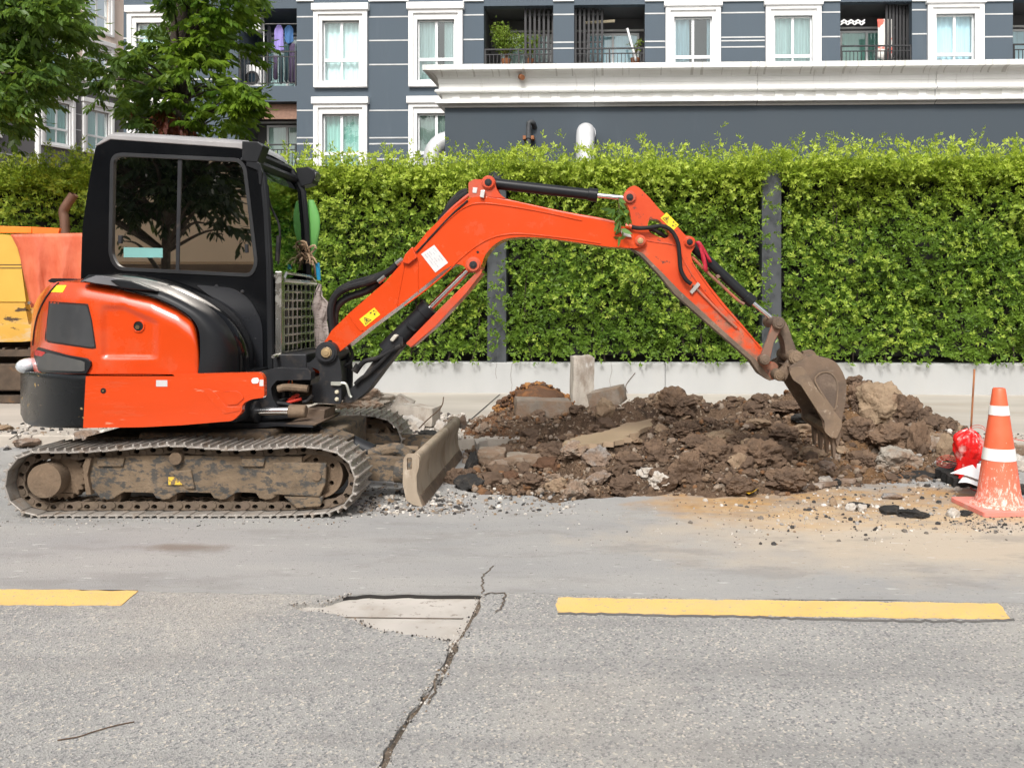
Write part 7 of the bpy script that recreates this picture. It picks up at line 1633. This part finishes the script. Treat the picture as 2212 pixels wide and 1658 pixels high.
scatter(380, cone_crumb, .003, .014, isl('black_crumbs', [(.04, .04, .04), (.08, .075, .07), (.2, .18, .16)]), 'gravel', 'black crumbs round the cone base', 78)
# lime patch, twigs, leaves, rods, rebar
rock(1422, 1040, 40, 30, 6.95, M_RWHT, 'crumbling white lime lump at the front of the heap', 950, sub=4, rough=.7, facets=4)
rock(1395, 1022, 34, 26, 7.1, M_RWHT, 'smaller white lime lump behind the front one', 951, sub=3, rough=.7, facets=4)
def stick(pts, r_, label, mat=M_TWIG, name='twig', cat='twig'):
    mb = MB(); mb.tube(spl(pts, 4), r_, 6); return solo(name, mb, mat, label, cat, smooth=True, autos=None)
stick([W(1500, 1000, 7.2), W(1545, 1018, 7.1), W(1580, 1010, 7.1)], .006, 'thin root sticking out below the large round clod')
stick([W(1560, 1028, 7.0), W(1610, 1024, 6.95)], .006, 'short root left of the bucket teeth')
stick([W(1540, 1065, 6.8), W(1537, 1045, 6.8), W(1540, 1032, 6.8)], .004, 'little upright root before the lime patch')
stick([W(1310, 1042, 6.9), W(1380, 1068, 6.8)], .005, 'thin branch crossing the front of the pit')
stick([W(1440, 905, 9.2), W(1470, 893, 9.2), W(1500, 885, 9.2)], .028, 'thick short root on top of the middle heap')
stick([W(1320, 925, 9.4), W(1322, 895, 9.4), W(1332, 880, 9.4)], .007, 'curved wire loop by the skyline clod', mat=M_RUST, name='wire', cat='wire')
stick([W(958, 858, 9.4), W(956, 872, 9.2), W(948, 885, 9.), W(925, 905, 8.8), W(905, 925, 8.6)], .006, 'dry stalk leaning over the rubble behind the blade')
stick([G(124, 1598), G(170, 1590), G(200, 1580), G(250, 1566), G(290, 1558)], .0022, 'thin brown twig lying on the foreground asphalt')
stick([W(2097, 935, 7.6), W(2105, 797, 7.6)], .009, 'thin rusty steel rod standing upright behind the red bag', mat=M_RUST, name='steel_rod', cat='rod')
stick([onY(1355, 848, WY-.02), onY(1352, 832, WY-.01), onY(1372, 805, WY-.01)], .004, 'dry stem leaning on the white wall beside the stub')
mb = MB(); mb.grid([[G(1490+9*i, 1072-4*j, .03+.012*math.sin(i*1.3+j)) for i in range(5)] for j in range(3)]); 
lf = [W(1612, 1064, 6.75), W(1625, 1062, 6.8), W(1640, 1052, 6.85), W(1632, 1060, 6.7), W(1618, 1067, 6.68)]
mb = MB(); mb.add(lf, [(0, 1, 4), (1, 2, 3), (1, 3, 4)]); solo('fallen_leaf', mb, mk('yellow_leaf', (.62, .36, .02), .6), 'yellow fallen leaf on the soil in front of the bucket', 'leaf')
# ================================================================== CONE, RED BAG, PAPER
cb_ = G(2158, 1098); cb_.z = 0
sc_ = (cb_-Vector((0, 0, 0))); vcn = (-cb_.x*ST+cb_.y*CT)
def conemat():
    m = N('worn_cone'); p = m.pos(); z = m.n('SeparateXYZ', i_0=p).outputs[2]
    n1 = m.noise(m.n('Mapping', i_Vector=p, i_Scale=(1, 1, .35)).outputs[0], 55, 6, .75)
    th = m.rng(z, .0, .75, .10, -.20)
    wear = m.rng(m.math('ADD', n1, th), .56, .62, 0, 1)
    c = m.mix(m.rng(m.noise(p, 6, 4), .3, .7), (.78, .11, .04), (.74, .15, .07)); c = m.mix(m.rng(z, .0, .45, .45, 0), c, (.80, .30, .24)); c = m.mix(m.math('MULTIPLY', wear, .85), c, (.80, .62, .55)); m.bsdf(c, .45, normal=m.bump(n1, .1, .003)); return m.m
M_CONE = conemat(); M_CBASE = mk('faded_cone_base', (.78, .25, .20), .6, var=.12, vs=6, dirt=((.55, .42, .36), .5, .7, 9, .7), bump=.3, bs=40)
def zc(py): return CH-(py-HY)*vcn/FPX
H_ = zc(838); rb, rt = (2211-2108)/2*vcn/FPX*.92, 13.2*vcn/FPX
CN = thing('traffic_cone', tuple(cb_), 'scuffed orange traffic cone with two white bands at the right of the heap', 'traffic cone')
zb_ = .035; mb = MB(); rat = lambda z: rb+(rt-rb)*(z-zb_)/(H_-zb_)
mb.lathe([(rb*1.32, zb_), (rb*1.22, zb_+.012), (rb*1.05, zb_+.02), (rb*1.0, zb_+.05)] + [(rat(z), z) for z in np.linspace(zb_+.07, H_-.012, 12)] + [(rt-.004, H_), (rt-.012, H_), (rt-.014, H_-.05), (rt-.014, .3)], cb_, 40); part('body', mb, M_CONE, CN, smooth=True, autos=50)
for a, b in ((991, 966), (895, 875)):
    z0_, z1_ = zc(a), zc(b); mb = MB(); mb.lathe([(rat(z0_)+.001, z0_), (rat(z0_)+.004, z0_), (rat(z1_)+.004, z1_), (rat(z1_)+.001, z1_)], cb_, 40); part('reflective_band', mb, mk('reflective_band', (.78, .79, .77), .4, var=.08, vs=8, dirt=((.5, .48, .45), .6, .75, 14, .6)), CN, smooth=True, autos=30)
bw = .245; mb = MB(); P_ = rp([(-bw, -bw), (bw, -bw), (bw, bw), (-bw, bw)], .03, 4); ca, sa = math.cos(.12), math.sin(.12)
mb.prism([[(x*ca-y*sa+cb_.x, x*sa+y*ca+cb_.y) for x, y in P_]], .0, .032, lambda a, b, c: (a, b, c+.002)); part('base', mb, M_CBASE, CN, bevel=.006)
# crumpled red plastic bag
M_REDB = N('red_plastic'); _b = M_REDB.bsdf(M_REDB.mix(M_REDB.rng(M_REDB.noise(M_REDB.pos(), 9, 4), .52, .64), (.80, .02, .02), (.9, .62, .58)), .22, out=False, coat=.3, normal=M_REDB.bump(M_REDB.noise(M_REDB.pos(), 22, 4), .5, .02)); _t = M_REDB.n('BsdfTranslucent'); _t.inputs[0].default_value = (.9, .06, .03, 1); _x = M_REDB.n('MixShader'); _x.inputs[0].default_value = .35
M_REDB.t.links.new(_b.outputs[0], _x.inputs[1]); M_REDB.t.links.new(_t.outputs[0], _x.inputs[2]); M_REDB.t.links.new(_x.outputs[0], M_REDB.o.inputs[0]); M_REDB = M_REDB.m
cbag = W(2094, 970, 7.15); mb = MB(); rows = []; s_ = 7.15/FPX
for i in range(29):
    t = i/28; prof_ = interp([(0, 4), (.05, 14), (.15, 24), (.3, 32), (.5, 33), (.7, 24), (.85, 20), (1, 22)])(t)*s_; row = []
    for k in range(48):
        a = 2*math.pi*k/48; n_ = noise.fractal((math.cos(a)*1.6, math.sin(a)*1.6, t*2.6), 1, 2, 3)*.38; fold = .16*abs(math.sin(a*4.5+t*3))*(1-t)+.10*math.sin(a*11+t*9)-.08
        rr_ = prof_*(1+n_+fold); row.append((cbag.x+rr_*math.cos(a)+s_*(4-8*t)*(t > .6)*2, cbag.y+rr_*.7*math.sin(a), cbag.z + (44-t*96)*s_+.01*math.sin(a*3)))
    rows.append(row)
mb.grid(rows, close=True); o = solo('plastic_bag', mb, M_REDB, 'crumpled red plastic bag with a white patch beside the cone', 'bag', smooth=True, autos=None)
mb = MB(); rows = [[W(x+(dx if j else 0), y+(6 if j else 0), 7.0-.05*j) for j, dx in enumerate((0, 14, 30))] for x, y in ((2082, 985), (2078, 1010), (2070, 1032))]
mb.grid(rows); o = solo('red_rag', mb, M_REDB, 'flat red scrap hanging under the red bag', 'rag'); sm = o.modifiers.new('Solidify', 'SOLIDIFY'); sm.thickness = .003
M_PAPER = mk('white_paper', (.82, .81, .80), .7, var=.03)
def sheetp(name, pts, v0, v1, label):
    n_ = 10; a, b, c, d = [W(*p, q) for p, q in zip(pts, (v0, v0, v1, v1))]; rows = []
    for i in range(n_+1):
        row = []
        for j in range(n_+1):
            s1, t1 = i/n_, j/n_; p = a.lerp(b, s1).lerp(d.lerp(c, s1), t1); p = p+Vector((0, 0, .012*math.sin(s1*5+t1*3))); row.append(p)
        rows.append(row)
    mb = MB(); mb.grid(rows); o = solo(name, mb, M_PAPER, label, 'paper', smooth=True, autos=None); sm = o.modifiers.new('Solidify', 'SOLIDIFY'); sm.thickness = .002; return o
sheetp('paper_sheet', [(2052, 1022), (2140, 1040), (2150, 1006), (2120, 1000)], 6.75, 7.0, 'folded white paper sheet between the red bag and the cone')
sheetp('paper_sheet', [(2070, 1042), (2130, 1052), (2150, 1030), (2090, 1024)], 6.65, 6.9, 'white paper corner lying on the asphalt slab')
M_CORD = mk('red_cord', (.65, .05, .04), .5)
mb = MB(); mb.tube([W(2048+22*math.cos(t)+3*math.cos(3*t), 990+10*math.sin(t)+t*.7, 7.2+.1*math.sin(t)) for t in np.linspace(0, 19, 70)], .0022, 5); solo('tangled_string', mb, M_CORD, 'tangled red cord loops left of the red bag', 'cord')
mb = MB(); mb.tube([W(2112+20*math.cos(t), 930+16*math.sin(t)+t*.8, 7.2+.05*math.sin(2*t)) for t in np.linspace(2, 16, 60)], .0022, 5); solo('tangled_string', mb, M_CORD, 'thin red cord curled above the red bag', 'cord')
mb = MB(); mb.tube([G(2120+24*math.cos(t), 1050+11*math.sin(t), .006) for t in np.linspace(1.6, 5, 20)], .004, 5); solo('tangled_string', mb, M_CORD, 'red cord loop on the road left of the cone', 'cord')
mb = MB(); mb.tube([W(2176, 943, 8.), W(2200, 950, 8.), W(2240, 956, 7.9)], .003, 5); solo('tangled_string', mb, M_CORD, 'straight red cord running out right behind the cone', 'cord')
stick([G(1690, 868, SWZ+.01), G(1740, 874, SWZ+.01), G(1800, 870, SWZ+.01), G(1860, 876, SWZ+.01), G(1920, 874, SWZ+.01)], .006, 'dark cable lying on the pavement near the wall', mat=M_RUB, name='cable', cat='cable')

# ================================================================== YELLOW DIGGER BEHIND
DV = 11.6
M_YD = mk('worn_yellow_paint', (.56, .31, .05), .45, var=.08, vs=2, dirt=((.42, .45, .46), .50, .66, 2.6, .6), dirt2=((.05, .03, .02), .60, .62, 3.0, .95), stretch=(.7, 1, 2), coat=.1)
M_YDC = mk('clean_yellow_paint', (.60, .35, .06), .4, var=.05, vs=2, dirt=((.4, .26, .06), .6, .8, 3, .4))
M_TARP = N('orange_tarp'); _p = M_TARP.pos(); M_TARP.bsdf(M_TARP.mix(M_TARP.rng(M_TARP.noise(_p, 3, 4), .35, .65), (.50, .085, .032), (.62, .155, .075)), .6, normal=M_TARP.bump(M_TARP.noise(M_TARP.n('Mapping', i_Vector=_p, i_Scale=(3, 1, .7)).outputs[0], 3, 5), .7, .05)); M_TARP = M_TARP.m
org = E(-40, 900, 12.6); DG = thing('yellow_digger', (org[0], 12.6, SWZ), 'scuffed yellow digger parked on the pavement behind the orange excavator', 'excavator', rot=YAW, src=c2w(org[0], 12.6, SWZ))
def dpl(name, pts, v0, v1, mat, bevel=.02, par=DG, vref=DV, r=0, seg=3):
    mb = MB(); plate(mb, pts, vref, v0, v1, r=r); return part(name, mb, mat, par, bevel=bevel, seg=seg, smooth=True, autos=35)
dpl('upper_panel', [(-420, 506), (-60, 506, 20), (30, 506, 24), (44, 560), (56, 652), (-420, 652)], DV, DV+.5, M_YDC, .04)
dpl('lower_panel', [(-420, 654), (57, 654), (66, 700), (150, 703), (140, 726), (60, 738, 20), (-420, 742)], DV-.04, DV+.5, M_YD, .04)
dpl('body', [(-430, 512), (200, 512), (240, 730), (-430, 740)], DV+.06, DV+1.6, M_YD, .05)
mb = MB(); plate(mb, [(-420, 571), (48, 571), (48, 573), (-420, 573)], DV, DV-.004, DV+.01); plate(mb, [(-420, 578), (49, 578), (49, 580), (-420, 580)], DV, DV-.004, DV+.01); part('pin_stripe', mb, mk('stripe_brown', (.10, .06, .02), .6), DG)
mb = MB(); rows = []
L_t = interp([(505, 22), (540, 40), (600, 52), (670, 68)]); 
for j in range(22):
    row = []
    for k in range(26):
        t, s1 = j/21, k/25; py = 506 + (665-506)*t; xl = L_t(py); xr = 250; px = xl+(xr-xl)*s1
        row.append(E(px, py - (4*s1 if j == 0 else 0), DV-.06+.045*math.sin(s1*23+t*2.2)*min(1, t*1.6+.1)+.02*math.sin(s1*51+t*5)*t))
    rows.append(row)
rows.insert(0, [(p[0], p[1]+.5, p[2]+.03) for p in rows[0]]); mb.grid(rows); TP = part('tarpaulin', mb, M_TARP, DG, smooth=True, autos=None)
sm = TP.modifiers.new('Solidify', 'SOLIDIFY'); sm.thickness = .01
mb = MB(); a_ = E(63, 654, DV-.1); mb.tube([(a_[0], a_[1]-.004, a_[2]), (a_[0], a_[1]+.03, a_[2])], .02, 12); part('eyelet', mb, M_SST, TP, smooth=True)
dpl('orange_board', [(-300, 478), (42, 487), (42, 501), (-300, 497)], DV+.25, DV+.3, mk('orange_board', (.85, .20, .015), .5), .005); dpl('orange_board', [(43, 487), (104, 490), (100, 506), (43, 501)], DV+.25, DV+.3, mk('orange_board_b', (.88, .17, .015), .5), .005)
mb = MB(); mb.tube(spl([E(141, 540, 12.2), E(140, 480, 12.2), E(137, 458, 12.2), E(144, 443, 12.2), E(160, 420, 12.2)], 5), .062, 18, cap=False); mb.tube(spl([E(141, 540, 12.2), E(140, 480, 12.2), E(137, 458, 12.2), E(144, 443, 12.2), E(160, 420, 12.2)], 5), .055, 18, cap=False); part('exhaust_pipe', mb, mk('rusty_pipe', (.16, .085, .055), .6, metal=.4, var=.25, vs=5, bump=.3), DG, smooth=True)
M_DTRK = mk('rusty_track', (.075, .052, .035), .9, var=.4, vs=6, bump=.8, bs=30, dirt=((.16, .08, .03), .55, .65, 5, .7))
def U(px, v): return (px-CX)*v/FPX
x0_, x1_ = U(-420, DV), U(140, DV)
for va_ in (DV-.02, DV+1.9):
    cz, rz = SWZ+.36, .35; loop = circ(x1_-.35, cz, rz, 14, -math.pi/2, math.pi/2) + circ(x0_+.35, cz, rz, 14, math.pi/2, 3*math.pi/2); inn_ = circ(x1_-.35, cz, rz-.09, 14, -math.pi/2, math.pi/2) + circ(x0_+.35, cz, rz-.09, 14, math.pi/2, 3*math.pi/2)
    mb = MB(); mb.prism([loop, inn_[::-1]], va_, va_+.5, lambda a, b, c: (a, c, b)); T_ = part('track', mb, M_DTRK, DG, bevel=.01)
    mb = MB()
    for x in np.arange(x0_+.4, x1_-.3, .17): mb.box(x, x+.03, va_-.004, va_+.5, SWZ-.0, SWZ+.02); mb.box(x, x+.03, va_-.004, va_+.5, SWZ+.705, SWZ+.735)
    part('grousers', mb, M_DTRK, T_); T_.children[-1]['kind'] = 'stuff'
    mb = MB(); mb.box(x0_+.4, x1_-.4, va_+.06, va_+.44, SWZ+.16, SWZ+.52); part('track_frame', mb, M_DTRK, DG, bevel=.02)
    for x in (x0_+.36, x1_-.36): mb = MB(); mb.cyl((x, va_+.05, cz), (x, va_+.45, cz), .24, 24); part('wheel', mb, M_DTRK, DG, smooth=True, bevel=.01)
mb = MB(); mb.box(x0_+.3, x1_-.2, DV+.3, DV+2.1, SWZ+.4, 1.05); part('turntable', mb, M_DTRK, DG)
# lower white wall continues left; pavement clutter near it is modelled above

# ================================================================== ACROSS THE STREET (seen only mirrored in the cab window and panes)
FY = -10.5
sheet('sidewalk', [(-30, -5.95), (30, -5.95), (30, FY), (-30, FY)], -.45, .1, M_PAVE)
M_TANW = mk('tan_render', (.85, .66, .47), .85, var=.05, vs=.6)
root = thing('tan_shop_house', (-6, FY, 0), 'tan walled building with a brown roller shutter across the street', 'building')
hsh = 2.45
mb = MB(); mb.box(-26, 20, FY-6, FY, hsh, 6.2); mb.box(-26, 20, FY-6, FY-.1, 0, hsh-.002); part('wall', mb, M_TANW, root)
M_SHUT = mk('brown_shutter', (.16, .11, .075), .6, var=.1)
for x in np.arange(-25, 19, 5.5):
    mb = MB(); zz_ = .1
    while zz_ < hsh-.08: mb.box(x, x+5.2, FY-.09, FY-.05, zz_, zz_+.075); mb.box(x, x+5.2, FY-.09, FY-.065, zz_+.075, zz_+.095); zz_ += .095
    part('roller_shutter', mb, M_SHUT, root)
tb3 = W(420, 900, 1.0); tb3 = Vector((-8.6, -4.6, .1)); r9 = np.random.default_rng(77); ends3 = []
for k in range(230):
    a = r9.uniform(0, 6.28); rr_ = r9.uniform(.3, 2.9); z_ = r9.uniform(3.3, 6.4); 
    if r9.random() < .08: z_ -= .7
    ends3.append(((tb3.x+rr_*math.cos(a), tb3.y+rr_*.8*math.sin(a), z_), (math.cos(a), math.sin(a), .1)))
tree('broadleaf_tree', tuple(tb3), 6.4, .09, ends3, 'leafy street tree behind the viewer, mirrored in the cab window', .24, 5, 51, groups=[(leafmat('street_leaf_silhouette', (.006, .013, .006), (.012, .022, .008), (.018, .035, .010), trans=.08), lambda e: True)], rach=.5, pairs=5)  # near-black leaves, the mirrored silhouette's darkness put into the colour
